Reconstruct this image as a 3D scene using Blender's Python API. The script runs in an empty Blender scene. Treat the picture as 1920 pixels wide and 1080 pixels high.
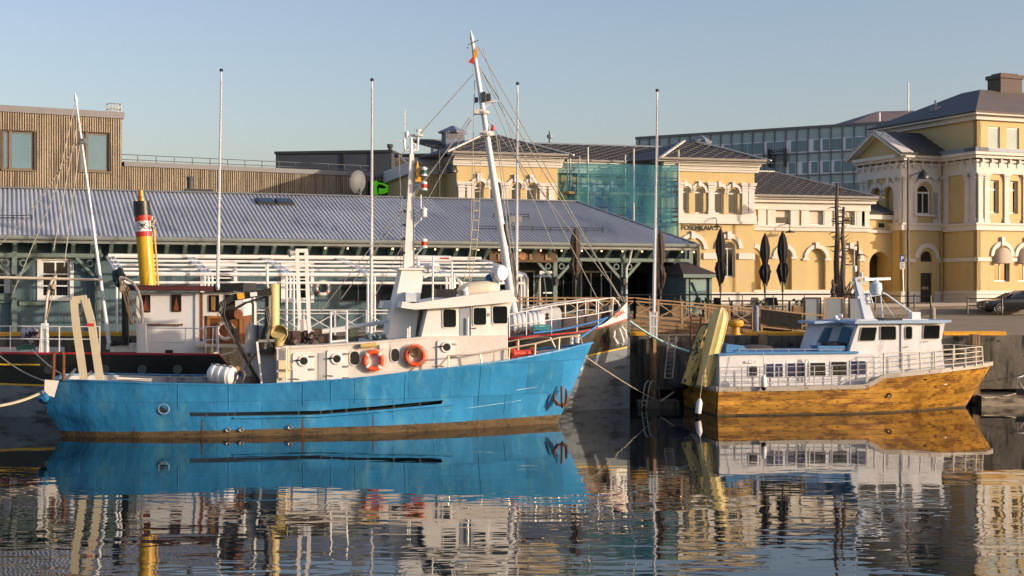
import bpy, bmesh, math, random
from mathutils import Vector, Matrix
random.seed(7)
R = math.radians
SC = bpy.context.scene
COL = SC.collection
# ---------------------------------------------------------------- camera
FPX, HX, HY, CZ = 2600.0, 960.0, 545.0, 4.8          # focal length in photo pixels, vanishing centre, eye height
cam_d = bpy.data.cameras.new('camera'); cam = bpy.data.objects.new('camera', cam_d); COL.objects.link(cam)
cam.location = (0, 0, CZ); cam.rotation_euler = (R(90), 0, 0)
cam_d.sensor_width = 36; cam_d.lens = FPX/1920*36; cam_d.shift_y = 5/1920; cam_d.clip_end = 2000; cam_d.clip_start = .5
SC.camera = cam
# ---------------------------------------------------------------- sky, sun, exposure
SUN_AZ, SUN_EL = 69.0, 10.0                            # degrees right of the direction behind the camera, height
w = bpy.data.worlds.new('World'); SC.world = w; w.use_nodes = True
nt = w.node_tree; bg = nt.nodes['Background']
sky = nt.nodes.new('ShaderNodeTexSky'); sky.sky_type = 'NISHITA'; sky.sun_disc = False
sky.sun_elevation = R(SUN_EL); sky.sun_rotation = R(180-SUN_AZ); sky.air_density = 1.0; sky.dust_density = 2.3; sky.ozone_density = 1.6
tint = nt.nodes.new('ShaderNodeMix'); tint.data_type = 'RGBA'; tint.blend_type = 'MULTIPLY'; tint.inputs[0].default_value = 1; tint.inputs[7].default_value = (1.03, .91, .96, 1)
nt.links.new(sky.outputs[0], tint.inputs[6]); nt.links.new(tint.outputs[2], bg.inputs[0]); bg.inputs[1].default_value = 0.15
sun_d = bpy.data.lights.new('sun', 'SUN'); sun = bpy.data.objects.new('sun', sun_d); COL.objects.link(sun)
sun_d.energy = 2.85; sun_d.angle = R(.6); sun_d.color = (1.0, .83, .63)
sdir = Vector((math.sin(R(SUN_AZ))*math.cos(R(SUN_EL)), -math.cos(R(SUN_AZ))*math.cos(R(SUN_EL)), math.sin(R(SUN_EL))))
sun.rotation_euler = sdir.to_track_quat('Z', 'Y').to_euler()
SC.view_settings.view_transform = 'Standard'; SC.view_settings.look = 'None'; SC.view_settings.gamma = 1
SC.view_settings.exposure = 0.72
SC.render.engine = 'CYCLES'
SC.cycles.use_denoising = True; SC.cycles.max_bounces = 8; SC.cycles.caustics_reflective = False; SC.cycles.caustics_refractive = False
# ---------------------------------------------------------------- helpers
def c8(r, g, b):
    f = lambda v: (v/255/12.92 if v/255 <= .04045 else ((v/255+.055)/1.055)**2.4)
    return (f(r), f(g), f(b), 1)
MATS = {}
def pm(name, col, rough=.6, var=.12, scale=1.5, bump=0., bscale=15., metal=0., streak=None, sthr=.55, ssc=(6, 6, .6),
       spec=.5, ior=None, spots=None, spthr=.68, spsc=(4, 4, 4), bz=1., plates=None, planks=None):
    m = bpy.data.materials.new(name); m.use_nodes = True; n = m.node_tree; L = n.links.new
    b = n.nodes['Principled BSDF']; b.inputs['Roughness'].default_value = rough; b.inputs['Metallic'].default_value = metal
    b.inputs['Specular IOR Level'].default_value = spec
    tc = n.nodes.new('ShaderNodeTexCoord')
    no = n.nodes.new('ShaderNodeTexNoise'); no.inputs['Scale'].default_value = scale; no.inputs['Detail'].default_value = 5; no.inputs['Roughness'].default_value = .6
    L(tc.outputs['Object'], no.inputs['Vector'])
    mx = n.nodes.new('ShaderNodeMix'); mx.data_type = 'RGBA'
    rp = n.nodes.new('ShaderNodeMapRange'); rp.inputs[1].default_value = .3; rp.inputs[2].default_value = .7
    L(no.outputs[0], rp.inputs[0]); L(rp.outputs[0], mx.inputs[0])
    mx.inputs[6].default_value = tuple(x*(1-var) for x in col[:3])+(1,); mx.inputs[7].default_value = tuple(min(1, x*(1+var)) for x in col[:3])+(1,)
    out = mx.outputs[2]
    for k, (pc, thr, sc3, soft) in enumerate(((streak, sthr, ssc, .12), (spots, spthr, spsc, .04))):
        if pc is None: continue
        mp = n.nodes.new('ShaderNodeMapping'); mp.inputs['Scale'].default_value = sc3; L(tc.outputs['Object'], mp.inputs[0])
        n2 = n.nodes.new('ShaderNodeTexNoise'); n2.inputs['Scale'].default_value = 1; n2.inputs['Detail'].default_value = 6; n2.inputs['Roughness'].default_value = .65
        L(mp.outputs[0], n2.inputs[0])
        r2 = n.nodes.new('ShaderNodeMapRange'); r2.inputs[1].default_value = thr; r2.inputs[2].default_value = thr+soft; L(n2.outputs[0], r2.inputs[0])
        m2 = n.nodes.new('ShaderNodeMix'); m2.data_type = 'RGBA'; L(r2.outputs[0], m2.inputs[0]); L(out, m2.inputs[6]); m2.inputs[7].default_value = tuple(pc[:3])+(1,)
        out = m2.outputs[2]
    seamh = None
    if plates:                                        # welded plates or roof sheets: slightly different tones, thin seams
        wdt, hgt, amt, axes = plates; sp_ = n.nodes.new('ShaderNodeSeparateXYZ'); L(tc.outputs['Object'], sp_.inputs[0]); cb_ = n.nodes.new('ShaderNodeCombineXYZ'); L(sp_.outputs[axes[0]], cb_.inputs[0]); L(sp_.outputs[axes[1]], cb_.inputs[1])
        bk = n.nodes.new('ShaderNodeTexBrick'); bk.inputs['Scale'].default_value = 1; bk.inputs['Brick Width'].default_value = wdt; bk.inputs['Row Height'].default_value = hgt; bk.inputs['Mortar Size'].default_value = .012; bk.inputs['Mortar Smooth'].default_value = .3
        bk.inputs['Color1'].default_value = (1-amt, 1-amt, 1-amt, 1); bk.inputs['Color2'].default_value = (1, 1, 1, 1); bk.inputs['Mortar'].default_value = (1-amt*.8,)*3+(1,); bk.offset = .37; L(cb_.outputs[0], bk.inputs['Vector'])
        m3 = n.nodes.new('ShaderNodeMix'); m3.data_type = 'RGBA'; m3.blend_type = 'MULTIPLY'; m3.inputs[0].default_value = 1; L(out, m3.inputs[6]); L(bk.outputs[0], m3.inputs[7]); out = m3.outputs[2]; seamh = bk.outputs['Fac']
    L(out, b.inputs['Base Color'])
    if bump:
        mp = n.nodes.new('ShaderNodeMapping'); mp.inputs['Scale'].default_value = (bscale, bscale, bscale*bz); L(tc.outputs['Object'], mp.inputs[0])
        n3 = n.nodes.new('ShaderNodeTexNoise'); n3.inputs['Scale'].default_value = 1; n3.inputs['Detail'].default_value = 3; L(mp.outputs[0], n3.inputs[0])
        bu = n.nodes.new('ShaderNodeBump'); bu.inputs['Strength'].default_value = 1; bu.inputs['Distance'].default_value = bump
        L(n3.outputs[0], bu.inputs['Height']); L(bu.outputs[0], b.inputs['Normal'])
        if seamh is not None: b3 = n.nodes.new('ShaderNodeBump'); b3.invert = True; b3.inputs['Distance'].default_value = .012; L(seamh, b3.inputs['Height']); L(bu.outputs[0], b3.inputs['Normal']); L(b3.outputs[0], b.inputs['Normal'])
        if planks:
            wv = n.nodes.new('ShaderNodeTexWave'); wv.bands_direction = 'Z'; wv.wave_profile = 'SAW'; wv.inputs['Scale'].default_value = planks; L(tc.outputs['Object'], wv.inputs[0]); b4 = n.nodes.new('ShaderNodeBump'); b4.inputs['Distance'].default_value = .012; L(wv.outputs[1], b4.inputs['Height']); L(bu.outputs[0], b4.inputs['Normal']); L(b4.outputs[0], b.inputs['Normal'])
    MATS[name] = m; return m
def emat(name, col, st):
    m = bpy.data.materials.new(name); m.use_nodes = True; b = m.node_tree.nodes['Principled BSDF']
    b.inputs['Base Color'].default_value = col; b.inputs['Emission Color'].default_value = col; b.inputs['Emission Strength'].default_value = st
    return m
# photo pixel -> world at distance d
def W(px, py, d): return Vector(((px-HX)/FPX*d, d, CZ-(py-HY)/FPX*d))
class Fr:                                             # a plan frame: s runs along, t runs away from the viewer
    def __init__(s, x, y, deg, z=0): s.x, s.y, s.c, s.n, s.deg, s.z = x, y, math.cos(R(deg)), math.sin(R(deg)), deg, z
    def at(s, px, t):
        k = (px-HX)/FPX; d = (t-s.x*s.n+s.y*s.c)/(s.c-k*s.n); return (k*d-s.x)*s.c+(d-s.y)*s.n, d
    def P(s, px, py, t): a, d = s.at(px, t); return Vector((a, t, CZ-(py-HY)/FPX*d-s.z))
    def S(s, px, t): return s.at(px, t)[0]
    def side(s, px, py, s0):                          # on the plane s = s0
        k = (px-HX)/FPX; d = (s0+s.x*s.c+s.y*s.n)/(k*s.c+s.n); t = -(k*d-s.x)*s.n+(d-s.y)*s.c
        return t, CZ-(py-HY)/FPX*d-s.z
    def world(s, v): return Vector((s.x+v[0]*s.c-v[1]*s.n, s.y+v[0]*s.n+v[1]*s.c, v[2]+s.z))
class MB:
    def __init__(s): s.v = []; s.f = []; s.m = []; s.mi = 0
    def add(s, vs, fs):
        o = len(s.v); s.v += [tuple(x) for x in vs]; s.f += [tuple(i+o for i in f) for f in fs]; s.m += [s.mi]*len(fs); return s
    def hexa(s, p): return s.add(p, [(0, 3, 2, 1), (4, 5, 6, 7), (0, 1, 5, 4), (1, 2, 6, 5), (2, 3, 7, 6), (3, 0, 4, 7)])
    def box(s, a, b):
        x0, y0, z0 = a; x1, y1, z1 = b
        return s.hexa([(x0, y0, z0), (x1, y0, z0), (x1, y1, z0), (x0, y1, z0), (x0, y0, z1), (x1, y0, z1), (x1, y1, z1), (x0, y1, z1)])
    def beam(s, p, q, wd, h, up=(0, 0, 1)):
        p, q = Vector(p), Vector(q); d = (q-p).normalized(); u = Vector(up)
        if abs(d.dot(u)) > .98: u = Vector((0, 1, 0))
        x = d.cross(u).normalized()*wd/2; y = x.cross(d).normalized()*h/2
        return s.hexa([p-x-y, p+x-y, q+x-y, q-x-y, p-x+y, p+x+y, q+x+y, q-x+y])
    def tube(s, p, q, r, r2=None, n=8): return s.path([p, q], [r, r if r2 is None else r2], n)
    def path(s, pts, r, n=6, closed=False):
        pts = [Vector(p) for p in pts]; k = len(pts); rs = r if isinstance(r, (list, tuple)) else [r]*k
        ref = None; vs = []
        for i, p in enumerate(pts):
            a = pts[i-1] if (i or closed) else pts[0]; b = pts[(i+1) % k] if (i < k-1 or closed) else pts[-1]
            d = (b-a)
            d = d.normalized() if d.length > 1e-9 else Vector((0, 0, 1))
            if ref is None: ref = Vector((0, 0, 1)) if abs(d.z) < .9 else Vector((1, 0, 0))
            x = d.cross(ref)
            if x.length < 1e-4: x = d.cross(Vector((.3, 1, .2)))
            x.normalize(); y = x.cross(d).normalized(); ref = y if False else ref
            for j in range(n): t = 2*math.pi*j/n; vs.append(p+(x*math.cos(t)+y*math.sin(t))*rs[i])
        fs = []
        for i in range(k if closed else k-1):
            for j in range(n): fs.append((i*n+j, i*n+(j+1) % n, ((i+1) % k)*n+(j+1) % n, ((i+1) % k)*n+j))
        if not closed: fs += [tuple(range(n))[::-1], tuple((k-1)*n+j for j in range(n))]
        return s.add(vs, fs)
    def prism(s, poly, ext):
        e = Vector(ext); p = [Vector(x) for x in poly]; n = len(p)
        return s.add(p+[x+e for x in p], [tuple(range(n)), tuple(range(n, 2*n))[::-1]]+[(i, i+n, (i+1) % n+n, (i+1) % n) for i in range(n)])
    def ring(s, A, B, ext):                           # band between two outlines of equal length, extruded
        e = Vector(ext); n = len(A); vs = [Vector(x) for x in A]+[Vector(x) for x in B]; vs = vs+[x+e for x in vs]; fs = []
        for i in range(n):
            j = (i+1) % n
            fs += [(i, j, n+j, n+i), (2*n+i, 3*n+i, 3*n+j, 2*n+j), (i, 2*n+i, 2*n+j, j), (n+i, n+j, 3*n+j, 3*n+i)]
        return s.add(vs, fs)
    def lathe(s, prof, o=(0, 0, 0), ax=(0, 0, 1), n=16):
        o = Vector(o); a = Vector(ax).normalized(); q = Vector((0, 0, 1)).rotation_difference(a); vs = []; m = len(prof)
        for r, z in prof:
            for j in range(n): t = 2*math.pi*j/n; vs.append(o+q@Vector((r*math.cos(t), r*math.sin(t), z)))
        fs = [(i*n+j, i*n+(j+1) % n, (i+1)*n+(j+1) % n, (i+1)*n+j) for i in range(m-1) for j in range(n)]
        if prof[0][0] > 1e-4: fs.append(tuple(range(n))[::-1])
        if prof[-1][0] > 1e-4: fs.append(tuple((m-1)*n+j for j in range(n)))
        return s.add(vs, fs)
    def ball(s, c, r, n=12, sc=(1, 1, 1)):
        c = Vector(c); k = n//2+1; vs = []; 
        for i in range(k+1):
            a = math.pi*i/k
            for j in range(n): t = 2*math.pi*j/n; vs.append(c+Vector((math.sin(a)*math.cos(t)*sc[0], math.sin(a)*math.sin(t)*sc[1], math.cos(a)*sc[2]))*r)
        return s.add(vs, [(i*n+j, (i+1)*n+j, (i+1)*n+(j+1) % n, i*n+(j+1) % n) for i in range(k) for j in range(n)])
    def torus(s, c, ax, Rr, r, n=24, k=8, a0=0, a1=360, sx=1):
        c = Vector(c); q = Vector((0, 0, 1)).rotation_difference(Vector(ax).normalized()); full = abs(a1-a0) >= 360
        m = n if full else n+1
        pts = [c+q@Vector((Rr*math.cos(R(a0+(a1-a0)*i/n))*sx, Rr*math.sin(R(a0+(a1-a0)*i/n)), 0)) for i in range(m)]
        # ring frames about the axis
        axv = Vector(ax).normalized(); vs = []
        for i, p in enumerate(pts):
            u = (p-c).normalized()
            for j in range(k): t = 2*math.pi*j/k; vs.append(p+(u*math.cos(t)+axv*math.sin(t))*r)
        fs = [(i*k+j, ((i+1) % m)*k+j, ((i+1) % m)*k+(j+1) % k, i*k+(j+1) % k) for i in range(m if full else m-1) for j in range(k)]
        return s.add(vs, fs)
    def build(s, name, mat, parent=None, smooth=False, fix=True):
        me = bpy.data.meshes.new(name); me.from_pydata(s.v, [], s.f)
        mats = mat if isinstance(mat, (list, tuple)) else [mat]
        for m in mats: me.materials.append(m)
        if len(mats) > 1: me.polygons.foreach_set('material_index', s.m)
        if fix:
            bm = bmesh.new(); bm.from_mesh(me); bmesh.ops.recalc_face_normals(bm, faces=bm.faces); bm.to_mesh(me); bm.free()
        if smooth:
            me.polygons.foreach_set('use_smooth', [True]*len(me.polygons)); me.set_sharp_from_angle(angle=R(35))
        o = bpy.data.objects.new(name, me); COL.objects.link(o)
        if parent is not None: o.parent = parent
        return o
def tag(o, label=None, cat=None, group=None, kind=None):
    if label: o['label'] = label
    if cat: o['category'] = cat
    if group: o['group'] = group
    if kind: o['kind'] = kind
    return o
def thing(name, loc, label, cat, group=None, rz=0):
    o = bpy.data.objects.new(name, None); COL.objects.link(o); o.location = loc; o.rotation_euler = (0, 0, R(rz)); o.empty_display_size = .3
    return tag(o, label, cat, group)
def fthing(name, fr, label, cat, group=None): return thing(name, (fr.x, fr.y, fr.z), label, cat, group, fr.deg)
def copy_tree(o, parent=None):
    c = o.copy(); COL.objects.link(c)
    if parent is not None: c.parent = parent
    for ch in list(o.children): copy_tree(ch, c)
    return c
def interp(tab, x):
    if x <= tab[0][0]: return tab[0][1]
    for (a, b), (c, d) in zip(tab, tab[1:]):
        if x <= c: return b+(d-b)*(x-a)/(c-a)
    return tab[-1][1]
def text_mesh(name, txt, size, mat, parent, loc, rot, depth=.01, sx=1.0, bold=0.0):
    cu = bpy.data.curves.new('t', 'FONT'); cu.body = txt; cu.size = size; cu.extrude = depth; cu.align_x = 'CENTER'; cu.align_y = 'CENTER'; cu.offset = bold
    to = bpy.data.objects.new('t', cu); COL.objects.link(to); dg = bpy.context.evaluated_depsgraph_get(); dg.update()
    me = bpy.data.meshes.new_from_object(to.evaluated_get(dg)); bpy.data.objects.remove(to); me.materials.clear(); me.materials.append(mat); me.name = name
    o = bpy.data.objects.new(name, me); COL.objects.link(o); o.parent = parent; o.location = loc; o.rotation_euler = rot; o.scale = (sx, 1, 1); return o
def sag(p, q, dz, n=14):
    p, q = Vector(p), Vector(q); return [p.lerp(q, i/n)-Vector((0, 0, 4*dz*(i/n)*(1-i/n))) for i in range(n+1)]
# walls: a = along, z = up, o = outward from the face
class Wall:
    def __init__(s, fr, kind='R', off=0): s.fr, s.kind, s.off = fr, kind, off
    def az(s, px, py):
        if s.kind == 'R': v = s.fr.P(px, py, s.off); return v.x, v.z
        return s.fr.side(px, py, s.off)
    def M(s, a, z, o=0): return Vector((a, s.off-o, z)) if s.kind == 'R' else Vector((s.off-o, a, z))
    def rect(s, x0, y0, x1, y1):                      # pixel rectangle -> a0,a1,z0,z1 by its middle
        a0 = s.az(x0, 0)[0]; a1 = s.az(x1, 0)[0]; xm = (x0+x1)/2; return min(a0, a1), max(a0, a1), s.az(xm, y1)[1], s.az(xm, y0)[1]
    def box(s, mb, a0, a1, z0, z1, o0, o1):
        M = s.M; return mb.hexa([M(a0, z0, o1), M(a1, z0, o1), M(a1, z0, o0), M(a0, z0, o0), M(a0, z1, o1), M(a1, z1, o1), M(a1, z1, o0), M(a0, z1, o0)])
    def ext(s, d): return s.M(0, 0, d)-s.M(0, 0, 0)
def rpoly(a0, a1, z0, z1): return [(a0, z0), (a1, z0), (a1, z1), (a0, z1)]
def apoly(a0, a1, z0, z1, n=12):                      # round-headed opening, z1 = crown
    r = (a1-a0)/2; c = (a0+a1)/2; return [(a0, z0), (a1, z0)]+[(c+r*math.cos(math.pi*i/n), z1-r+r*math.sin(math.pi*i/n)) for i in range(n+1)]
def facade(wl, outline, holes, mat, parent, depth=.25, name='wall'):
    bm = bmesh.new(); allE = []
    for lp in [outline]+holes:
        vs = [bm.verts.new(wl.M(a, z, 0)) for a, z in lp]
        allE += [bm.edges.new((vs[i], vs[(i+1) % len(vs)])) for i in range(len(vs))]
    bmesh.ops.triangle_fill(bm, edges=allE, use_beauty=True)
    for lp in [outline]+holes:
        vs = [bm.verts.new(wl.M(a, z, 0)) for a, z in lp]; ws = [bm.verts.new(wl.M(a, z, -depth)) for a, z in lp]
        for i in range(len(vs)): j = (i+1) % len(vs); bm.faces.new((vs[i], vs[j], ws[j], ws[i]))
    bmesh.ops.remove_doubles(bm, verts=bm.verts, dist=1e-5); bmesh.ops.recalc_face_normals(bm, faces=bm.faces)
    me = bpy.data.meshes.new(name); bm.to_mesh(me); bm.free(); me.materials.append(mat); o = bpy.data.objects.new(name, me); COL.objects.link(o); o.parent = parent
    return o
def window(wl, box4, parent, fmat, pmat, arch=False, fw=.09, nv=1, nh=0, depth=.16, transom=None, name='window', blind=None):
    a0, a1, z0, z1 = box4; P = apoly if arch else rpoly; mb = MB()
    A = P(a0, a1, z0, z1); B = P(a0+fw, a1-fw, z0+fw, z1-fw)
    mb.ring([wl.M(a, z, -depth) for a, z in A], [wl.M(a, z, -depth) for a, z in B], wl.ext(-.06))
    ztop = z1-((a1-a0)/2 if arch else fw)
    if transom is None and arch: transom = ztop
    if transom is not None: wl.box(mb, a0+fw, a1-fw, transom-fw/2, transom+fw/2, -depth-.05, -depth+.01)
    for i in range(1, nv+1): x = a0+(a1-a0)*i/(nv+1); wl.box(mb, x-fw*.35, x+fw*.35, z0+fw, transom-fw/2 if transom else ztop, -depth-.05, -depth+.005)
    for i in range(1, nh+1): z = z0+(ztop-z0)*i/(nh+1); wl.box(mb, a0+fw, a1-fw, z-fw*.3, z+fw*.3, -depth-.045, -depth)
    o = mb.build(name, fmat, parent)
    pb = MB(); pb.prism([wl.M(a, z, -depth-.035) for a, z in P(a0+fw*.5, a1-fw*.5, z0+fw*.5, z1-fw*.5)], wl.ext(-.015)); pb.build('pane', pmat, o)
    if blind:
        bb = MB(); wl.box(bb, a0+fw, a1-fw, z0+fw+(z1-z0)*blind[1], z1-fw, -depth-.02, -depth-.033); bb.build('blind', blind[0], o)
    return o
def arcband(wl, mb, ca, cz, r0, r1, o0, o1, n=14, a0=0, a1=180):
    A = []; 
    for i in range(n+1):
        t = R(a0+(a1-a0)*i/n); A.append((math.cos(t), math.sin(t)))
    vs = []
    for (x, y) in A: vs += [wl.M(ca+r0*x, cz+r0*y, o0), wl.M(ca+r1*x, cz+r1*y, o0), wl.M(ca+r1*x, cz+r1*y, o1), wl.M(ca+r0*x, cz+r0*y, o1)]
    fs = [(i*4+j, i*4+(j+1) % 4, i*4+4+(j+1) % 4, i*4+4+j) for i in range(n) for j in range(4)]+[(0, 1, 2, 3), (4*n+3, 4*n+2, 4*n+1, 4*n)]
    mb.add(vs, fs)
# ---------------------------------------------------------------- materials
glass = pm('window_glass', c8(22, 27, 29), .05, .3, .6, spec=.8)
glass_b = pm('blue_window_glass', c8(56, 104, 124), .05, .2, .5, spec=1.0)
white = pm('white_marine_paint', c8(226, 224, 220), .42, .05, 1.2, .004, 9, streak=c8(150, 110, 75), sthr=.68, ssc=(5, 5, .7))
white_r = pm('rusty_white_paint', c8(214, 208, 200), .5, .07, 1.5, .008, 7, streak=c8(140, 84, 42), sthr=.60, ssc=(4, 4, .5), spots=c8(110, 66, 36), spthr=.70)
whitem = pm('white_tube_paint', c8(222, 222, 222), .35, .05, 2)
steel = pm('galvanised_steel', c8(165, 165, 160), .38, .15, 3, metal=.7)
blackp = pm('black_paint', c8(30, 29, 28), .4, .3, 3, .003, 20)
darkm = pm('dark_grey_metal', c8(52, 55, 58), .5, .2, 3)
woodg = pm('weathered_wood', c8(150, 122, 88), .75, .25, 4, .004, 30, streak=c8(96, 78, 58), sthr=.5)
wood_d = pm('varnished_wood', c8(122, 72, 36), .4, .25, 5, .003, 30)
rope_w = pm('pale_rope', c8(186, 174, 148), .9, .2, 20)
rope_b = pm('blue_rope', c8(50, 120, 185), .8, .2, 20)
rope_t = pm('teal_rope', c8(170, 205, 200), .8, .2, 20)
cable = pm('rigging_cable', c8(150, 145, 135), .5, .15, 10)
cable_d = pm('dark_cable', c8(60, 58, 56), .6, .15, 10)
orange_b = pm('orange_buoy', c8(215, 82, 40), .45, .12, 6, spots=c8(120, 60, 40), spthr=.66, spsc=(12, 12, 12))
red_p = pm('red_paint', c8(190, 50, 40), .45, .15, 5)
yellow_p = pm('yellow_paint', c8(222, 160, 40), .5, .15, 4, spots=c8(110, 80, 40), spthr=.66)
# ================================================================ SETTING
def water_mat():
    m = bpy.data.materials.new('harbour_water'); m.use_nodes = True; n = m.node_tree; L = n.links.new; b = n.nodes['Principled BSDF']
    b.inputs['Base Color'].default_value = (.006, .012, .016, 1); b.inputs['Roughness'].default_value = .015; b.inputs['IOR'].default_value = 1.46
    b.inputs['Specular IOR Level'].default_value = .55
    g = n.nodes.new('ShaderNodeNewGeometry'); tot = None
    def noise(sx, sy, det, amp, rot=0, msk=None):
        mp = n.nodes.new('ShaderNodeMapping'); mp.inputs['Scale'].default_value = (sx, sy, 1); mp.inputs['Rotation'].default_value = (0, 0, R(rot)); L(g.outputs['Position'], mp.inputs[0])
        t = n.nodes.new('ShaderNodeTexNoise'); t.inputs['Scale'].default_value = 1; t.inputs['Detail'].default_value = det; t.inputs['Roughness'].default_value = .5; L(mp.outputs[0], t.inputs[0])
        u = n.nodes.new('ShaderNodeMath'); u.operation = 'MULTIPLY'; u.inputs[1].default_value = amp; L(t.outputs[0], u.inputs[0]); return u.outputs[0]
    def op(o, a, b_):
        u = n.nodes.new('ShaderNodeMath'); u.operation = o; L(a, u.inputs[0])
        if isinstance(b_, float): u.inputs[1].default_value = b_
        else: L(b_, u.inputs[1])
        return u.outputs[0]
    big = noise(.5, 1.0, 1, .010, 8); mid = noise(1.4, 3.0, 1, .0052, -6); fin = noise(3.4, 7.0, 1, .0009, 9)
    # a breeze ruffles the open water; the lee of the hulls lies calmer
    sp = n.nodes.new('ShaderNodeSeparateXYZ'); L(g.outputs['Position'], sp.inputs[0])
    mr = n.nodes.new('ShaderNodeMapRange'); mr.inputs[1].default_value = 43; mr.inputs[2].default_value = 30; mr.inputs[3].default_value = .07; mr.inputs[4].default_value = 1; L(sp.outputs[1], mr.inputs[0])
    patch = noise(.12, .3, 3, 1.0); pr = n.nodes.new('ShaderNodeMapRange'); pr.inputs[1].default_value = .38; pr.inputs[2].default_value = .62; pr.inputs[3].default_value = .45; pr.inputs[4].default_value = 1.25; L(patch, pr.inputs[0])
    s_ = op('ADD', mid, big); s_ = op('MULTIPLY', s_, op('MULTIPLY', mr.outputs[0], pr.outputs[0]))
    bu = n.nodes.new('ShaderNodeBump'); bu.inputs['Strength'].default_value = 1; bu.inputs['Distance'].default_value = 1; L(s_, bu.inputs['Height']); L(bu.outputs[0], b.inputs['Normal'])
    return m
def QY(x): return 58.5+.024*x                          # quay edge line
mb = MB(); mb.add([(-400, -250, 0), (400, -250, 0), (400, 60.5, 0), (-400, 60.5, 0)], [(0, 1, 2, 3)])
tag(mb.build('water', water_mat()), kind='structure')
asph = pm('worn_quay_paving', c8(146, 128, 104), .85, .16, .35, .01, 6, spots=c8(78, 74, 70), spthr=.62, spsc=(.5, 1.4, 1))
mb = MB(); prof = [(0, 2.9), (14, 2.92), (26, 3.15), (32, 3.3), (40, 3.8), (60, 4.0), (500, 4.0)]
xs = [-420, -60, -30, 0, 30, 60, 420]; vs = []
for dy, z in prof: vs += [(x, QY(x)+dy, z) for x in xs]
n_ = len(xs); mb.add(vs, [(i*n_+j, i*n_+j+1, (i+1)*n_+j+1, (i+1)*n_+j) for i in range(len(prof)-1) for j in range(n_-1)])
tag(mb.build('ground', asph), kind='structure')
conc = pm('stained_quay_concrete', c8(100, 94, 84), .9, .3, .9, .03, 5, streak=c8(48, 44, 38), sthr=.5, ssc=(2.5, 2.5, .35), spots=c8(40, 38, 34), spthr=.6, spsc=(1.5, 1.5, 2.5))
concd = pm('wet_weedy_concrete', c8(38, 36, 30), .8, .3, 2, .03, 8)
mb = MB()
A = (-420, QY(-420)); B = (420, QY(420)); 
def qwall(z0, z1, o, mi): 
    mb.mi = mi; mb.hexa([(A[0], A[1]+o, z0), (B[0], B[1]+o, z0), (B[0], B[1]+3, z0), (A[0], A[1]+3, z0), (A[0], A[1]+o, z1), (B[0], B[1]+o, z1), (B[0], B[1]+3, z1), (A[0], A[1]+3, z1)])
qwall(-1, .62, .35, 1); qwall(.62, 2.895, 0, 0)
tag(mb.build('quay', [conc, concd]), kind='structure')
def kerb(px0, px1, label, h=.17):
    d = QY((px0-HX)/FPX*58.5)+.17; x0, x1 = (px0-HX)/FPX*d, (px1-HX)/FPX*d
    m = MB(); m.prism([(x0, QY(x0)+.05, 2.9), (x0, QY(x0)+.3, 2.9), (x0, QY(x0)+.3, 2.9+h*.7), (x0, QY(x0)+.24, 2.9+h), (x0, QY(x0)+.11, 2.9+h), (x0, QY(x0)+.05, 2.9+h*.7)], (x1-x0, QY(x1)-QY(x0), 0))
    tag(m.build('quay_kerb_beam', yellow_p), label, 'kerb beam', 'yellow kerb beams along the quay edge')
kerb(-60, 232, 'yellow kerb beam behind the stern end of the funnel ship, at the left of the photo')
kerb(1176, 1212, 'short yellow kerb beam end between the dark bow and the white flagpole sleeve')
kerb(1398, 1530, 'yellow kerb beam right of the mushroom bollard behind the lower cabin roof of the wooden-sided boat')
kerb(1768, 1886, 'yellow kerb beam beside the bow of the wooden-sided boat, rightmost of all')
# pavement in front of the corner building, with its kerb
pav = pm('pavement_slabs', c8(140, 132, 122), .85, .12, 1, .006, 8)
mb = MB(); mb.prism([(14, 93.2, 3.0), (60, 106, 3.0), (60, 126, 3.0), (14, 113, 3.0)], (0, 0, .93)); tag(mb.build('pavement', pav), kind='structure')
# wooded shore across the basin, behind the viewer (the windows mirror it)
mb = MB(); random.seed(17); vs = []; nx = 90
for i in range(nx+1):
    x = -600+1000*i/nx; h = 12+5*math.sin(i*.17)+3*math.sin(i*.53+1)+random.uniform(-2, 2)
    vs += [(x, -230, -.5), (x, -245, h*.55+random.uniform(-1, 1)), (x, -275, h), (x, -420, h*1.1)]
mb.add(vs, [(i*4+j, i*4+4+j, i*4+5+j, i*4+1+j) for i in range(nx) for j in range(3)])
tag(mb.build('hills', pm('dark_wooded_slope', c8(44, 54, 38), .95, .35, .08, .5, .4)), kind='structure')
# ================================================================ WAREHOUSE
WF = Fr(0, 72.25, 20, 2.9)
teal = pm('grey_teal_boards', c8(84, 108, 114), .7, .14, 1.2, streak=c8(62, 84, 90), sthr=.52, ssc=(7, 7, .5))
def boards(m, sc):                                    # vertical board grooves as a bump
    n = m.node_tree; L = n.links.new; b = n.nodes['Principled BSDF']; tc = n.nodes.new('ShaderNodeTexCoord')
    wv = n.nodes.new('ShaderNodeTexWave'); wv.wave_type = 'BANDS'; wv.bands_direction = 'X'; wv.wave_profile = 'SAW'; wv.inputs['Scale'].default_value = sc; L(tc.outputs['Object'], wv.inputs[0])
    bu = n.nodes.new('ShaderNodeBump'); bu.inputs['Distance'].default_value = .02; L(wv.outputs[1], bu.inputs['Height']); L(bu.outputs[0], b.inputs['Normal'])
boards(teal, 2.2)
tealp = pm('grey_teal_trim', c8(98, 116, 110), .65, .12, 2, .004, 12, spots=c8(92, 108, 104), spthr=.6)
trimw = pm('white_window_trim', c8(216, 218, 216), .5, .06, 2)
roofm = pm('corrugated_roof_metal', c8(180, 181, 184), .5, .10, .25, .002, 2, metal=.1, streak=c8(146, 150, 160), sthr=.54, ssc=(.8, .25, .3), plates=(2.2, 4.3, .2, (0, 1)))
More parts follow.
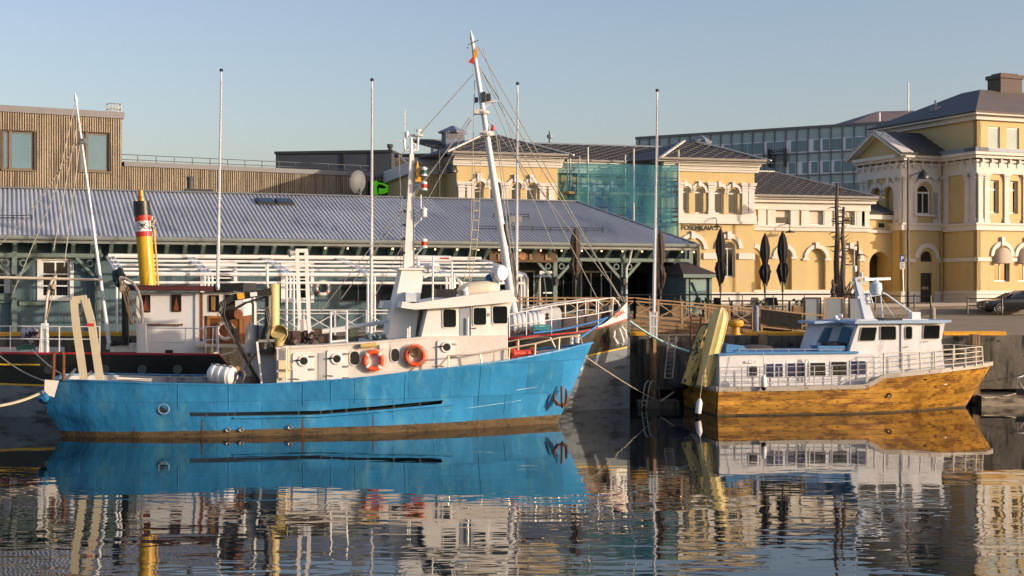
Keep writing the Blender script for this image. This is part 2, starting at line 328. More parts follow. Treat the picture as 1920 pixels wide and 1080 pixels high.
wh = fthing('warehouse', WF, 'long grey-teal timber warehouse with corrugated metal hip roof on the quay', 'warehouse')
wl = Wall(WF, 'R', 0)
S = lambda px, t=0: WF.S(px, t)
zE, zR = 7.3-2.9, 10.0-2.9
eS, eT = -1.0, 15.6                                   # eave lines
tR = 7.3; sL = S(-260); sR = WF.S(1305, eS); rR = WF.S(1080, tR)
def corr(mb, p0, p1, q0, q1, pitch=.21, h=.042):      # corrugation between an eave p0-p1 and a ridge q0-q1, q narrower at the right
    n = int((p1-p0).length/pitch); u = (p1-p0).normalized()
    Lq = (q1-p0).dot(u)
    nn = (p1-p0).cross(q0-p0).normalized(); 
    if nn.z < 0: nn = -nn
    up = (q0-p0)-u*(q0-p0).dot(u); tot = (p1-p0).length; vs = []; k = 0
    for i in range(n*4+1):
        a = i/(n*4)*tot; fr = 1 if a <= Lq else max(0, (tot-a)/(tot-Lq))
        off = nn*(h if i % 4 in (1, 2) else 0); vs += [p0+u*a+off, p0+u*a+up*fr+off]
    mb.add(vs, [(2*i, 2*i+2, 2*i+3, 2*i+1) for i in range(n*4)])
mb = MB()
corr(mb, Vector((sL, eS, zE)), Vector((sR, eS, zE)), Vector((sL, tR, zR)), Vector((rR, tR, zR)))
corr(mb, Vector((sL, eT, zE)), Vector((sR, eT, zE)), Vector((sL, tR, zR)), Vector((rR, tR, zR)))
mb.add([(sR, eS, zE), (sR, eT, zE), (rR, tR, zR)], [(0, 1, 2)])
ro = mb.build('roof', roofm, wh, fix=False)
mb = MB(); mb.beam((sL, tR, zR+.05), (rR, tR, zR+.05), .32, .07); mb.beam((rR, tR, zR+.05), (sR, eS, zE+.04), .25, .07); mb.build('ridge_cap', pm('dark_ridge_flashing', c8(96, 104, 116), .5, .1, 1), ro)
mb = MB(); mb.path([(sL, eS-.1, zE-.08), (sR+.1, eS-.1, zE-.08), (sR+.1, eT, zE-.08)], .11, 8); mb.box((sL, eS-.02, zE-.32), (sR, eS+.08, zE-.06))
mb.build('gutter', pm('grey_gutter', c8(120, 126, 122), .45, .12, 1), ro)
mb = MB(); sk = Wall(WF, 'R', 0)
def on_roof(px, t): s = WF.S(px, t); return Vector((s, t, zE+(t-eS)/(tR-eS)*(zR-zE)))
rdir = Vector((0, tR-eS, zR-zE)).normalized(); rn = Vector((0, -(zR-zE), tR-eS)).normalized()
for px in (497, 533):
    p = on_roof(px, 5.6); mb.mi = 0; X = Vector((1, 0, 0))
    mb.hexa([p-X*.45-rdir*.5, p+X*.45-rdir*.5, p+X*.45+rdir*.5, p-X*.45+rdir*.5]+[v+rn*.16 for v in (p-X*.45-rdir*.5, p+X*.45-rdir*.5, p+X*.45+rdir*.5, p-X*.45+rdir*.5)])
    mb.mi = 1; mb.hexa([v+rn*.165 for v in (p-X*.37-rdir*.42, p+X*.37-rdir*.42, p+X*.37+rdir*.42, p-X*.37+rdir*.42)]+[v+rn*.175 for v in (p-X*.37-rdir*.42, p+X*.37-rdir*.42, p+X*.37+rdir*.42, p-X*.37+rdir*.42)])
mb.build('skylight', [darkm, glass], ro)
mb = MB(); p = on_roof(963, 3.0); X = Vector((1, 0, 0))
mb.hexa([p-X*.35-rdir*.35, p+X*.35-rdir*.35, p+X*.35+rdir*.35, p-X*.35+rdir*.35]+[v+rn*.35 for v in (p-X*.35-rdir*.35, p+X*.35-rdir*.35, p+X*.35+rdir*.05, p-X*.35+rdir*.05)])
mb.build('roof_hatch', steel, ro)
mb = MB()
for a, b, t in ((895, 1130, .9), (-10, 60, 1.4), (925, 990, 3.4)):
    mb = MB()
    p, q = on_roof(a, t)+rn*.15, on_roof(b, t)+rn*.15
    for h in (0, .12): mb.tube(p+rn*h, q+rn*h, .022, n=5)
    k = max(2, int((q-p).length/.9))
    for i in range(k+1): r_ = p.lerp(q, i/k); mb.tube(r_-rn*.15, r_+rn*.15, .025, n=5)
    mb.build('snow_guard', darkm, ro)
mb = MB(); a, z = S(372, tR+.8), zR
mb.box((WF.S(347, tR+.6), tR+.4, zR-.3), (WF.S(400, tR+.6), tR+1.2, zR+.26)); mb.lathe([(.14, 0), (.14, .5), (.19, .5), (.19, .66), (0, .7)], (WF.S(357, tR+.6), tR+.8, zR+.26), n=10)
mb.build('roof_vent', darkm, ro)
mb = MB(); p = Vector((WF.S(676, tR+.4), tR+.4, zR)); mb.tube(p, p+Vector((0, 0, .5)), .05)
mb.lathe([(0, 0), (.35, .04), (.55, .12), (.66, .22), (.64, .24), (.5, .16), (.3, .08), (0, .05)], p+Vector((0, -.05, .85)), (-.55, .8, .1), 20)
mb.build('satellite_dish', pm('dish_grey', c8(96, 100, 102), .6, .1), ro, smooth=True)
# walls
sW0 = sL; sOpen = S(968); sEnd = S(1288)
wins = [(77, 488, 131, 558), (-26, 488, 12, 556), (382, 498, 438, 560), (533, 500, 582, 562)]
bx = [wl.rect(*w_) for w_ in wins]; bars = [wl.rect(636, 526, 780, 566), wl.rect(786, 526, 950, 566)]; door1 = (S(985), S(1012), .75, 2.95)
facade(wl, rpoly(sW0, sOpen, 0, zE-.05), [rpoly(*b) for b in bx+bars], teal, wh, .2)
for b in bx:
    o = window(wl, b, wh, trimw, glass, fw=.10, nv=1, nh=2, depth=.05)
    m = MB(); m.ring([wl.M(a, z, .003) for a, z in rpoly(b[0]-.17, b[1]+.17, b[2]-.14, b[3]+.2)], [wl.M(a, z, .003) for a, z in rpoly(b[0], b[1], b[2], b[3])], wl.ext(.05)); m.build('casing', trimw, o)
for b in bars: window(wl, b, wh, darkm, glass, fw=.08, nv=3, depth=.1)
# open dining porch on the right with glazing set back
w2 = Wall(WF, 'R', 3.2)
fl = .75
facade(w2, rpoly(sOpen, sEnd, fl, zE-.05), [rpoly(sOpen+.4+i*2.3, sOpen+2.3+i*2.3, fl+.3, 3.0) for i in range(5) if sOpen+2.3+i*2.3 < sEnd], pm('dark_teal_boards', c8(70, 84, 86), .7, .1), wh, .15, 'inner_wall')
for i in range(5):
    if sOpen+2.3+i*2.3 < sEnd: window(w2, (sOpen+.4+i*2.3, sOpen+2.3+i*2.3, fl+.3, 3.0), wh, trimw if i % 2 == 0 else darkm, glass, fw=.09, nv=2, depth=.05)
mb = MB(); mb.box((sOpen-.05, .25, fl), (sOpen+.1, 3.2, zE-.1)); mb.build('end_wall', teal, wh); mb = MB(); mb.box((sEnd-.1, .2, fl), (sEnd, 14.6, zE-.1)); mb.box((sW0, 14.4, 0), (sEnd, 14.6, zE-.1)); mb.build('end_wall', teal, wh)
mb = MB(); mb.box((sOpen, .0, zE-.75), (sEnd, .14, zE-.05)); mb.box((sOpen, .14, zE-.12), (sEnd, 3.2, zE-.05)); mb.build('porch_fascia', teal, wh)
dw = Wall(WF, 'R', .9)
mb = MB(); b = dw.rect(1012, 492, 1045, 560); window(dw, (b[0], b[1], fl, 2.95), wh, trimw, glass, fw=.13, nv=0, nh=1, depth=0, name='door')
b2 = dw.rect(1052, 492, 1090, 560)
# beam, rafters' brackets, posts with pierced braces
zb = wl.az(100, 479)[1]
for x0_, x1_ in ((sW0, S(192)), (S(1033), sEnd+.1)): mb = MB(); wl.box(mb, x0_, x1_, zb-.09, zb+.09, .25, .42); mb.build('eave_beam', tealp, wh)
brk = None
for i in range(56):
    a = S(28)+(i-4)*.845
    if a > sEnd: break
    if brk is None:
        m = MB(); m.prism([(-.09, -.02, zE-.28), (-.09, -.95, zE-.28), (-.09, -.95, zE-.38), (-.09, -.35, zb+.1), (-.09, -.3, zb-.12), (-.09, -.02, zb-.12)], (.18, 0, 0)); brk = m.build('bracket', tealp, wh); brk.location.x = a
    else: c = brk.copy(); COL.objects.link(c); c.parent = wh; c.location.x = a
def post(px, t0=-.42, braces=(1, 1)):
    a = S(px); m = MB(); m.box((a-.11, t0, .0), (a+.11, t0+.2, zE-.3)); pt = m.build('porch_post', tealp, wh)
    for sg, on in zip((-1, 1), braces):
        if not on: continue
        m = MB(); m.beam((a+sg*.1, t0+.1, zb-1.05), (a+sg*1.0, t0+.1, zb-.1), .1, .14); 
        m.ring([(a+sg*(.38+.17*math.cos(k)), t0+.07, zb-.36+.17*math.sin(k)) for k in [i*math.pi/6 for i in range(12)]], [(a+sg*(.38+.11*math.cos(k)), t0+.07, zb-.36+.11*math.sin(k)) for k in [i*math.pi/6 for i in range(12)]], (0, .06, 0)); m.box((a+sg*.1, t0+.08, zb-.14), (a+sg*.95, t0+.12, zb-.08))
        m.build('brace', tealp, pt)
    m = MB(); m.box((a-.09, t0-.2, zb-1.35), (a+.09, t0-.02, zb-1.0)); m.lathe([(.11, 0), (.03, .12), (0, .14)], (a, t0-.11, zb-1.0), n=6); m.build('wall_lantern', blackp, pt)
post(27); post(184, braces=(1, 0)); post(1036); post(1163); post(1289, braces=(1, 0))
mb = MB(); mb.path([(S(1167), -.5, .5), (S(1167), -.5, zE-1.3), (S(1167)+.1, -.6, zE-1.0), (S(1167)+.12, -.95, zE-.25)], .06, 6); mb.build('downpipe', trimw, wh)
# weathered timber sign with letters standing on its boards
mb = MB(); b = wl.rect(912, 470, 1036, 492); wl.box(mb, b[0], b[1], b[2], b[3]+.02, .46, .5); sg = mb.build('sign_board', pm('old_sign_timber', c8(92, 72, 54), .85, .35, 5, .01, 18), wh)
for ch, px, sz in (('T', 929, .55), ('I', 988, .5), ('L', 1020, .55)):
    a, z = wl.az(px, 481); text_mesh('sign_letter', ch, sz, woodg, sg, (a, -.53, z), (R(90), 0, 0), .03, 1.2, .02)
m = MB(); a, z = wl.az(973, 481); m.lathe([(.2, 0), (.2, .05), (0, .05)], (a, -.5, z), (0, -1, 0), 18); m.build('sign_disc', pm('cut_log_face', c8(150, 112, 70), .8, .2, 8), sg)
for px0, px1, z0, z1 in ((-30, 25, -.3+zb-1.9, zb-1.75), (36, 86, 1.22, 1.4)): mb = MB(); wl.box(mb, S(px0), S(px1), z0, z1, .05, .12); mb.build('rail_board', tealp, wh)
# curtains at the right end of the porch
mb = MB(); a0 = S(1238, .3)
for i in range(10):
    f = i/9; mb.beam((a0+.1+1.35*f, .35+.05*(i % 2), zE-.9), (a0+1.1+.35*f, .35+.05*(i % 2), .9), .16, .05, (0, 1, 0))
mb.build('curtain', pm('black_curtain', c8(36, 34, 32), .9, .3, 4), wh)
# string of lit bulbs under the eave
sl = fthing('string_lights', WF, 'string of small warm bulbs hanging under the warehouse eave', 'string lights')
pts = []; bulb = emat('lit_bulb', (1, .55, .22, 1), 3.2)
bp = None; px_list = [566+i*0 for i in range(0)]
a = S(612)
bulbs = [610, 652, 694, 736, 778, 816, 857, 897, 936, 975, 1014, 1053, 1091, 1128, 1167, 1204, 1243, 1279, 1301]
for px in bulbs:
    v = WF.P(px, 463.5+(px-610)*.0105, -1.2); pts.append(v)
    m = MB(); m.ball(v-Vector((0, 0, .05)), .045, 8); o = m.build('bulb', bulb, sl)
cp = []
for p, q in zip(pts, pts[1:]): cp += sag(p+Vector((0, 0, .05)), q+Vector((0, 0, .05)), .06, 4)[:-1]
mb = MB(); mb.path(cp, .012, 4); mb.build('wire', cable_d, sl)
# white awning frame over the quayside seats
af = fthing('awning_frame', WF, 'white tubular awning frame of five bays in front of the warehouse wall', 'awning frame')
outs = [226, 391, 544, 696, 843, 983]; tO = -6.8; zi = WF.P(487, 484, -.45).z; zo = WF.P(600, 517, tO).z
for i, px in enumerate(outs):
    a = WF.S(px, tO); m = MB()
    for k, dx in enumerate((-.16, 0, .16)):
        m.path([(a+dx, -.45, zi), (a+dx, tO+.25, zo+.08), (a+dx, tO, zo-.1)], .065 if k != 1 else .05, 6)
        m.tube((a+dx, tO, zo-.1), (a+dx, tO, .02 if k != 1 else zo-1.0), .055, n=6)
    m.build('rafter_post', whitem, af)
aL, aR_ = WF.S(200, -.45), WF.S(outs[-1], tO)
for i, (f, r) in enumerate(((0, .11), (.28, .06), (.52, .055), (.76, .055), (1.0, .09))):
    t = -.45+(tO+.45)*f; z = zi+(zo-zi)*f
    m = MB(); m.tube((WF.S(outs[0], tO)-.1, t, z+.05), (aR_, t, z+.05), r, n=8); m.build('crossbar', whitem, af)
m = MB(); m.tube((WF.S(outs[0], tO), tO, zo-.32), (aR_, tO, zo-.32), .06); m.build('crossbar', whitem, af)
# life ring on the wall
def life_ring(name, p, ax, Rr, r, m1, m2, label, group=None, rz=0):
    t = thing(name, p, label, 'life ring', group, rz)
    m = MB(); m.torus((0, 0, 0), ax, Rr, r, 28, 10); m.build('ring', m1, t, smooth=True)
    for k in range(4):
        m = MB(); m.torus((0, 0, 0), ax, Rr, r*1.04, 5, 10, 45+90*k-8, 45+90*k+8); m.build('band', m2, t, smooth=True)
    m = MB(); q = Vector((0, 0, 1)).rotation_difference(Vector(ax)); pts = [q@Vector(((Rr+r*1.5+.02*math.cos(4*i*math.pi/16))*math.cos(i*math.pi/16), (Rr+r*1.3)*math.sin(i*math.pi/16), 0)) for i in range(32)]
    m.path(pts, .012, 4, True); m.build('grab_line', rope_w, t); return t
v = WF.world(WF.P(605, 540, -.15)); life_ring('life_ring', v, (0, -1, 0), .3, .075, whitem, red_p, 'white and red life ring hung on the teal warehouse wall under the awning frame', rz=20)
# ================================================================ BROWN BATTEN BUILDING
BF = Fr(0, 105.8, 28.7, 3.6)
bat = pm('aged_wood_battens', c8(160, 146, 124), .75, .18, .8, streak=c8(112, 98, 82), sthr=.5, ssc=(6, 6, .3))
batd = pm('dark_backing', c8(78, 70, 62), .9, .1, 1)
gtrim = pm('grey_metal_trim', c8(112, 112, 116), .5, .1, 1)
bb = fthing('batten_building', BF, 'brown building clad in vertical timber battens, with a taller block at the far left', 'building')
wl = Wall(BF, 'R', 0); S = lambda px, t=0: BF.S(px, t)
b0, b1, b2 = S(-80), S(228), S(736); zt1 = wl.az(228, 222)[1]; zt2 = wl.az(464, 321)[1]
ww = [wl.rect(5, 246, 64, 318), wl.rect(150, 249, 204, 321)]
facade(wl, [(b0, 0), (b1, 0), (b1, zt1), (b0, zt1)], [rpoly(*w_) for w_ in ww], batd, bb, .3)
facade(wl, [(b1, 0), (b2, 0), (b2, zt2), (b1, zt2)], [], batd, bb, .3)
mb = MB(); wl.box(mb, b0, b1, 0, zt1, -12, -.35); wl.box(mb, b1, b2, 0, zt2-.3, -14, -.35); wl.box(mb, b1-.05, b1, zt2, zt1-.2, -12, 0); mb.build('inner_block', batd, bb)
mb = MB(); a = b0
while a < b2:
    top = (zt1 if a < b1 else zt2)-.02; segs = [(2.5, top)]
    for w_ in ww:
        if w_[0]-.12 < a+.09 and a < w_[1]+.05: segs = [(2.5, w_[2]-.06), (w_[3]+.06, top)]
    for z0, z1 in segs: wl.box(mb, a, a+.078+random.uniform(-.01, .01), z0, z1, .0, .055)
    a += .15
mb.build('batten_cladding', bat, bb, fix=False)
for w_ in ww:
    o = window(wl, w_, bb, pm('bronze_frame', c8(96, 84, 66), .5, .1), glass_b, fw=.12, nv=0, depth=.12)
    m = MB(); x = w_[0]+(w_[1]-w_[0])*.24; wl.box(m, x-.09, x+.09, w_[2], w_[3], -.1, -.02); wl.box(m, w_[0]-.1, w_[1]+.1, w_[2]-.1, w_[2], -.1, .16); m.build('mullion', MATS['bronze_frame'], o)
mb = MB(); wl.box(mb, b0, b1+.15, zt1-.02, zt1+.4, -12, .14); wl.box(mb, b1+.15, b2+.1, zt2-.02, zt2+.3, -14, .14); mb.build('roof_edge', gtrim, bb)
mb = MB()
for px in (203, 209, 215, 221, 226):
    a = S(px, 1); mb.tube((a, .8, zt1+.3), (a, .8, zt1+1.05), .03, n=5); mb.tube((a, 1.5, zt1+.3), (a, 1.5, zt1+1.0), .03, n=5)
for z in (1.05, .7): mb.path([(S(203, 1), 1.5, zt1+z), (S(203, 1), .8, zt1+z), (S(226, 1), .8, zt1+z), (S(226, 1), 1.5, zt1+z)], .035, 5)
mb.build('ladder_cage', steel, bb)
mb = MB(); a = b1+.3; pts = []
while a < b2-1: mb.tube((a, 2, zt2+.3), (a, 2, zt2+.95), .03, n=4); a += 1.25
for z in (.95, .62): mb.tube((b1+.2, 2, zt2+z), (b2-1, 2, zt2+z), .028, n=4)
mb.build('roof_railing', gtrim, bb)
mb = MB()
for px in (338,): 
    r_ = wl.rect(325, 352, 402, 362)
r_ = wl.rect(690, 341, 733, 374); wl.box(mb, *r_, .08, .3); sg = mb.build('sign_panel', blackp, bb)
gr = emat('glowing_green', (.10, .45, .02, 1), .3); m = MB()  # emblem green with a weak emission of its own added
def zg(x, y): v = wl.az(640+x/8, 280+y/8); return wl.M(v[0], v[1], .36)
m.path([zg(488, 690), zg(482, 600), zg(482, 520)], [.16, .12, .12], 8); m.ball(zg(484, 520), .22, 10)
m.path([zg(500, 515), zg(570, 518), zg(630, 540), zg(668, 575), zg(660, 610), zg(615, 632), zg(535, 632)], [.05, .06, .09, .11, .14, .19, .22], 8); m.path([zg(430, 520), zg(480, 518)], .05, 6)
m.build('green_emblem', gr, sg)
# ---------------------------------------------------------------- dark hall behind
HF = Fr(-14, 132, -8, 3.8); wl = Wall(HF, 'R', 0)
dh = fthing('dark_hall', HF, 'low dark grey hall with flat roof rising behind the batten building', 'building')
a0, a1 = HF.S(517, 0), HF.S(734, 0); z0 = wl.az(734, 286)[1]
mb = MB(); wl.box(mb, a0, a1, 0, z0, -16, 0); mb.build('wall', pm('dark_sheet_cladding', c8(66, 72, 82), .6, .1, .5), dh)
mb = MB(); wl.box(mb, a1, a1+6, 0, z0-.2, -16, -1.5); mb.build('side_block', pm('brown_grey_cladding', c8(112, 102, 88), .7, .1, .5), dh)
mb = MB(); wl.box(mb, a0-.1, a1+.1, z0, z0+.25, -16, .15); wl.box(mb, a1+.1, a1+6.1, z0-.2, z0, -16, -1.3)
for px in (645, 700): 
    a = HF.S(px, 0); wl.box(mb, a-.1, a+.1, 2, z0, .0, .12)
a = HF.S(727, 1); mb.lathe([(.2, 0), (.2, .5), (.3, .5), (.3, .8), (0, .8)], (a, 2, z0+.2), n=8); mb.build('roof_edge', darkm, dh)
# ================================================================ YELLOW STATION (four joined wings)
yel = pm('yellow_ochre_render', c8(194, 172, 122), .8, .05, .7, .006, 5, streak=c8(180, 154, 100), sthr=.6, ssc=(1.5, 1.5, .3))
stw = pm('white_stucco_trim', c8(206, 202, 194), .7, .05, 1.5, streak=c8(190, 180, 165), sthr=.62, ssc=(3, 3, .5))
slate = pm('slate_tiles', c8(74, 73, 75), .6, .22, 2.2, .01, 7, spots=c8(64, 66, 74), spthr=.56, spsc=(1.2, 1.2, 1.2))
seam = pm('lit_slate_edges', c8(94, 88, 80), .6, .1, 2)  # paler than the slates: part of the sunlit edge lines is in this colour
lead = pm('blue_grey_flashing', c8(112, 122, 138), .5, .1, 1)
SF = Fr(16.5, 94.5, 15.5, 3.8); S = lambda px, t=0: SF.S(px, t)
st = fthing('yellow_station', SF, 'yellow ochre rendered station building with white arches, slate roofs and address letters', 'building')
def roof_poly(pts, name='roof', lat=True, par=None, sp=.62, mat=None, ext=.12):
    P_ = [Vector(p) for p in pts]; nn = Vector((0, 0, 0))
    for i in range(1, len(P_)-1): nn += (P_[i]-P_[0]).cross(P_[i+1]-P_[0])
    nn.normalize()
    if nn.z < 0: nn = -nn
    m = MB(); m.prism(P_, -nn*ext); o = m.build(name, mat or slate, par)
    if lat:                                           # raised diagonal slate courses, clipped to the roof plane
        u = (P_[1]-P_[0]).normalized(); v = nn.cross(u).normalized(); pl = [((p-P_[0]).dot(u), (p-P_[0]).dot(v)) for p in P_]
        m = MB()
        for sg in (1, -1):
            dx, dy = math.cos(R(48)), sg*math.sin(R(48)); nx, ny = -dy, dx
            cs = [x*nx+y*ny for x, y in pl]; c = math.ceil(min(cs)/sp)*sp
            while c < max(cs):
                hit = []
                for i in range(len(pl)):
                    (x0, y0), (x1, y1) = pl[i], pl[(i+1) % len(pl)]; d0, d1 = x0*nx+y0*ny-c, x1*nx+y1*ny-c
                    if d0*d1 < 0: f = d0/(d0-d1); hit.append((x0+(x1-x0)*f, y0+(y1-y0)*f))
                if len(hit) >= 2:
                    hit.sort(key=lambda h: h[0]*dx+h[1]*dy); p, q = hit[0], hit[-1]
                    p = P_[0]+u*p[0]+v*p[1]+nn*.015; q = P_[0]+u*q[0]+v*q[1]+nn*.015
                    if (q-p).length > .2: m.beam(p, q, .04, .045, nn)
                c += sp
        if m.v: m.build('tile_ridges', seam, o, fix=False)
    return o
def cornice(wl, a0, a1, z, par, h=.9, mat=None, dent=.45):
    m = MB()
    for f0, f1, o in ((0, .25, .12), (.25, .45, .2), (.62, .8, .42), (.8, 1, .55)): wl.box(m, a0-o*.0, a1+o*.0, z-h+f0*h, z-h+f1*h, -.1, o)
    wl.box(m, a0, a1, z-h+.45*h, z-h+.62*h, -.1, .24)
    c = m.build('cornice', mat or stw, par)
    return c
def eaves(wl, a0, a1, z, par):                         # soffit and gutter
    m = MB(); wl.box(m, a0-.5, a1+.5, z-.02, z+.1, -.5, .8); m.build('soffit', stw, par); m = MB(); p, q = wl.M(a0-.5, z+.16, .86), wl.M(a1+.5, z+.16, .86); m.tube(p, q, .09); m.build('gutter', pm('gutter_grey', c8(150, 142, 132), .5, .1) if 'gutter_grey' not in MATS else MATS['gutter_grey'], par)
def pilaster(wl, a, z0, z1, par, wd=.5, cap=True):
    m = MB(); wl.box(m, a-wd/2, a+wd/2, z0, z1, -.05, .12); wl.box(m, a-wd/2-.05, a+wd/2+.05, z0, z0+.3, -.05, .17)
    if cap:
        for k, (dz, o) in enumerate(((.55, .03), (.36, .06), (.18, .1), (.08, .13))): wl.box(m, a-wd/2-o, a+wd/2+o, z1-dz, z1-dz+.1, -.05, .12+o)
    m.build('pilaster', stw, par)
zc = 13.42-3.8
# ---- wing C (px 1252-1413)
wC = Wall(SF, 'R', 0); cL, cR = S(1240), S(1414)
wz0, wz1 = wC.az(1350, 401)[1], wC.az(1350, 353)[1]; gz0, gz1 = wC.az(1360, 520)[1], wC.az(1360, 453)[1]
up = [(wC.rect(x0, 353, x1, 399)) for x0, x1 in ((1277, 1292), (1303, 1319), (1340, 1357), (1366, 1383))]
up = [(a, b, wz0, wz1) for a, b, c, d in up]; gr_ = [wC.rect(1285, 450, 1312, 521), wC.rect(1354, 450, 1378, 521)]; gr_ = [(a, b, gz0, gz1) for a, b, c, d in gr_]
facade(wC, [(cL, 0), (cR, 0), (cR, zc-.3), (cL, zc-.3)], [apoly(*b) for b in up+gr_], yel, st, .3)
for b in up: window(wC, b, st, trimw, glass, True, .09, 0, 0, .2)
for b in gr_: window(wC, b, st, trimw, glass, True, .1, 1, 0, .2)
mb = MB(); wC.box(mb, cL, cR, 0, zc-.3, -14, -.35); mb.build('inner_block', yel, st)
mb = MB(); wC.box(mb, cR, cR+.02, 0, zc-.35, -14, 0); mb.build('side_wall', yel, st)
cornice(wC, cL, cR+.3, zc, st, .6); eaves(wC, cL, cR, zc, st)
mb = MB(); wC.box(mb, cL, cR+.1, wz0-.6, wz0-.05, 0, .2); wC.box(mb, cL, cR+.12, wz0-.68, wz0-.5, 0, .28); mb.build('string_course', stw, st)
def arch_mould(wl, b, g, wd, o, kz, kw_, par, key=True, imp=False):
    m = MB(); r = (b[1]-b[0])/2; c = (b[0]+b[1])/2; arcband(wl, m, c, b[3]-r, r+g, r+g+wd, 0, o)
    if key: wl.box(m, c-kw_, c+kw_, b[3]+g*.6, b[3]+g+kz, 0, o+.08)
    if imp:
        for s_ in (-1, 1): wl.box(m, c+s_*(r+g+wd/2)-.24, c+s_*(r+g+wd/2)+.24, b[3]-r-.14, b[3]-r, 0, o+.03)
    m.build('arch_moulding', stw, par)
for b in up: arch_mould(wC, b, .13, .2, .1, .32, .11, st)
for b in gr_: arch_mould(wC, b, .27, .27, .12, .42, .15, st)
for px in (1274, 1333, 1396, 1408): pilaster(wC, wC.az(px, 0)[0], wz0-.1, wC.az(1350, 343)[1], st, .42)
mb = MB(); zz = wC.az(1360, 480)[1]
for x0, x1 in ((1318, 1344), (1384, 1413)): wC.box(mb, S(x0), S(x1)+.05, zz-.22, zz+.2, 0, .13)
wC.box(mb, cL, cR+.1, 0, wC.az(1400, 548)[1], 0, .16); mb.build('plinth_band', stw, st)
a, z = wC.az(1299, 425.5); text_mesh('address_letters', 'FOSENKAIA 5', .44, blackp, st, (a+.5, -.02, z-.06), (R(90), 0, 0), .008, 1.02, .014)
def wall_lamp(wl, px, py, par):
    a, z = wl.az(px, py); m = MB(); m.path([wl.M(a, z+.55, 0), wl.M(a, z+.62, .4), wl.M(a, z+.5, .75), wl.M(a, z, .8)], .03, 6); m.lathe([(.05, .14), (.1, .1), (.38, -.02), (.36, -.04), (0, .04)], wl.M(a, z, .8), n=14); m.build('wall_lamp', blackp, par)
wall_lamp(wC, 1335, 426, st)
# roof of wing C
E = zc+.12
pa = SF.P(1290, 263, 3.2); roof_poly([(cL-.4, -.85, E), (cR+.85, -.85, E), (pa.x+.9, 3.9, pa.z-.05), (pa.x-.05, 3.9, pa.z)], par=st)
roof_poly([(cL-.4, -.85, E), (pa.x-.05, 3.9, pa.z), (pa.x-.05, 9, pa.z), (cL-3.4, 3.2, E)], par=st, lat=False)
roof_poly([(cR+.85, -.85, E), (cR+.85, 12, E), (pa.x+.9, 12, pa.z), (pa.x+.9, 3.9, pa.z-.05)], par=st, sp=.62)
mb = MB(); mb.beam((cR+.85, -.85, E+.08), (pa.x+.9, 3.9, pa.z+.04), .2, .08); mb.beam((cL-.4, -.85, E+.08), (pa.x, 3.9, pa.z+.04), .2, .08); mb.build('hip_flashing', stw, st)
def cupola(fr, px0, px1, py0, py1, t, par):
    a0, a1 = fr.S(px0, t), fr.S(px1, t); z1, z0 = fr.P(px0, py0, t).z, fr.P(px0, py1, t).z; am = (a0+a1)/2; h = (a1-a0)/2; m = MB()
    m.box((a0, t, z0-1), (a1, t+2*h, z1-.35)); m.lathe([(h*1.6, 0), (h*1.6, .12), (.12, .55), (0, .55)], (am, t+h, z1-.38), n=4) ; o = m.build('ridge_cupola', lead, par)
    m = MB()
    for i in range(5): z = z0+(z1-z0)*.25+i*(z1-z0)*.11; m.box((a0+.12, t-.05, z), (a1-.12, t, z+.06)); m.box((a0-.05, t+.12, z), (a0, t+2*h-.12, z+.06))
    m.build('louvre', gtrim, o)
cupola(SF, 1306, 1333, 256, 276, 6.5, st)
# ---- wing D (px 1413-1628)
wD = Wall(SF, 'R', .9); dL, dR = cR, S(1628, .9)
zd = wD.az(1500, 374)[1]; dz0, dz1 = wD.az(1500, 421)[1], wD.az(1500, 391)[1]
dw_ = [wD.rect(x0, 391, x1, 421) for x0, x1 in ((1453, 1481), (1515, 1543), (1583, 1602))]+[(dL+.1, dL+.35, dz0, dz1)]
dw_ = [(a, b, dz0, dz1) for a, b, c, d in dw_]; niche = []
ny0, ny1 = wD.az(1530, 543)[1], wD.az(1530, 466)[1]
for x0, x1 in ((1397, 1427), (1456, 1485), (1514, 1548), (1578, 1612)):
    b = wD.rect(x0, 466, x1, 543); niche.append((max(b[0], dL+.05), b[1], ny0, ny1))
hl = [rpoly(*b) for b in dw_]+[apoly(*b) for b in niche[1:]]
hl.append([(dL+.05, ny0), (niche[0][1], ny0), (niche[0][1], ny1-1.0), (niche[0][1]-.15, ny1-.55), (dL+.3, ny1-.15), (dL+.05, ny1)])
facade(wD, [(dL, 0), (dR, 0), (dR, zd-.2), (dL, zd-.2)], hl, yel, st, .3)
mb = MB(); wD.box(mb, dL, dR, 0, zd-.25, -12, -.3); mb.build('inner_block', yel, st)
mb = MB(); wD.box(mb, dR, dR+.02, 0, zd-.3, -12, 0); mb.build('side_wall', yel, st)
cream = pm('cream_curtain', c8(206, 196, 178), .9, .08, 3, .02, 9, bz=.1)
for i, b in enumerate(dw_): window(wD, b, st, trimw, glass, False, .08, 0, 0, .15, blind=(cream, (.38, .02, .45, .4)[i]))
mb = MB(); wD.box(mb, dL, dR+.1, zd-.75, zd-.25, 0, .16); wD.box(mb, dL, dR+.35, zd-.25, zd, -.2, .5); wD.box(mb, dL, dR+.1, dz0-.45, dz0-.12, 0, .16); wD.box(mb, dL, dR+.1, dz0-.2, dz0-.08, 0, .26)
for px in (1428, 1446, 1489, 1509, 1552, 1570, 1613, 1622): a = wD.az(px, 0)[0]; wD.box(mb, a-.3, a+.3, dz0-.1, zd-.7, 0, .09)
for b in dw_[:3]: mb.ring([wD.M(x, z, 0) for x, z in rpoly(b[0]-.14, b[1]+.14, b[2]-.1, b[3]+.1)], [wD.M(x, z, 0) for x, z in rpoly(*b)], wD.ext(.07))
wD.box(mb, dL, dR+.1, 0, wD.az(1500, 544)[1], 0, .14); mb.build('trim', stw, st)
for b in niche[1:]: arch_mould(wD, b, .02, .26, .1, .42, .13, st, imp=True)
mb = MB()
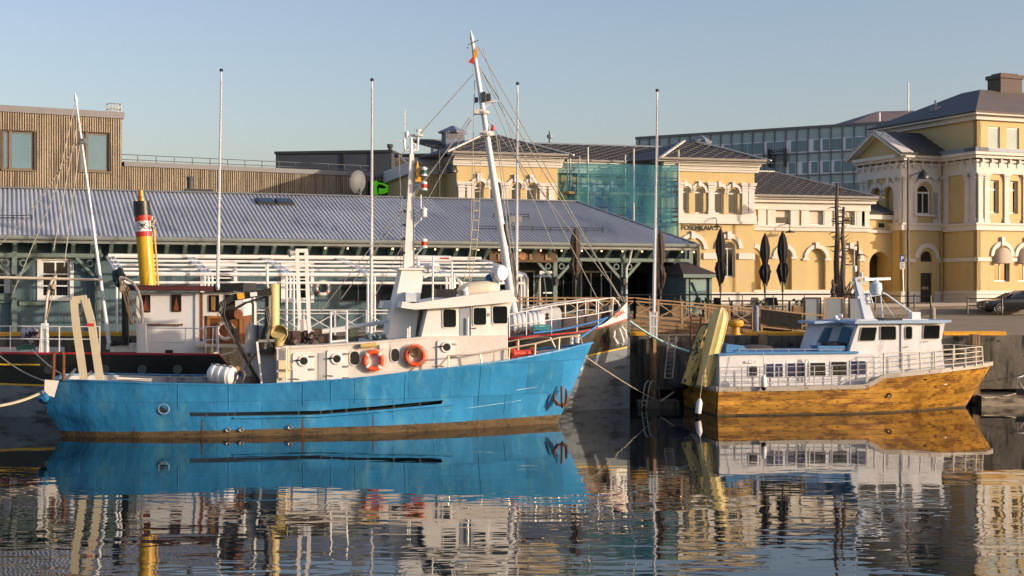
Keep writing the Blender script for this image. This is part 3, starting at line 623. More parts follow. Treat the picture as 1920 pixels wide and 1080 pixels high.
r = .65; arcband(wD, mb, niche[0][1]-r, ny1-r, r+.02, r+.32, 0, .12, a1=80)
mb.build('arch_moulding', stw, st)
m = MB()
for i, b in enumerate(niche): 
    pass
wall_lamp(wD, 1471, 436, st)
eaves(wD, dL, dR-.2, zd, st)
E = zd+.12; r0 = SF.P(1413, 322, 4.6); r1 = SF.P(1452, 323, 4.6)
roof_poly([(dL+.3, .05, E), (dR+.75, .05, E), (r1.x, 4.6, r1.z), (dL+.3, 4.6, r1.z)], par=st, sp=.5)
roof_poly([(dR+.75, .05, E), (dR+.75, 10, E), (r1.x, 4.6, r1.z)], par=st, lat=False)
mb = MB(); mb.beam((dR+.75, .05, E+.06), (r1.x, 4.6, r1.z+.05), .16, .08); mb.beam((dL+.3, 4.6, r1.z+.05), (r1.x, 4.6, r1.z+.05), .2, .08); mb.build('hip_flashing', stw, st)
# ---- recessed wing B (px 1045-1275)
wB = Wall(SF, 'R', 2.2); aR = S(1045, -.2)
bL, bR = aR-2, cL+.5; zB = zc-.1
upB = [(wB.rect(x, 353, x+16, 399)) for x in (1062, 1085, 1115, 1140, 1170, 1195, 1225)]; upB = [(a, b, wz0, wz1) for a, b, c, d in upB]
facade(wB, [(bL, 0), (bR, 0), (bR, zB-.2), (bL, zB-.2)], [apoly(*b) for b in upB], yel, st, .3)
for b in upB: window(wB, b, st, trimw, glass, True, .09, 0, 0, .2)
mb = MB(); wB.box(mb, bL, bR, 0, zB-.3, -10, -.35); mb.build('inner_block', yel, st)
cornice(wB, bL, bR, zB, st, .6); eaves(wB, bL, bR, zB, st)
for b in upB: arch_mould(wB, b, .1, .22, .12, .4, .14, st)
mb = MB(); wB.box(mb, bL, bR, wz0-.5, wz0-.05, 0, .16); mb.build('string_course', stw, st)
E = zB+.1; rb0 = SF.P(985, 270, 8.5); rb1 = SF.P(1225, 276, 8.5); zr_ = (rb0.z+rb1.z)/2
roof_poly([(bL-3, 1.4, E), (bR+.3, 1.4, E), (rb1.x+1.5, 8.5, zr_), (bL-6, 8.5, zr_)], par=st, sp=.6)
mb = MB(); mb.beam((bL-6, 8.5, zr_+.06), (rb1.x+1.5, 8.5, zr_+.06), .25, .1); a = SF.S(1031, 9); mb.tube((a, 9, zr_-.3), (a, 9, zr_+1.0), .09); mb.tube((a, 9, zr_+.5), (a, 9, zr_+.75), .22); mb.build('ridge_flashing', lead, st)
# ---- wing A (px 857-1045), with lower part at its left
wA = Wall(SF, 'R', -.2); aL = S(857, -.2)
upA = [(wA.rect(x, 353, x1, 399)) for x, x1 in ((889, 907), (918, 936), (958, 976), (987, 1005))]; upA = [(a, b, wz0, wz1) for a, b, c, d in upA]
facade(wA, [(aL, 0), (aR, 0), (aR, zc-.3), (aL, zc-.3)], [apoly(*b) for b in upA], yel, st, .3)
for b in upA: window(wA, b, st, trimw, glass, True, .09, 0, 0, .2)
mb = MB(); wA.box(mb, aL, aR, 0, zc-.3, -14, -.35); mb.build('inner_block', yel, st)
mb = MB(); wA.box(mb, aL-.02, aL, 0, zc-.35, -14, 0); wA.box(mb, aR, aR+.02, 0, zc-.35, -14, 0); mb.build('side_wall', yel, st)
cornice(wA, aL-.3, aR+.3, zc, st, .6); eaves(wA, aL, aR, zc, st)
wl2 = Wall(SF, 'L', aL); m = MB()
for f0, f1, o in ((0, .25, .12), (.25, .45, .2), (.45, .62, .24), (.62, .8, .42), (.8, 1, .55)): wl2.box(m, 0, 8, zc-.6+f0*.6, zc-.6+f1*.6, -.1, o)
m.build('cornice', stw, st)
for b in upA: arch_mould(wA, b, .13, .23, .12, .47, .14, st)
mb = MB(); wA.box(mb, aL, aR, wz0-.6, wz0-.05, 0, .2); mb.build('string_course', stw, st)
for px in (865, 881, 946, 1017, 1034): pilaster(wA, wA.az(px, 0)[0], wz0-.1, wA.az(950, 343)[1], st, .42)
E = zc+.12; pk = SF.P(918, 254, 4.2)
roof_poly([(aL-.85, -1.05, E), (aR+.85, -1.05, E), (pk.x+.6, 4.2, pk.z), (pk.x-.5, 4.2, pk.z)], par=st, sp=.62)
roof_poly([(aR+.85, -1.05, E), (aR+.85, 12, E), (pk.x+.6, 12, pk.z), (pk.x+.6, 4.2, pk.z)], par=st, lat=False)
bl = SF.P(786, 302, 3.0)
roof_poly([(aL-.85, -1.05, E), (pk.x-.5, 4.2, pk.z), (pk.x-.5, 10, pk.z), (bl.x+1.0, 10, E), (bl.x-.2, 2.4, E)], par=st, lat=False)
mb = MB(); mb.beam((aL-.85, -1.05, E+.06), (pk.x-.5, 4.2, pk.z+.04), .16, .08); mb.beam((aR+.85, -1.05, E+.06), (pk.x+.6, 4.2, pk.z+.04), .2, .08); mb.build('hip_flashing', stw, st)
cupola(SF, 836, 871, 238, 266, 6.0, st)
mb = MB(); v = SF.P(813, 268, 12); mb.box((v.x, 12, 6), (v.x+1.3, 13, v.z)); mb.build('chimney', lead, st)
# set-back part at the left with the oblique flank
wA2 = Wall(SF, 'R', 3.0); l0 = S(781, 3.0); mb = MB(); wA2.box(mb, l0, aL, 0, zc-.4, -10, 0)
q = SF.P(721, 316, 0); fl_ = Wall(SF, 'R', 0)
d2 = 101.5; x2, y2 = (721-HX)/FPX*d2, d2; ls, lt = (x2-SF.x)*SF.c+(y2-SF.y)*SF.n, -(x2-SF.x)*SF.n+(y2-SF.y)*SF.c
mb.prism([(l0, 3.0, 0), (ls, lt, 0), (ls, lt+8, 0), (l0, 13, 0)], (0, 0, zc-.35)); mb.build('rear_wing_wall', yel, st)
mb = MB(); wA2.box(mb, l0-.05, aL, zc-.95, zc+.05, -.1, .22); wA2.box(mb, l0-.3, aL, zc-.3, zc+.05, -.1, .45)
mb.beam((l0-.1, 2.9, zc-.42), (ls-.1, lt, zc-.42), .35, .8); mb.build('cornice', stw, st)
mb = MB(); a = wA2.az(828, 0)[0]; wA2.box(mb, a-.22, a+.22, 5.2, 5.75, 0, .15); wA2.box(mb, S(822, 3), aL, 6.2, 6.28, 0, .06); mb.build('keystone_trim', stw, st)
# ================================================================ SCAFFOLD WITH NETTING
sc = fthing('scaffold', SF, 'scaffold wrapped in translucent blue-green netting on the yellow station facade', 'scaffold')
sT = -.55; sb0, sb1 = S(1082, sT), S(1273, sT)
zN = SF.P(1170, 308, sT).z
net = bpy.data.materials.new('blue_green_netting'); net.use_nodes = True; n = net.node_tree; b = n.nodes['Principled BSDF']; L = n.links.new
b.inputs['Roughness'].default_value = .8
tcn = n.nodes.new('ShaderNodeTexCoord'); mpn = n.nodes.new('ShaderNodeMapping'); mpn.inputs['Scale'].default_value = (.5, .5, .28); L(tcn.outputs['Object'], mpn.inputs[0])
nn = n.nodes.new('ShaderNodeTexNoise'); nn.inputs['Scale'].default_value = 1.4; nn.inputs['Detail'].default_value = 3; L(mpn.outputs[0], nn.inputs[0])
rr = n.nodes.new('ShaderNodeValToRGB'); rr.color_ramp.elements[0].color = c8(48, 116, 170); rr.color_ramp.elements[1].color = c8(90, 176, 182); rr.color_ramp.elements[0].position = .35; rr.color_ramp.elements[1].position = .68
L(nn.outputs[0], rr.inputs[0]); L(rr.outputs[0], b.inputs['Base Color'])
tr = n.nodes.new('ShaderNodeBsdfTransparent'); ms = n.nodes.new('ShaderNodeMixShader'); ms.inputs[0].default_value = .52; tr.inputs[0].default_value = (.75, .95, .95, 1)
tl = n.nodes.new('ShaderNodeBsdfTranslucent'); L(rr.outputs[0], tl.inputs[0]); m2 = n.nodes.new('ShaderNodeMixShader'); m2.inputs[0].default_value = .45; L(b.outputs[0], m2.inputs[1]); L(tl.outputs[0], m2.inputs[2])
L(tr.outputs[0], ms.inputs[1]); L(m2.outputs[0], ms.inputs[2]); L(ms.outputs[0], n.nodes['Material Output'].inputs[0])
def drape(pts, z0, z1):
    m = MB(); vs = []; nu = 0
    for (p, q) in zip(pts, pts[1:]):
        k = max(2, int((Vector(q)-Vector(p)).length/.35))
        for i in range(k+1): f = i/k; vs.append((p[0]+(q[0]-p[0])*f, p[1]+(q[1]-p[1])*f+.06*math.sin(i*1.7)))
    nz = 12; vv = []
    for x, y in vs:
        for j in range(nz+1): vv.append((x+random.uniform(-.02, .02), y+random.uniform(-.03, .03), z0+(z1-z0)*j/nz))
    m.add(vv, [(i*(nz+1)+j, (i+1)*(nz+1)+j, (i+1)*(nz+1)+j+1, i*(nz+1)+j+1) for i in range(len(vs)-1) for j in range(nz)]); return m
s1 = S(1049, .9); s2 = S(1052, 1.6)
drape([(s2-.2, 2.0), (s1, .9), (sb0, sT), (sb1, sT), (sb1, -.1)], 2.4, zN).build('netting', net, sc, smooth=True)
mb = MB(); poles = [1064, 1068, 1086, 1102, 1172, 1188, 1238, 1256, 1272]
zP = SF.P(1170, 288, sT).z
for px in (1102, 1172, 1188, 1272, 1256): m = MB(); t_ = sT+.04 if px != 1172 and px != 1256 else .7; a = S(px, t_); m.tube((a, t_, 0), (a, t_, zP+.35-(0.3 if px in (1172, 1256) else 0)), .06, n=6); m.build('pole', steel, sc)
for px, t_ in ((1064, 1.2), (1069, .4), (1086, -.1), (1238, .7)): m = MB(); a = S(px, t_); m.tube((a, t_, 0), (a, t_, zP-.2), .05, n=6); m.build('pole', steel, sc)
for z in (zN-4.2, zN-2.15, zN-.15+.1-2.0+1.7):
    pass
for z in (zN-1.9, zN-3.9, zN-5.8):
    m = MB(); m.box((sb0-.5, sT+.1, z-.1), (sb1, .75, z+.05)); m.build('platform', woodg, sc)
    m = MB()
    for h in (.55, 1.05): m.tube((sb0-.3, sT+.06, z+h), (sb1, sT+.06, z+h), .04, n=5)
    a = sb0
    while a < sb1: m.tube((a, sT+.06, z), (a, sT+.06, z+1.05), .035, n=5); a += .95
    for x in (sb1-.9, sb1): 
        for k in range(3): m.beam((sb1-.95, sT+.05, z+.35*k+.1), (sb1+.02, sT+.05, z+.35*k+.16), .05, .12)
    m.build('guard_rail', darkm, sc)
# ================================================================ GLASS-FRONTED OFFICE
GF = Fr((1600-HX)/FPX*150, 150, -31, 4.0); wl = Wall(GF, 'R', 0); S = lambda px, t=0: GF.S(px, t)
ofc = fthing('glass_office', GF, 'long pale green glass-panelled office block with rows of windows behind the slate roofs', 'building')
g0, g1 = S(1192), S(1720); zt = wl.az(1600, 235)[1]
gp = pm('green_glass_panels', c8(150, 172, 176), .15, .10, .12, spec=.7, spots=c8(160, 184, 182), spthr=.56, spsc=(.16, .16, 1.0)); wp = pm('white_panels', c8(226, 230, 234), .5, .05, 1)
st_h = wl.az(1600, 259)[1]-wl.az(1600, 301)[1]; rows = []
mb = MB(); wl.box(mb, g0, g1, 0, zt, -14, 0); mb.build('wall', gp, ofc)
for k in range(4): rows.append((wl.az(1600, 279)[1]-k*st_h, wl.az(1600, 258)[1]-k*st_h))
mb = MB(); 
for z0, z1 in rows: wl.box(mb, g0, g1, z0-.15, z1+.1, 0, .05)
mb.build('window_band', wp, ofc)
mod = (S(1623.5)-S(1601.5)); a = S(1601.5); k = -int((a-g0)/mod)
mb = MB(); random.seed(5)
for i in range(k, int((g1-a)/mod)+1): wl.box(mb, a+i*mod-.06, a+i*mod+.06, 3, zt, 0, .16)
wl.box(mb, g0, g1, zt-.05, zt+.22, -14, .2)
for z0, z1 in rows: wl.box(mb, g0, g1, z0-.3, z0-.15, 0, .12)
mb.build('mullion_grid', gtrim, ofc)
for z0, z1 in rows[:3]:
    for i in range(k, int((g1-a)/mod)+1):
        x = a+i*mod; pat = random.choice([((.08, .42), (.45, .95)), ((.3, .85),), ((.06, .5), (.55, .92)), ((.1, .9),), ((.5, .95),)])
        m = MB()
        for f0, f1 in pat: wl.box(m, x+f0*mod, x+f1*mod, z0, z1, .055, .075)
        m.build('window', glass_b, ofc)
mb = MB(); bx_ = wl.rect(1444, 292, 1476, 300)
for px in (1445, 1475): wl.box(mb, S(px)-.05, S(px)+.05, rows[0][0]-1.6, rows[0][0]+.4, .1, .9)
for i in range(6): wl.box(mb, S(1445), S(1475), rows[0][0]-.9+i*.22, rows[0][0]-.84+i*.22, .8, .9)
mb.build('balcony', darkm, ofc)
# far roofs behind the corner building
XF = Fr(50, 170, 20, 4.0); fb = fthing('far_hip_roofed_building', XF, 'distant building with low brown hip roof between the office block and corner house', 'building')
v0, v1, v2, v3 = XF.P(1584, 238, 0), XF.P(1645, 209, 6), XF.P(1712, 207, 6), XF.P(1760, 236, 0)
m = MB(); m.box((v0.x, 0, 0), (v3.x, 12, v0.z)); m.build('wall', MATS['green_glass_panels'], fb)
m = MB(); m.add([v0, v3, v2, v1, (v0.x, 12, v0.z), (v3.x, 12, v0.z)], [(0, 1, 2, 3), (0, 3, 4), (4, 3, 2, 5), (1, 5, 2)]); m.build('roof', pm('brown_sheet_roof', c8(104, 92, 92), .6, .1, .5), fb)
m = MB(); v = XF.P(1703, 200, 4); m.tube(v-Vector((0, 0, .6)), v+Vector((0, 0, 3.0)), .1); v = XF.P(1649, 222, -.5); m.tube(v-Vector((0, 0, 1.0)), v+Vector((0, 0, .7)), .12); m.build('antenna', whitem, fb)
# ================================================================ CORNER BUILDING
CF = Fr(34.2, 102, 22.6, 3.85); S = lambda px, t=0: CF.S(px, t)
cb = fthing('corner_building', CF, 'tall yellow corner building with white pilasters, pediment bay and chimney at right', 'building')
wR, wL = Wall(CF, 'R', 0), Wall(CF, 'L', 0)
Rw = 16; kb = 3.73; zz = lambda y: wR.az(1831, y)[1]
zT, zLg, zBd, zBb, zSc, zPl = zz(213), zz(286), zz(312), zz(424), zz(486), zz(545)
r3 = [(wR.rect(1853, 238, 1875, 279)), (wR.rect(1888, 238, 1911, 279)), wR.rect(1930, 238, 1953, 279)]
r2 = [(wR.rect(1855, 338, 1873, 400)), (wR.rect(1891, 338, 1909, 400)), wR.rect(1934, 338, 1952, 400)]
r1 = [wR.rect(1864, 464, 1893, 528), wR.rect(1909, 464, 1938, 528)]
fx = lambda L_, y0, y1: [(a, b, wR.az(1870, y1)[1], wR.az(1870, y0)[1]) for a, b, c, d in L_]
r3, r2, r1 = fx(r3, 238, 279), fx(r2, 338, 400), fx(r1, 462, 528)
facade(wR, rpoly(0, Rw, 0, zT), [rpoly(*b) for b in r3+r2]+[apoly(*b) for b in r1], yel, cb, .35)
bl_ = pm('pale_blind', c8(176, 186, 178), .8, .08, 2)
for b in r3: window(wR, b, cb, trimw, glass, False, .1, 0, 0, .1, blind=(bl_, .05))
for b in r2: window(wR, b, cb, trimw, glass, False, .12, 0, 0, .25, transom=b[2]+(b[3]-b[2])*.72)
for b in r1:
    window(wR, b, cb, trimw, glass, True, .1, 1, 0, .25, transom=b[3]-(b[1]-b[0])*.75)
    r = (b[1]-b[0])/2; c = (b[0]+b[1])/2; m = MB(); n_ = 10; vs = []
    for i in range(n_+1):
        for j in range(7):
            t = math.pi*i/n_; f = j/6; o = .1+.5*math.sin(f*math.pi/2); zf = math.cos(f*math.pi/2)
            vs.append(wR.M(c+math.cos(t)*(r+.05)*(1-.0*f), b[3]-r*1.25+(math.sin(t)*r*1.2)*zf-(1-zf)*.35, o*math.sin(t)**.4 if f else .02))
    m.add(vs, [(i*7+j, i*7+j+1, (i+1)*7+j+1, (i+1)*7+j) for i in range(n_) for j in range(6)]); m.build('awning', pm('taupe_awning', c8(190, 170, 150), .9, .05, 2) if 'taupe_awning' not in MATS else MATS['taupe_awning'], cb, smooth=True)
kx = wL.az(1646, 250)[0]
facade(wL, rpoly(0, kx, 0, zT), [], yel, cb, .35, 'side_wall')
mb = MB(); mb.box((.4, .4, 0), (Rw, kx+.2, zT)); mb.box((.02, kx, 0), (.4, kx+.3, zT)); mb.build('inner_block', yel, cb)
def both(f): f(wR, 0, Rw); f(wL, 0, kb)
m = MB()
def belt(wl, a0, a1, z0, z1, o): q_ = MB(); wl.box(q_, a0-(o if wl is wR else 0), a1, z0, z1, -.02, o); q_.build('stucco_band', stw, cb)
for wl, a1 in ((wR, Rw), (wL, kb)):
    belt(wl, 0, a1, zBd-.5, zBd+.35, .14); belt(wl, 0, a1, zBd+.35, zBd+.5, .26)
    belt(wl, 0, a1, zBb-.3, zBb+.25, .2); belt(wl, 0, a1, zBb+.1, zBb+.25, .32)
    belt(wl, 0, a1, zLg-.2, zLg+.02, .85); belt(wl, 0, a1, zLg-.42, zLg-.2, .6)
    belt(wl, 0, a1, zPl-.25, zPl, .18); belt(wl, 0, a1, 0, zPl-.28, .12)
for wl, a1 in ((wR, Rw), (wL, kx)): belt(wl, 0, a1, zT-.45, zT, .3); belt(wl, 0, a1, zT-.12, zT+.12, .75)
for x0, x1 in ((1831, 1860),): pass
for w__, x0_, x1_ in ((wR, 0, r1[0][0]-.35), (wR, r1[0][1]+.1, r1[1][0]-.1), (wL, 0, kb)): m = MB(); w__.box(m, x0_, x1_, zSc-.15, zSc+.13, 0, .13); m.build('string_course', stw, cb)
m = MB(); wR.box(m, -.9, Rw, zLg+.02, zLg+.3, -.3, .9); wL.box(m, -.9, kb, zLg+.02, zLg+.3, -.3, .9); m.build('ledge_roof', lead, cb)
for b in r1: arch_mould(wR, b, .1, .28, .13, .6, .16, cb)
for wl, a1 in ((wR, Rw-4), (wL, kb)):
    a = .25
    while a < a1: m = MB(); wl.box(m, a-.08, a+.08, zLg-1.05, zLg-.42, 0, .2); wl.box(m, a-.08, a+.08, zLg-.72, zLg-.42, .18, .42); m.build('cornice_bracket', stw, cb); a += .86
for px in (1837, 1849, 1886, 1921, 1932): pilaster(wR, wR.az(px, 0)[0], zBb+.25, zBd-.5, cb, .42)
for px in (1816, 1825, 1775): t, z = wL.az(px, 300); pilaster(wL, t, zBb+.25, zBd-.5, cb, .6)
# top roof
ov = .85; pk = CF.P(1838, 168, 6.5)
roof_poly([(-ov, -ov, zT+.1), (Rw+1, -ov, zT+.1), (Rw+1, 6.5, pk.z), (pk.x, 6.5, pk.z)], par=cb, lat=False, mat=pm('brown_tin_roof', c8(112, 100, 92), .55, .12, 1))
roof_poly([(-ov, -ov, zT+.1), (pk.x, 6.5, pk.z), (pk.x, kx-3, pk.z), (-ov, kx+.3, zT+.1)], par=cb, lat=False, mat=slate)
mb = MB(); v0, v1 = CF.P(1868, 165, 6.5), CF.P(1908, 140, 6.5); mb.box((v0.x, 6.0, pk.z-.8), (v1.x, 7.5, v1.z-.25)); mb.box((v0.x-.12, 5.88, v1.z-.45), (v1.x+.12, 7.62, v1.z-.15)); mb.box((v0.x+.2, 6.2, v1.z-.15), (v1.x-.2, 7.3, v1.z)); mb.build('chimney', pm('sooty_brick', c8(96, 84, 78), .85, .3, 6), cb)
mb = MB(); t, z = Wall(CF, 'L', 1.6).az(1752, 212); mb.box((1.4, t-.3, z-.5), (2.0, t+.3, z+.5)); mb.tube((1.7, t, z+.4), (1.7, t, z+1.0), .08); mb.build('roof_vent', lead, cb)
# pediment bay
wS, wP = Wall(CF, 'R', kb), Wall(CF, 'L', CF.S(1691.5, kb)); sB = wP.off
k0, k1 = kb, wP.az(1611, 330)[0]; zy = lambda y: wS.az(1691, y)[1]
zEv, zb2, zb3, zsc = zy(291), zy(318), zy(424), zy(488)
win = wS.rect(1720, 345, 1746, 402); fan = wS.rect(1726, 471, 1748, 485); dor = wS.rect(1726, 512, 1748, 566)
facade(wS, rpoly(sB, 0, 0, zEv), [apoly(*win), apoly(fan[0]-.0, fan[1], fan[3]-(fan[1]-fan[0])*.72, fan[3]), rpoly(dor[0], dor[1], .02, dor[3])], yel, cb, .3, 'bay_side')
window(wS, win, cb, trimw, glass, True, .12, 1, 0, .2)
m = MB(); r = (fan[1]-fan[0])/2; wS.box(m, dor[0], dor[1], .02, dor[3], -.25, -.18); dd = m.build('door', pm('dark_panelled_door', c8(44, 46, 40), .5, .2, 3), cb)
m = MB(); wS.box(m, dor[0]+.25, dor[1]-.25, 1.05, 1.25, -.17, -.15); m.build('letter_plate', steel, dd)
m = MB(); wS.box(m, fan[0], fan[1], fan[3]-r*1.5, fan[3], -.25, -.18); wS.box(m, fan[0], fan[1], fan[3]-r*1.5, fan[3]-r*1.4, -.18, -.1); m.build('fanlight', glass, cb)
facade(wP, [(k0, 0), (k1, 0), (k1, zEv), (k0, zEv)], [apoly(*((lambda b: (b[0], b[1], zb3+.5, zb2-1.2))(sorted([wP.az(x0, 0)[0], wP.az(x1, 0)[0]])))) for x0, x1 in ((1636, 1653), (1659, 1676))], yel, cb, .25, 'bay_front')
mb = MB(); mb.box((sB+.35, k0+.35, 0), (0, k1, zEv)); mb.box((sB+.02, k1-.3, 0), (.2, k1, zEv)); mb.build('bay_block', yel, cb)
m = MB()
for wl, a0, a1 in ((wS, sB-.2, 0), (wP, k0, k1)):
    for z0, z1, o in ((zb2-.5, zb2+.35, .14), (zb2+.35, zb2+.5, .26), (zb3-.3, zb3+.25, .2), (zb3+.1, zb3+.25, .3), (zEv-.2, zEv+.05, .7), (zEv-.4, zEv-.2, .5), (zPl-.3, zPl-.05, .18), (0, zPl-.3, .12)): 
        for x0_, x1_ in ([(a0, dor[0]-.15), (dor[1]+.15, a1)] if wl is wS and (z0 == 0 or z1 == zPl-.05) else [(a0, a1)]):
            m = MB(); wl.box(m, x0_, x1_, z0, z1, -.02, o); m.build('stucco_band', stw, cb)
    if wl is wS:
        for x0_, x1_ in ((a0, fan[0]-.5), (fan[1]+.5, a1)): m = MB(); wl.box(m, x0_, x1_, zsc-.15, zsc+.13, 0, .13); m.build('string_course', stw, cb)
    a = a0+.3
    while a < a1: m = MB(); wl.box(m, a-.08, a+.08, zEv-.95, zEv-.4, 0, .3); m.build('cornice_bracket', stw, cb); a += .8
m = MB(); r = (win[1]-win[0])/2; c = (win[0]+win[1])/2; arcband(wS, m, c, win[3]-r, r+.15, r+.5, 0, .14)
for s_ in (-1, 1): wS.box(m, c+s_*(r+.32)-.22, c+s_*(r+.32)+.22, win[2]-.6, win[3]-r, 0, .12)
wS.box(m, win[0]-.3, win[1]+.3, win[2]-.15, win[2], 0, .2)
m.build('arch_moulding', stw, cb); m = MB(); r = (fan[1]-fan[0])/2; c = (fan[0]+fan[1])/2; arcband(wS, m, c, fan[3]-r, r+.25, r+.6, 0, .14)
for x0, x1 in ((1636, 1653), (1659, 1676)):
    m.build('arch_moulding', stw, cb); m = MB(); b = sorted([wP.az(x0, 0)[0], wP.az(x1, 0)[0]]); r = (b[1]-b[0])/2; arcband(wP, m, (b[0]+b[1])/2, zb2-1.2-r, r+.08, r+.4, 0, .14); wP.box(m, (b[0]+b[1])/2-.14, (b[0]+b[1])/2+.14, zb2-1.2, zb2-.5, 0, .22)
m.build('arch_moulding', stw, cb)
for px in (1697, 1708, 1753, 1763): pilaster(wS, wS.az(px, 0)[0], zb3+.25, zb2-.5, cb, .5)
for px in (1618, 1626, 1681, 1688): pilaster(wP, wP.az(px, 0)[0], zb3+.25, zb2-.5, cb, .42)
# gable
km = (k0+k1)/2; gz = wP.az(1641, 257)[1]+.1; zg0 = zEv+.05
m = MB(); m.prism([wP.M(k0-.4, zg0, 0), wP.M(k1+.4, zg0, 0), wP.M(km, gz, 0)], wP.ext(-.2)); m.build('gable', yel, cb)
m = MB()
for s_ in (-1, 1): m.beam(wP.M(km+s_*((k1-k0)/2+.8), zg0+.02, .2), wP.M(km, gz+.15, .2), 1.1, .3, (0, 0, 1))
m.build('gable_moulding', stw, cb)
for s_, kk in ((-1, k0-.9), (1, k1+.9)):
    roof_poly([wP.M(kk, zg0+.05, .75), wP.M(km, gz+.3, .75), wP.M(km, gz+.3, -3.9), wP.M(kk, zg0+.05, -3.9)], par=cb, sp=.55, lat=(s_ < 0), mat=slate)
m = MB(); v = wS.M(-.25, 0, .14); m.tube((v.x, v.y, .2), (v.x, v.y, zEv), .08); m.build('downpipe', pm('ochre_pipe', c8(170, 138, 90), .6, .1), cb)
# link with carriage arch (px 1628-1691)
wE = Wall(CF, 'R', kb+1.2); e0, e1 = wE.az(1600, 0)[0], sB+.05; arc_ = wE.rect(1630, 472, 1669, 575); ew = wE.rect(1647, 416, 1663, 429); zE2 = wE.az(1660, 402)[1]
facade(wE, rpoly(e0, e1, 0, zE2), [apoly(arc_[0], arc_[1], .02, arc_[3]), rpoly(*ew)], yel, cb, 1.2, 'link_wall'); window(wE, ew, cb, trimw, glass, fw=.09, nv=0)
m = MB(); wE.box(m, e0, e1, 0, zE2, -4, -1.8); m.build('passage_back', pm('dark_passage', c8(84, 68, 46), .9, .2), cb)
m = MB(); wE.box(m, e0, e1, zE2-.4, zE2, 0, .3); wE.box(m, e0, e1, wE.az(1660, 437)[1], wE.az(1660, 432)[1], 0, .16); a, b = wE.az(1676, 0)[0], wE.az(1689, 0)[0]; wE.box(m, a, b, 0, wE.az(1680, 456)[1], 0, .16); m.build('trim', stw, cb)
roof_poly([(e0, kb+1.2-.4, zE2+.05), (e1, kb+1.2-.4, zE2+.05), (e1-1.2, kb+5, zE2+2.3), (e0, kb+5, zE2+2.3)], par=cb, lat=False)
# ================================================================ HULL BUILDER
def hull(fr, sheer_pts, hb_deck, hb_wl, wl0, wl1, s0, s1, rows, sheer_fn, stem, stern, NS=60, flare=1.0):
    """columns of points (s,hb,z); rows = list of functions z(s); stem/stern map z->s end"""
    cols = []
    for i in range(NS+1):
        u = i/NS; col = []
        for rf in rows:
            # parametric position: ends follow the stem and stern lines
            zt = rf(s0+(s1-s0)*u)
            a, b = stern(zt), stem(zt); s = a+(b-a)*u; zt = rf(s) if callable(rf) else rf
            a, b = stern(zt), stem(zt); s = a+(b-a)*u
            sh = sheer_fn(s); f = max(0, min(1, zt/sh)); f = f**flare
            hd, hw = interp(hb_deck, u), interp(hb_wl, u); h = hw+(hd-hw)*f
            if zt < 0: h = hw*(1+zt*.5)
            col.append((s, h, zt))
        cols.append(col)
    return cols
def hull_mesh(cols, bands, skip=None):
    m = MB(); nr = len(cols[0])
    for sg in (-1, 1):
        o = [(s, sg*h, z) for c in cols for s, h, z in c]; fs = []; base = len(m.v); m.v += o
        for i in range(len(cols)-1):
            for j in range(nr-1):
                if skip and skip(i, j, sg): continue
                m.f.append((base+i*nr+j, base+(i+1)*nr+j, base+(i+1)*nr+j+1, base+i*nr+j+1)); m.m.append(bands[j])
    # transom
    base = len(m.v)
    for s, h, z in cols[0]: m.v += [(s, -h, z), (s, h, z)]
    for j in range(nr-1): m.f.append((base+2*j, base+2*j+1, base+2*j+3, base+2*j+2)); m.m.append(bands[j])
    return m
def strip(cols, j, inset, z0f, z1f, sides=(-1, 1)):
    """a wall standing just inside the hull, from z0f(s) to z1f(s)"""
    m = MB()
    for sg in sides:
        v = []
        for c in cols: s, h, z = c[j]; v += [(s, sg*max(.0, h-inset), z0f(s)), (s, sg*max(.0, h-inset), z1f(s))]
        b = len(m.v); m.v += v
        for i in range(len(cols)-1): m.f.append((b+2*i, b+2*i+2, b+2*i+3, b+2*i+1)); m.m.append(0)
    return m
def caprail(cols, zf, wdt, hgt, close=True):
    m = MB()
    for sg in (-1, 1):
        pts = [Vector((c[-1][0], sg*max(0, c[-1][1]-wdt*.3), zf(c[-1][0])+hgt*.3)) for c in cols]
        for p, q in zip(pts, pts[1:]):
            if (q-p).length > 1e-3: m.beam(p, q+(q-p).normalized()*.01, wdt, hgt)
    if close: a = cols[0][-1]; m.beam((a[0], -a[1], zf(a[0])+hgt*.3), (a[0], a[1], zf(a[0])+hgt*.3), wdt, hgt)
    return m
def deckm(cols, zf, inset=.06):
    m = MB(); v = []
    for c in cols: s, h, z = c[-2]; v += [(s, -max(0, h-inset), zf(s)), (s, max(0, h-inset), zf(s))]
    m.v = v; m.f = [(2*i, 2*i+2, 2*i+3, 2*i+1) for i in range(len(cols)-1)]; m.m = [0]*len(m.f); return m
def prof(fr, pts, t0, t1, m=None):
    m = m or MB(); m.prism([fr.P(x, y, t0) for x, y in pts], (0, t1-t0, 0)); return m
def rounded(fr, x0, y0, x1, y1, t, r=.12, lean=0):
    a = fr.P(x0, y1, t); b = fr.P(x1, y0, t); P_ = []
    for cx, cz, k in ((b.x-r, b.z-r, 0), (a.x+r, b.z-r, 1), (a.x+r, a.z+r, 2), (b.x-r, a.z+r, 3)):
        for i in range(5): q = math.pi/2*(k+i/4); P_.append(Vector((cx+r*math.cos(q), t, cz+r*math.sin(q))))
    for p in P_: p.x += lean*(p.z-a.z)
    return P_
def portlight(fr, x0, y0, x1, y1, t, par, fmat, gmat, r=.12, fw=.05, name='window', lean=0):
    A = rounded(fr, x0, y0, x1, y1, t-.03, r, lean); c = sum(A, Vector())/len(A); B = [c+(p-c)*(1-fw/(b_ if (b_ := (p-c).length) else 1)) for p in A]
    m = MB(); m.ring(A, B, (0, .04, 0)); o = m.build(name, fmat, par); m = MB(); m.prism([p+Vector((0, .015, 0)) for p in B], (0, .01, 0)); m.build('pane', gmat, o); return o
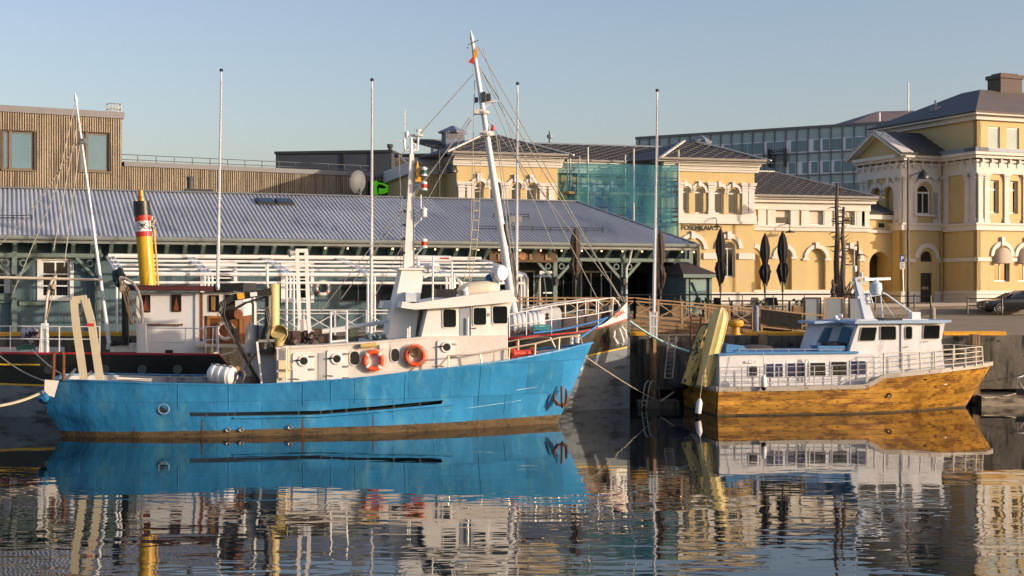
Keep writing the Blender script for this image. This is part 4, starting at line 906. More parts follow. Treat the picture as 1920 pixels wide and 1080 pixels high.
def rail(m, pts, hs, r=.022, posts=True, rp=None, n=6):
    """posts at pts (deck points), bars at heights hs"""
    for h in hs: m.path([Vector(p)+Vector((0, 0, h)) for p in pts], r, n)
    if posts:
        for p in pts: m.tube(Vector(p), Vector(p)+Vector((0, 0, max(hs))), rp or r, n=n)
# ================================================================ BLUE WORK BOAT
BL = Fr(-15.35, 46.75, 11.8, 0)
blue = pm('chalky_blue_hull_paint', c8(50, 138, 194), .40, .16, .9, .08, 1.2, streak=c8(92, 164, 194), sthr=.55, ssc=(.8, .8, .35), spots=c8(140, 168, 172), spthr=.675, spsc=(3.2, 3.2, 6), bz=.7, plates=(1.45, 1.15, .3, (0, 2)))
boot = pm('fouled_waterline_band', c8(92, 76, 52), .85, .35, 2.5, .02, 9, streak=c8(46, 40, 30), sthr=.52, ssc=(1.2, 1.2, 6), spots=c8(120, 66, 34), spthr=.66)
rustm = pm('rust', c8(104, 62, 36), .9, .35, 6, .01, 20)
bbt = fthing('blue_workboat', BL, 'bright blue steel workboat with white superstructure moored nearest the viewer', 'boat')
hbD = [(0, 1.45), (.07, 2.0), (.16, 2.36), (.3, 2.6), (.6, 2.6), (.75, 2.35), (.86, 1.75), (.94, .95), (1, .03)]
hbW = [(0, 1.0), (.07, 1.62), (.16, 2.05), (.3, 2.38), (.6, 2.32), (.75, 1.75), (.86, 1.0), (.94, .4), (1, .03)]
shp = [(105, 713), (180, 715), (300, 720), (420, 722), (490, 722), (560, 718), (650, 712), (700, 707), (780, 697), (850, 690), (950, 677), (1030, 662), (1110, 643)]
def mk_sheer(fr, pts, hbt, s1):
    tab = []
    for x, y in pts:
        hb = 2.0
        for _ in range(5): s = fr.S(x, -hb); hb = interp(hbt, max(0, min(1, s/s1)))
        tab.append((s, fr.P(x, y, -hb).z))
    return lambda s: interp(tab, s)
LB = 18.66
shB = mk_sheer(BL, shp, hbD, LB)
sl_lo = mk_sheer(BL, [(100, 783), (355, 780), (430, 780), (600, 777), (700, 769), (828, 757), (1000, 735), (1100, 700)], hbW, LB)
sl_hi = lambda s: sl_lo(s)+.13
stemB = lambda z: 17.36+max(0, z)*.45+(.0 if z > 0 else z*.3)
sternB = lambda z: (.25 if z < .15 else (.25-.45*min(1, (z-.15)/.7) if z < .95 else -.2+.3*(z-.95)))
rows = [lambda s: -.6, lambda s: 0, lambda s: .17+.008*s, lambda s: .17+.008*s+(sl_lo(s)-.17-.008*s)*.5, sl_lo, sl_hi]+[(lambda k: (lambda s: sl_hi(s)+(shB(s)-sl_hi(s))*k))(k) for k in (.25, .5, .75, 1)]
cols = hull(BL, None, hbD, hbW, 0, 0, 0, LB, rows, shB, stemB, sternB, 90, 1.1)
sA, sZ = BL.S(356, -2.5), BL.S(828, -2.4)
m = hull_mesh(cols, [1, 1, 0, 0, 0, 0, 0, 0, 0], skip=lambda i, j, sg: j == 4 and sA < cols[i][4][0] < sZ)
hu = m.build('hull', [blue, boot], bbt, smooth=True)
dk = lambda s: sl_lo(s)-.02 if s < 11 else sl_lo(s)-.02+(s-11)*.07
m = deckm([[c[0], (c[4][0], c[4][1], 0), c[4]] for c in cols], dk, .03); m.build('deck', pm('grey_green_deck', c8(86, 92, 84), .8, .2, 2), bbt)
m = strip(cols, 6, .13, lambda s: sl_hi(s)+.03, lambda s: shB(s)-.02, (-1,)); m2_ = strip(cols, 6, .13, dk, lambda s: shB(s)-.02, (1,)); m.add(m2_.v, m2_.f); 
inn = m.build('inner_bulwark', pm('grey_white_inner_bulwark', c8(178, 180, 178), .6, .12, 2, streak=c8(120, 92, 66), sthr=.6), bbt, smooth=True)
caprail(cols, shB, .13, .05).build('cap_rail', blue, hu, smooth=False)
m = MB()                                              # rubbing lip under the freeing slot, freeing-port stays
pts = [(c[4][0], -c[4][1]-.02, c[4][2]-.06) for c in cols if sA+1.3 < c[4][0] < sZ+.6]; m.path(pts, .035, 5); m.build('rubbing_strip', blue, hu)
m = MB()
for px in (387, 427, 440, 560, 602, 622, 650, 690, 740, 790):
    s = BL.S(px, -2.5); c = min(cols, key=lambda c: abs(c[4][0]-s)); m.box((s-.03, -c[4][1]+.01, c[4][2]-.03), (s+.03, -c[4][1]+.06, c[5][2]+.03))
m.build('slot_stay', darkm, hu)
# weld seams and rust runs standing on the plating
def side_pt(s, f):                                    # point on the near side, f = 0 waterline .. 1 sheer
    z = shB(s)*f; col = []
    for j in range(len(cols[0])): t_ = [c[j] for c in cols]; col.append((interp([(q[0], q[1]) for q in t_], s), interp([(q[0], q[2]) for q in t_], s)))
    for a, b in zip(col, col[1:]):
        if a[1] <= z <= b[1]: k = (z-a[1])/(b[1]-a[1]+1e-9); return Vector((s, -(a[0]+(b[0]-a[0])*k)-.004, z))
    return Vector((s, -col[-1][0]-.004, z))
m = MB(); random.seed(3)
for px, f0, f1 in ((334, .55, .98), (429, .5, .98), (568, .55, .98), (620, .55, .99), (666, .55, .99), (760, .5, .98), (905, .35, .96), (960, .2, .5)):
    s = BL.S(px, -2.5); m.path([side_pt(s, f0+(f1-f0)*k/5) for k in range(6)], .012, 4)
m.build('weld_seam', blue, hu)
m = MB(); m.mi = 0
for px, f0, f1, wd in ((379, .02, .33, .05), (568, .0, .36, .08), (452, .03, .2, .03), (543, .06, .24, .03), (428, .02, .17, .025), (700, .12, .36, .03), (905, .02, .16, .04), (250, .02, .2, .03)):
    s = BL.S(px, -2.45); P_ = [side_pt(s+dx*wd/2*(1.3 if k == 0 else .4), f0+(f1-f0)*k) for k, dx in ((0, -1), (0, 1), (1, 1), (1, -1))]; m.prism(P_, (0, -.003, 0))
for (xa, fa), (xb, fb) in (((350, .36), (560, .39)),):
    pass
m.build('rust_run', rustm, hu)
m = MB()
for px, py in ((428, 806), (453, 806), (544, 801)): v = BL.P(px, py, -2.45); m.torus(v+Vector((0, -.01, 0)), (0, 1, 0), .06, .02, 10, 5)
m.build('outlet', steel, hu)
v = side_pt(BL.S(307, -2.3), .5); v.z = BL.P(307, 767, -2.35).z; hz = [v]
m = MB(); m.torus(v, (.1, 1, 0), .165, .035, 20, 6); o = m.build('hawse_ring', pm('pale_blue_ring', c8(110, 150, 180), .4, .1), hu, smooth=True)
m = MB(); m.lathe([(.15, 0), (.15, .01), (0, .01)], v+Vector((0, .0, 0)), (0, -1, 0), 16); m.build('hawse_opening', blackp, o)
m = MB(); pts = [side_pt(s, .3+.02*(s-12)) for s in (13, 14, 15, 15.8)]; m.path(pts, .012, 4);  m.build('scrape_line', pm('bare_scrape', c8(150, 190, 205), .6, .2, 8), hu)
m = MB(); m.ball((-.25, -.55, BL.P(82, 745, -1).z), .42, 14, (.75, 2.2, .6)); m.build('stern_bulge', blue, hu, smooth=True)
m = prof(BL, [(84, 712), (110, 714), (101, 745), (92, 742), (83, 733)], -1.85, -1.75); m.build('stern_plate', white_r, hu)
# anchor
av = BL.P(1053, 742, -.55); c_ = None
m = MB(); pts = lambda *p: [av+Vector(q) for q in p]
m.path(pts((-.27, -.02, .1), (-.3, -.05, -.12), (-.17, -.1, -.3), (0, -.12, -.36), (.14, -.1, -.26), (.18, -.04, .0), (.16, 0, .25)), [.03, .06, .07, .08, .07, .06, .03], 6)
m.path(pts((0, 0, .35), (-.02, -.1, -.34)), .045, 6); m.torus(av+Vector((0, -.1, -.36)), (1, 0, 0), .07, .025, 10, 5)
an = m.build('anchor', rustm, bbt)
# ---- deckhouse
tH = -1.75
m = prof(BL, [(519, 735), (519, 655), (534, 649), (640, 645), (700, 641), (795, 631), (951, 628), (951, 684), (880, 700), (800, 735)], tH, -tH); dh_ = m.build('deckhouse', white_r, bbt)
m = prof(BL, [(517, 652), (700, 640.5), (803, 630.5), (803, 633.5), (700, 643.5), (517, 655)], tH-.06, -tH+.06); m.build('roof_lip', white_r, dh_)
def door(x0, y0, x1, y1, name='door', port=None, lab=None):
    A = rounded(BL, x0, y0, x1, y1, tH-.05, .1); m = MB(); m.prism(A, (0, .06, 0)); d = m.build(name, white, dh_)
    if port: portring(*port, d)
    for f in (.12, .5, .85): m = MB(); v = BL.P(x1, y0+(y1-y0)*f, tH-.06); m.box((v.x-.12, v.y-.03, v.z-.03), (v.x+.05, v.y, v.z+.03)); m.build('hinge', steel, d)
    m = MB(); m.tube(BL.P(x0-2, y1-14, tH-.08), BL.P(x0+12, y1-13, tH-.08), .02, n=5); m.build('door_lever', steel, d); return d
def portring(px, py, par):
    v = BL.P(px, py, tH-.06); m = MB(); m.torus(v, (0, 1, 0), .16, .04, 20, 8); o = m.build('porthole', white, par, smooth=True); m = MB(); m.lathe([(.14, 0), (.14, .02), (0, .02)], v, (0, -1, 0), 16); m.build('pane', glass, o); m = MB(); m.beam(v+Vector((-.3, -.04, .02)), v+Vector((-.12, -.04, .03)), .03, .05); m.build('clamp', blackp, o)
door(549, 661, 587, 724, port=(569, 677)); door(613, 656, 651, 718, port=(631, 673)); door(820, 638, 853, 700, port=(837, 651))
m = prof(BL, [(597, 662), (610, 661), (610, 718), (597, 720)], tH-.02, tH+.02); m.build('recess_panel', MATS['grey_white_inner_bulwark'], dh_)
portlight(BL, 655, 657, 675, 686, tH, dh_, white, glass, .16, .03); portlight(BL, 732, 652, 750, 680, tH, dh_, white, glass, .16, .03)
m = MB(); m.tube(BL.P(676, 649, tH-.1), BL.P(706, 646, tH-.1), .08, n=8); m.build('lamp_tube_housing', pm('yellowed_plastic', c8(214, 182, 112), .4, .1), dh_)
m = MB(); a = BL.P(717, 650, tH-.05); m.box((a.x-.1, a.y-.05, a.z-.07), (a.x+.1, a.y+.05, a.z+.07)); m.build('junction_box', whitem, dh_)
m = MB()
m.path([BL.P(536, 652, tH-.12), BL.P(536, 712, tH-.12)], .035, 6); m.path([BL.P(540, 655, tH-.1), BL.P(541, 700, tH-.1)], .025, 5)
v = BL.P(529, 682, tH-.12); m.box((v.x-.12, v.y-.1, v.z-.18), (v.x+.1, v.y+.1, v.z+.12)); v = BL.P(530, 703, tH-.1); m.box((v.x-.14, v.y-.05, v.z-.1), (v.x+.1, v.y+.1, v.z+.1)); m.torus(BL.P(543, 688, tH-.14), (0, 1, 0), .1, .02, 12, 5)
m.build('pipe_fitting', pm('cream_fitting', c8(214, 196, 160), .5, .1, 3), dh_)
m = MB(); v = BL.P(778, 703, tH-.4)
# ---- wheelhouse
tW = -1.62
m = prof(BL, [(788, 640), (803, 577), (860, 572), (961, 564), (952, 600), (952, 682), (800, 700)], tW, -tW); wh_ = m.build('wheelhouse', white, bbt)
portlight(BL, 829.5, 578.5, 856.5, 615.5, tW, wh_, white, glass, .09, .035); portlight(BL, 923, 572.5, 953, 608.5, tW, wh_, white, glass, .09, .035, lean=-.02)
m = prof(BL, [(883, 575), (916, 572), (916, 668), (883, 672)], tW-.04, tW+.01); o = m.build('door', white, wh_); portlight(BL, 886.5, 575.5, 913, 611, tW-.04, o, white, glass, .09, .035); m = prof(BL, [(862, 576), (882, 574), (882, 668), (862, 671)], tW-.015, tW+.01); m.build('door_recess', pm('blue_grey_recess', c8(150, 158, 170), .6, .05), wh_)
m = MB(); m.tube(BL.P(877, 596, tW-.08), BL.P(877, 668, tW-.08), .03, n=6); m.tube(BL.P(886, 653, tW-.1), BL.P(899, 647, tW-.1), .025, n=5); m.tube(BL.P(886, 615, tW-.07), BL.P(893, 616, tW-.07), .02, n=5)
for y in (590, 652): v = BL.P(916, y, tW-.05); m.box((v.x-.03, v.y-.03, v.z-.06), (v.x+.03, v.y, v.z+.06))
m.build('handle', steel, o)
m = prof(BL, [(752, 577), (755, 565), (777, 569), (860, 556), (957, 543.5), (972, 565), (961, 566.5), (860, 575.5), (778, 580.5)], -2.0, 2.0); br = m.build('visor_roof', white, bbt)
m = prof(BL, [(716, 578), (720, 565), (752, 564), (752, 577)], .3, 1.6); m.build('roof_wing', white, br)
# side wings of the funnel casing and the shaded recess behind it
m = MB()
b0, b1 = BL.P(721, 640, -.9), BL.P(790, 640, -.9); t0, t1 = BL.P(754, 506, -.7), BL.P(796, 506, -.7)
m.hexa([(b0.x, -.95, b0.z-.4), (b1.x-.3, -.95, b0.z-.4), (b1.x-.3, .95, b0.z-.4), (b0.x, .95, b0.z-.4), (t0.x, -.6, t0.z), (t1.x, -.6, t0.z), (t1.x, .6, t0.z), (t0.x, .6, t0.z)])
cs = m.build('mast_casing', white, bbt)
m = MB(); m.box((t0.x-.1, -.7, t0.z), (t1.x+.55, .7, t0.z+.07)); v = BL.P(785, 512, -.6); m.beam((t1.x, -.5, t0.z-.25), (t1.x+.5, -.5, t0.z), .3, .1); m.build('casing_ledge', white, cs)
m = prof(BL, [(761, 566), (761, 548), (787, 551), (787, 566)], -1.3, -.7); m.build('locker_box', pm('pale_blue_grey_box', c8(186, 194, 200), .5, .05), br)
# mast
m = MB(); mb0, mb1 = BL.P(766, 505, -.1), BL.P(772, 289, -.1)
m.beam(mb0, mb1, .01, .01); m.v = []; m.f = []; m.m = []
a, b = .19, .07
m.hexa([(mb0.x-a, -.1-a, mb0.z), (mb0.x+a, -.1-a, mb0.z), (mb0.x+a, -.1+a, mb0.z), (mb0.x-a, -.1+a, mb0.z), (mb1.x-b, -.1-b, mb1.z), (mb1.x+b, -.1-b, mb1.z), (mb1.x+b, -.1+b, mb1.z), (mb1.x-b, -.1+b, mb1.z)])
ms_ = m.build('mast', white, bbt)
m = MB()
for y in range(370, 490, 26): v = BL.P(767-(y-300)*.025-2, y, -.32); m.box((v.x-.12, v.y-.02, v.z-.05), (v.x-.02, v.y+.04, v.z+.05))
m.build('mast_step', blackp, ms_)
lamp_red, lamp_grn = pm('red_lens', c8(190, 40, 36), .2, .05), pm('green_lens', c8(30, 84, 74), .2, .05)
for px, py, lens, tall in ((795, 341, (lamp_grn, lamp_red), 1), (795, 404, (whitem,), 0), (795, 462, (lamp_red,), 0)):
    v = BL.P(px, py, -.4); base = BL.P(771, py+8, -.1); m = MB(); m.beam(base, v+Vector((0, 0, -.05)), .05, .05); m.beam(base-Vector((0, 0, .35)), v+Vector((-.1, 0, -.08)), .04, .04); o = m.build('lamp_bracket', white, ms_)
    for k, l in enumerate(lens):
        q = v+Vector((0, 0, .35-.5*k)) if tall else v+Vector((0, 0, .1)); m = MB(); m.lathe([(.12, -.14), (.12, -.1), (.1, -.1), (.1, .1), (.12, .1), (.12, .14), (.0, .2)], q, n=12); m.mi = 0; nl = m.build('navigation_light', whitem, ms_, smooth=False)
        m = MB(); m.lathe([(.105, -.07), (.105, .07)], q, n=12); m.build('lens', l, nl)
m = MB(); tp = BL.P(771, 290, -.1)
m.path([BL.P(758, 262, -.1), BL.P(759, 281, -.1), BL.P(771, 284, -.1), BL.P(783, 281, -.1), BL.P(784, 258, -.1)], .04, 6); m.tube(tp, tp+Vector((0, 0, .6)), .045); m.lathe([(0, 0), (.22, .05), (.24, .09), (.0, .14)], BL.P(781, 258, -.1), n=16)
m.lathe([(.03, 0), (.03, .15), (.1, .18), (.1, .24), (0, .26)], BL.P(785, 256, -.1), n=10); m.lathe([(.06, 0), (.06, .2), (0, .25)], BL.P(763, 258, -.1), n=8); m.tube(BL.P(759, 281, -.1), BL.P(759, 205, -.1), .02, n=5); m.tube(BL.P(737, 264, -.1), BL.P(770, 265, -.1), .012, n=4)
m.torus(BL.P(774, 275, -.1), (0, 1, 0), .12, .025, 14, 6); m.build('aerial_cluster', whitem, ms_)
m = MB(); m.tube(BL.P(748, 290, .2), BL.P(769, 313, -.1), .035, n=5); m.tube(BL.P(752, 296, .2), BL.P(770, 297, -.1), .03, n=5); m.build('gaff_strut', white, ms_)
for px, y0, y1 in ((789, 365, 405),): m = MB(); m.tube(BL.P(px, y0, -.4), BL.P(px, y1+8, -.4), .025, n=5); m.build('whip_aerial', whitem, ms_)
m = MB()
for i in range(1): 
    A = BL.P(782, 300, -.3); pts = [BL.P(783, 300, -.3), BL.P(779, 326, -.3), BL.P(779, 341, -.3), BL.P(790, 341, -.3), BL.P(788, 322, -.3)]
m.prism(pts, (0, .04, 0)); m.ball(BL.P(784, 326, -.33), .12, 8, (.8, .4, 1.5)); m.build('furled_flag', yellow_p, ms_)
m = MB()
for (x0, y0, x1, y1) in ((748, 292, 757, 500), (775, 300, 777, 500), (752, 445, 751, 570)): m.tube(BL.P(x0, y0, -.2), BL.P(x1, y1, -.3), .012, n=4)
m.build('halyard', cable, ms_)
# roof gear
m = MB(); m.tube(BL.P(782, 485, -.2), BL.P(845, 486, -.2), .12, n=8); m.tube(BL.P(784, 488, -.2), BL.P(784, 506, -.2), .06); o = m.build('radar_scanner', whitem, br); m = MB(); m.tube(BL.P(826, 484, -.31), BL.P(842, 484.4, -.31), .03, n=5); m.build('red_marking', red_p, o)
m = MB(); v = BL.P(811, 499, -.6); m.lathe([(0, -.12), (.2, -.1), (.3, 0), (.2, .1), (0, .12)], v, n=16); m.box((v.x-.15, v.y-.15, v.z-.2), (v.x+.15, v.y+.15, v.z-.08)); m.build('radar_dome', whitem, br, smooth=True)
m = MB(); v = BL.P(815, 558, -1.2); w_ = BL.P(853, 542, -1.2); m.box((v.x, -1.5, v.z), (w_.x, -1.1, w_.z)); m.build('dark_roof_box', blackp, br)
m = MB(); m.tube(BL.P(811, 572, -1.6), BL.P(812, 482, -1.6), .03); m.tube(BL.P(847, 560, -1), BL.P(847, 490, -1), .03); m.build('whip_aerial', whitem, br)
m = MB(); m.path([BL.P(851, 540, -.9), BL.P(851, 512, -.9), BL.P(864, 530, -.9), BL.P(864, 560, -.9)], .075, 8); m.path([BL.P(869, 545, -1.2), BL.P(872, 540, -1.2), BL.P(874, 556, -1.2)], .09, 8); m.build('vent_pipe', white, br)
v = BL.P(935, 512, -.9); m = MB(); m.lathe([(.0, -.24), (.2, -.22), (.29, -.1), (.29, .14), (.26, .2), (0, .22)], v, (.55, -.8, 0), 18); o = m.build('searchlight', whitem, br, smooth=True)
m = MB(); m.torus(v-Vector((0, 0, .1)), (.5, -.8, 0), .3, .03, 14, 5, 190, 350); m.tube(v-Vector((0, 0, .4)), v-Vector((0, 0, .85)), .04); m.build('bracket', steel, o)
# bow rail
def on_sheer(px, sg=-1, inset=.12):
    hb = 1.5
    for _ in range(6): s = BL.S(px, sg*hb); hb = interp(hbD, max(0, min(1, s/LB)))
    return Vector((s, sg*max(0, hb-inset), shB(s)))
m = MB(); P_ = [on_sheer(x) for x in (842, 905, 955, 1004, 1049, 1072)]
top = [on_sheer(820)+Vector((0, 0, .02)), P_[0]+Vector((0, 0, .42))]+[BL.P(x, y, p.y) for (x, y), p in zip(((900, 664), (955, 653), (1004, 644), (1049, 633), (1074, 630)), P_[1:])]+[on_sheer(1090)+Vector((0, 0, .28)), on_sheer(1094)]
m.path(top, .03, 6)
for p, q in zip(P_[:5], top[1:6]): m.tube(p, q, .028)
m.build('bow_rail', pm('brushed_rail', c8(196, 178, 150), .35, .1, 2, metal=.4), bbt)
m = MB(); P2 = [BL.P(x, y, 1.6-k*.28) for k, (x, y) in enumerate(((950, 641), (972, 637), (1010, 632), (1032, 633)))]; m.path(P2+[P2[-1]+Vector((.25, 0, -.5))], .028, 6); m.tube(P2[1], P2[1]-Vector((0, 0, .5)), .025); m.build('bow_rail', MATS['brushed_rail'], bbt)
# windlass
v = BL.P(980, 662, -.3); m = MB()
m.lathe([(.22, -.45), (.22, -.38), (.12, -.36), (.12, .36), (.22, .38), (.22, .45)], v, (1, .3, 0), 12); m.lathe([(.16, -.65), (.1, -.6), (.12, -.45)], v+Vector((0, -.2, -.05)), (1, -.4, 0), 12); m.box((v.x-.35, v.y-.2, v.z-.5), (v.x+.35, v.y+.3, v.z-.1)); m.lathe([(.18, 0), (.12, .25), (.2, .3)], v+Vector((.3, -.3, -.3)), (0, -1, .2), 10); m.tube(v+Vector((-.2, 0, .1)), v+Vector((-.22, 0, .4)), .03)
m.build('windlass', pm('faded_red_paint', c8(176, 54, 38), .6, .2, 5), bbt)
m = MB(); v = BL.P(1077, 640, -.1); m.lathe([(.06, 0), (.06, .25), (.1, .27), (.1, .3), (0, .3)], v-Vector((.1, 0, .1)), n=8); m.lathe([(.06, 0), (.06, .25), (.1, .27), (.1, .3), (0, .3)], v+Vector((.12, 0, -.06)), n=8); m.build('mooring_bitt', white, bbt)
# ---- aft: engine casing block, crane, vent, gantries
m = prof(BL, [(455, 735), (460, 655), (463, 620), (470, 608), (500, 612), (520, 622), (520, 735)], -.9, 1.2); ac = m.build('aft_casing', MATS['grey_white_inner_bulwark'], bbt)
m = prof(BL, [(486, 641), (512, 640), (512, 664), (486, 664)], -1.2, -.9); m.mi = 0; m.build('winch_box', blackp, ac); m = prof(BL, [(484, 637), (515, 636), (515, 641), (484, 642)], -1.3, -.8); m.build('shelf', steel, ac)
m = prof(BL, [(480, 641), (484, 640), (493, 720), (489, 720)], -1.45, -1.35); m.build('ladder_stile', white, ac)
m = prof(BL, [(460, 707), (480, 707), (480, 722), (460, 722)], -1.3, -.9); m.build('dark_bin', blackp, ac)
dk0 = lambda px, py, t=-1.1: BL.P(px, py, t)
cr = MB()
cr.path([dk0(494, 655), dk0(503, 610), dk0(504, 555)], [.16, .14, .12], 8); cr.beam(dk0(509, 546), dk0(436, 558), .16, .24); cr.beam(dk0(438, 557), dk0(414, 572), .16, .2); cr.beam(dk0(436, 582, -1.0), dk0(462, 567, -1.0), .09, .09); cr.beam(dk0(460, 568, -1.0), dk0(500, 556, -1.0), .07, .07)
cr.path([dk0(413, 570), dk0(412, 583)], .1, 6); cr.beam(dk0(414, 580), dk0(447, 643), .15, .2); cr.beam(dk0(424, 575, -1.05), dk0(432, 600, -1.05), .2, .5); cr.beam(dk0(444, 640), dk0(488, 722), .11, .13); cr.beam(dk0(460, 668), dk0(470, 665), .3, .14); cr.beam(dk0(438, 622), dk0(446, 619), .28, .16)
cr.beam(dk0(483, 610, -1.0), dk0(483, 650, -1.0), .08, .08); crn = cr.build('crane', pm('worn_black_crane_paint', c8(36, 32, 28), .45, .3, 4, spots=c8(92, 84, 40), spthr=.66), bbt)
m = MB(); m.beam(dk0(445, 556, -1.25), dk0(458, 554, -1.25), .02, .2); m.build('yellow_plate', yellow_p, crn); m = MB(); m.beam(dk0(469, 552.5, -1.25), dk0(482, 551, -1.25), .02, .14); m.build('pale_plate', whitem, crn)
m = MB(); m.lathe([(.17, -.2), (.18, 0), (.17, .2), (0, .21)], dk0(441, 589, -1.3), (.5, -.8, 0), 14); m.build('hydraulic_motor', rustm, crn)
m = MB()
for o_ in ((0, 0), (3, 1), (-3, 2)):
    m.path([dk0(500+o_[0], 575, -1.3), dk0(506+o_[0], 610, -1.35), dk0(498, 628, -1.3), dk0(512, 655, -1.3)], .018, 5)
    m.path([dk0(420+o_[0], 565, -1.3), dk0(414+o_[0]*2, 590, -1.4), dk0(424+o_[0], 612, -1.4), dk0(440, 640, -1.3)], .016, 5)
m.path([dk0(416, 585, -1.25), dk0(462, 700, -1.25)], .012, 4); m.path([dk0(447, 640, -1.25), dk0(484, 712, -1.25)], .012, 4); m.path([dk0(480, 662, -1.2), dk0(452, 702, -1.3)], .022, 4); m.build('hose', cable_d, crn)
m = MB(); m.tube(BL.P(513, 618, -.4), BL.P(513, 533, -.4), .2, n=12); m.tube(BL.P(506, 630, -.4), BL.P(506, 533, -.38), .06); m.build('exhaust_stack', pm('cream_stack_paint', c8(206, 182, 122), .45, .1, 2), ac, smooth=True)
m = MB(); m.path([BL.P(477, 612, -.3), BL.P(477, 570, -.3), BL.P(474, 564, -.3), BL.P(470, 563, -.3)], .1, 10); m.build('chrome_pipe', steel, ac, smooth=True)
def cowl(fr, px, py, r, t, h, par, mat):
    c = fr.P(px, py, t); m = MB(); m.path([c-Vector((0, 0, h)), c-Vector((0, 0, r*1.2)), c-Vector((0, 0, r*.5)), c+Vector((-.02, -.1, 0))], [r*.62, r*.62, r*.8, r*.9], 14); ax = Vector((-.25, -1, .15)).normalized()
    m.lathe([(r*.8, -.25), (r, 0), (r*.95, .02), (r*.72, -.22), (0, -.24)], c+Vector((0, -.15, 0)), ax, 18); return m.build('vent_cowl', mat, par, smooth=True)
cowl(BL, 523, 625, .3, -1.0, .9, ac, pm('olive_cream_paint', c8(186, 168, 110), .45, .1, 2))
def stern_gantry():
    m = MB(); t0 = -1.3; up_ = (0, 1, 0)
    for pts in (((139, 563), (143, 612), (158, 715)), ((160, 561), (171, 602), (188, 715))):
        for p, q in zip(pts, pts[1:]): m.beam(BL.P(*p, t0), BL.P(*q, t0), .24, .22, up_)
    m.beam(BL.P(136, 563, t0), BL.P(163, 560, t0), .25, .16, up_)
    g = m.build('stern_gantry', pm('grey_cream_gantry', c8(186, 176, 150), .5, .1, 1.5, spots=c8(140, 70, 50), spthr=.7), bbt)
    m = MB(); m.tube(BL.P(120, 715, t0), BL.P(143, 692, t0), .05); m.tube(BL.P(150, 715, t0), BL.P(173, 697, t0), .05); m.build('hydraulic_ram', steel, g)
    m = MB(); m.tube(BL.P(150, 565, t0), BL.P(149, 590, t0), .03); m.ball(BL.P(149, 588, t0), .07, 8, (1, 1, 1.6)); m.build('hook', blackp, g); m = MB(); v = BL.P(169, 609, t0-.13); m.box((v.x-.12, v.y, v.z-.05), (v.x+.12, v.y+.02, v.z+.05)); m.build('red_mark', red_p, g)
stern_gantry()
m = MB(); m.path([BL.P(99, 735, -1.6), BL.P(101, 664, -1.6), BL.P(104, 661, -1.6), BL.P(116, 661, -1.6), BL.P(119, 665, -1.6), BL.P(119, 714, -1.6)], .055, 8); m.build('rusty_hoop', rustm, bbt)
m = MB(); t_ = -.2
m.beam(BL.P(557, 470, t_), BL.P(560, 560, t_), .13, .13); m.beam(BL.P(560, 560, t_), BL.P(562, 605, t_), .13, .13); m.beam(BL.P(562, 605, t_), BL.P(556, 655, t_), .13, .13); m.beam(BL.P(574, 470, t_), BL.P(579, 605, t_), .13, .13); m.beam(BL.P(579, 605, t_), BL.P(584, 655, t_), .13, .13); m.beam(BL.P(554, 470, t_), BL.P(577, 470, t_), .15, .13); m.beam(BL.P(564, 608, t_), BL.P(580, 609, t_), .1, .35)
g = m.build('net_gantry', white, bbt); m = MB(); v = BL.P(547, 474, t_-.1); m.lathe([(.06, -.12), (.14, .1), (0, .12)], v, (-1, -.3, -.2), 10); m.build('floodlight', steel, g)
m = MB(); m.tube(BL.P(501, 530, -.1), BL.P(501, 495, -.1), .05); m.box(tuple(BL.P(497, 506, -.2)), tuple(BL.P(501, 500, 0))); m.path([BL.P(504, 545, -.9), BL.P(501, 530, -.9), BL.P(501, 495, -.9)], .03, 5); m.build('light_post', white, ac)
m = MB(); m.tube(BL.P(592, 624, .1), BL.P(730, 602, .1), .1, .07, 8); bo = m.build('cargo_boom', white, bbt)
m = MB(); F_ = [(620, 643), (620, 585), (650, 584), (650, 641)]
m.path([BL.P(x, y, -1.2) for x, y in F_], .045, 6); m.tube(BL.P(620, 622, -1.2), BL.P(650, 620, -1.2), .035); m.tube(BL.P(620, 641, -1.2), BL.P(650, 638, -1.2), .035); m.build('railing_frame', white, bbt)
random.seed(11); m = MB()
for i in range(26): 
    a = BL.P(random.uniform(536, 616), random.uniform(626, 648), random.uniform(-1.2, .6)); k = random.choice('bbcl')
    if k == 'b': m.box(a-Vector((.1, .1, .15)), a+Vector((random.uniform(.08, .3), .12, random.uniform(.05, .25))))
    elif k == 'c': m.lathe([(.1, -.15), (.13, 0), (.1, .15)], a, (random.random(), .5, random.random()), 8)
    else: m.path([a, a+Vector((.2, 0, .2)), a+Vector((.35, 0, -.1))], .03, 5)
m.build('deck_machinery', pm('dark_greasy_machinery', c8(70, 54, 44), .6, .45, 7), bbt)
m = prof(BL, [(655, 642), (655, 618), (672, 617), (672, 640)], -.6, .2); m.build('deck_crate', pm('dull_green_crate', c8(74, 82, 68), .8, .2, 3), bbt)
m = MB(); m.tube(BL.P(764, 640, -1.5), BL.P(764, 615, -1.5), .03); m.tube(BL.P(768, 640, -1.5), BL.P(768, 612, -1.5), .03); m.build('stanchion', white, bbt)
m = MB(); m.path([BL.P(218, 709, -.5), BL.P(284, 713, -.5)], .05, 6); m.box(BL.P(210, 712, -.6), BL.P(286, 709, -.1)); m.build('hatch_plank', white_r, bbt)
for px in (318, 342, 385, 402): m = MB(); v = BL.P(px, 716, 2.0); m.lathe([(.05, -.1), (.05, .1), (.1, .14), (.1, .2), (0, .22)], v, n=8); m.build('cleat', steel, bbt)
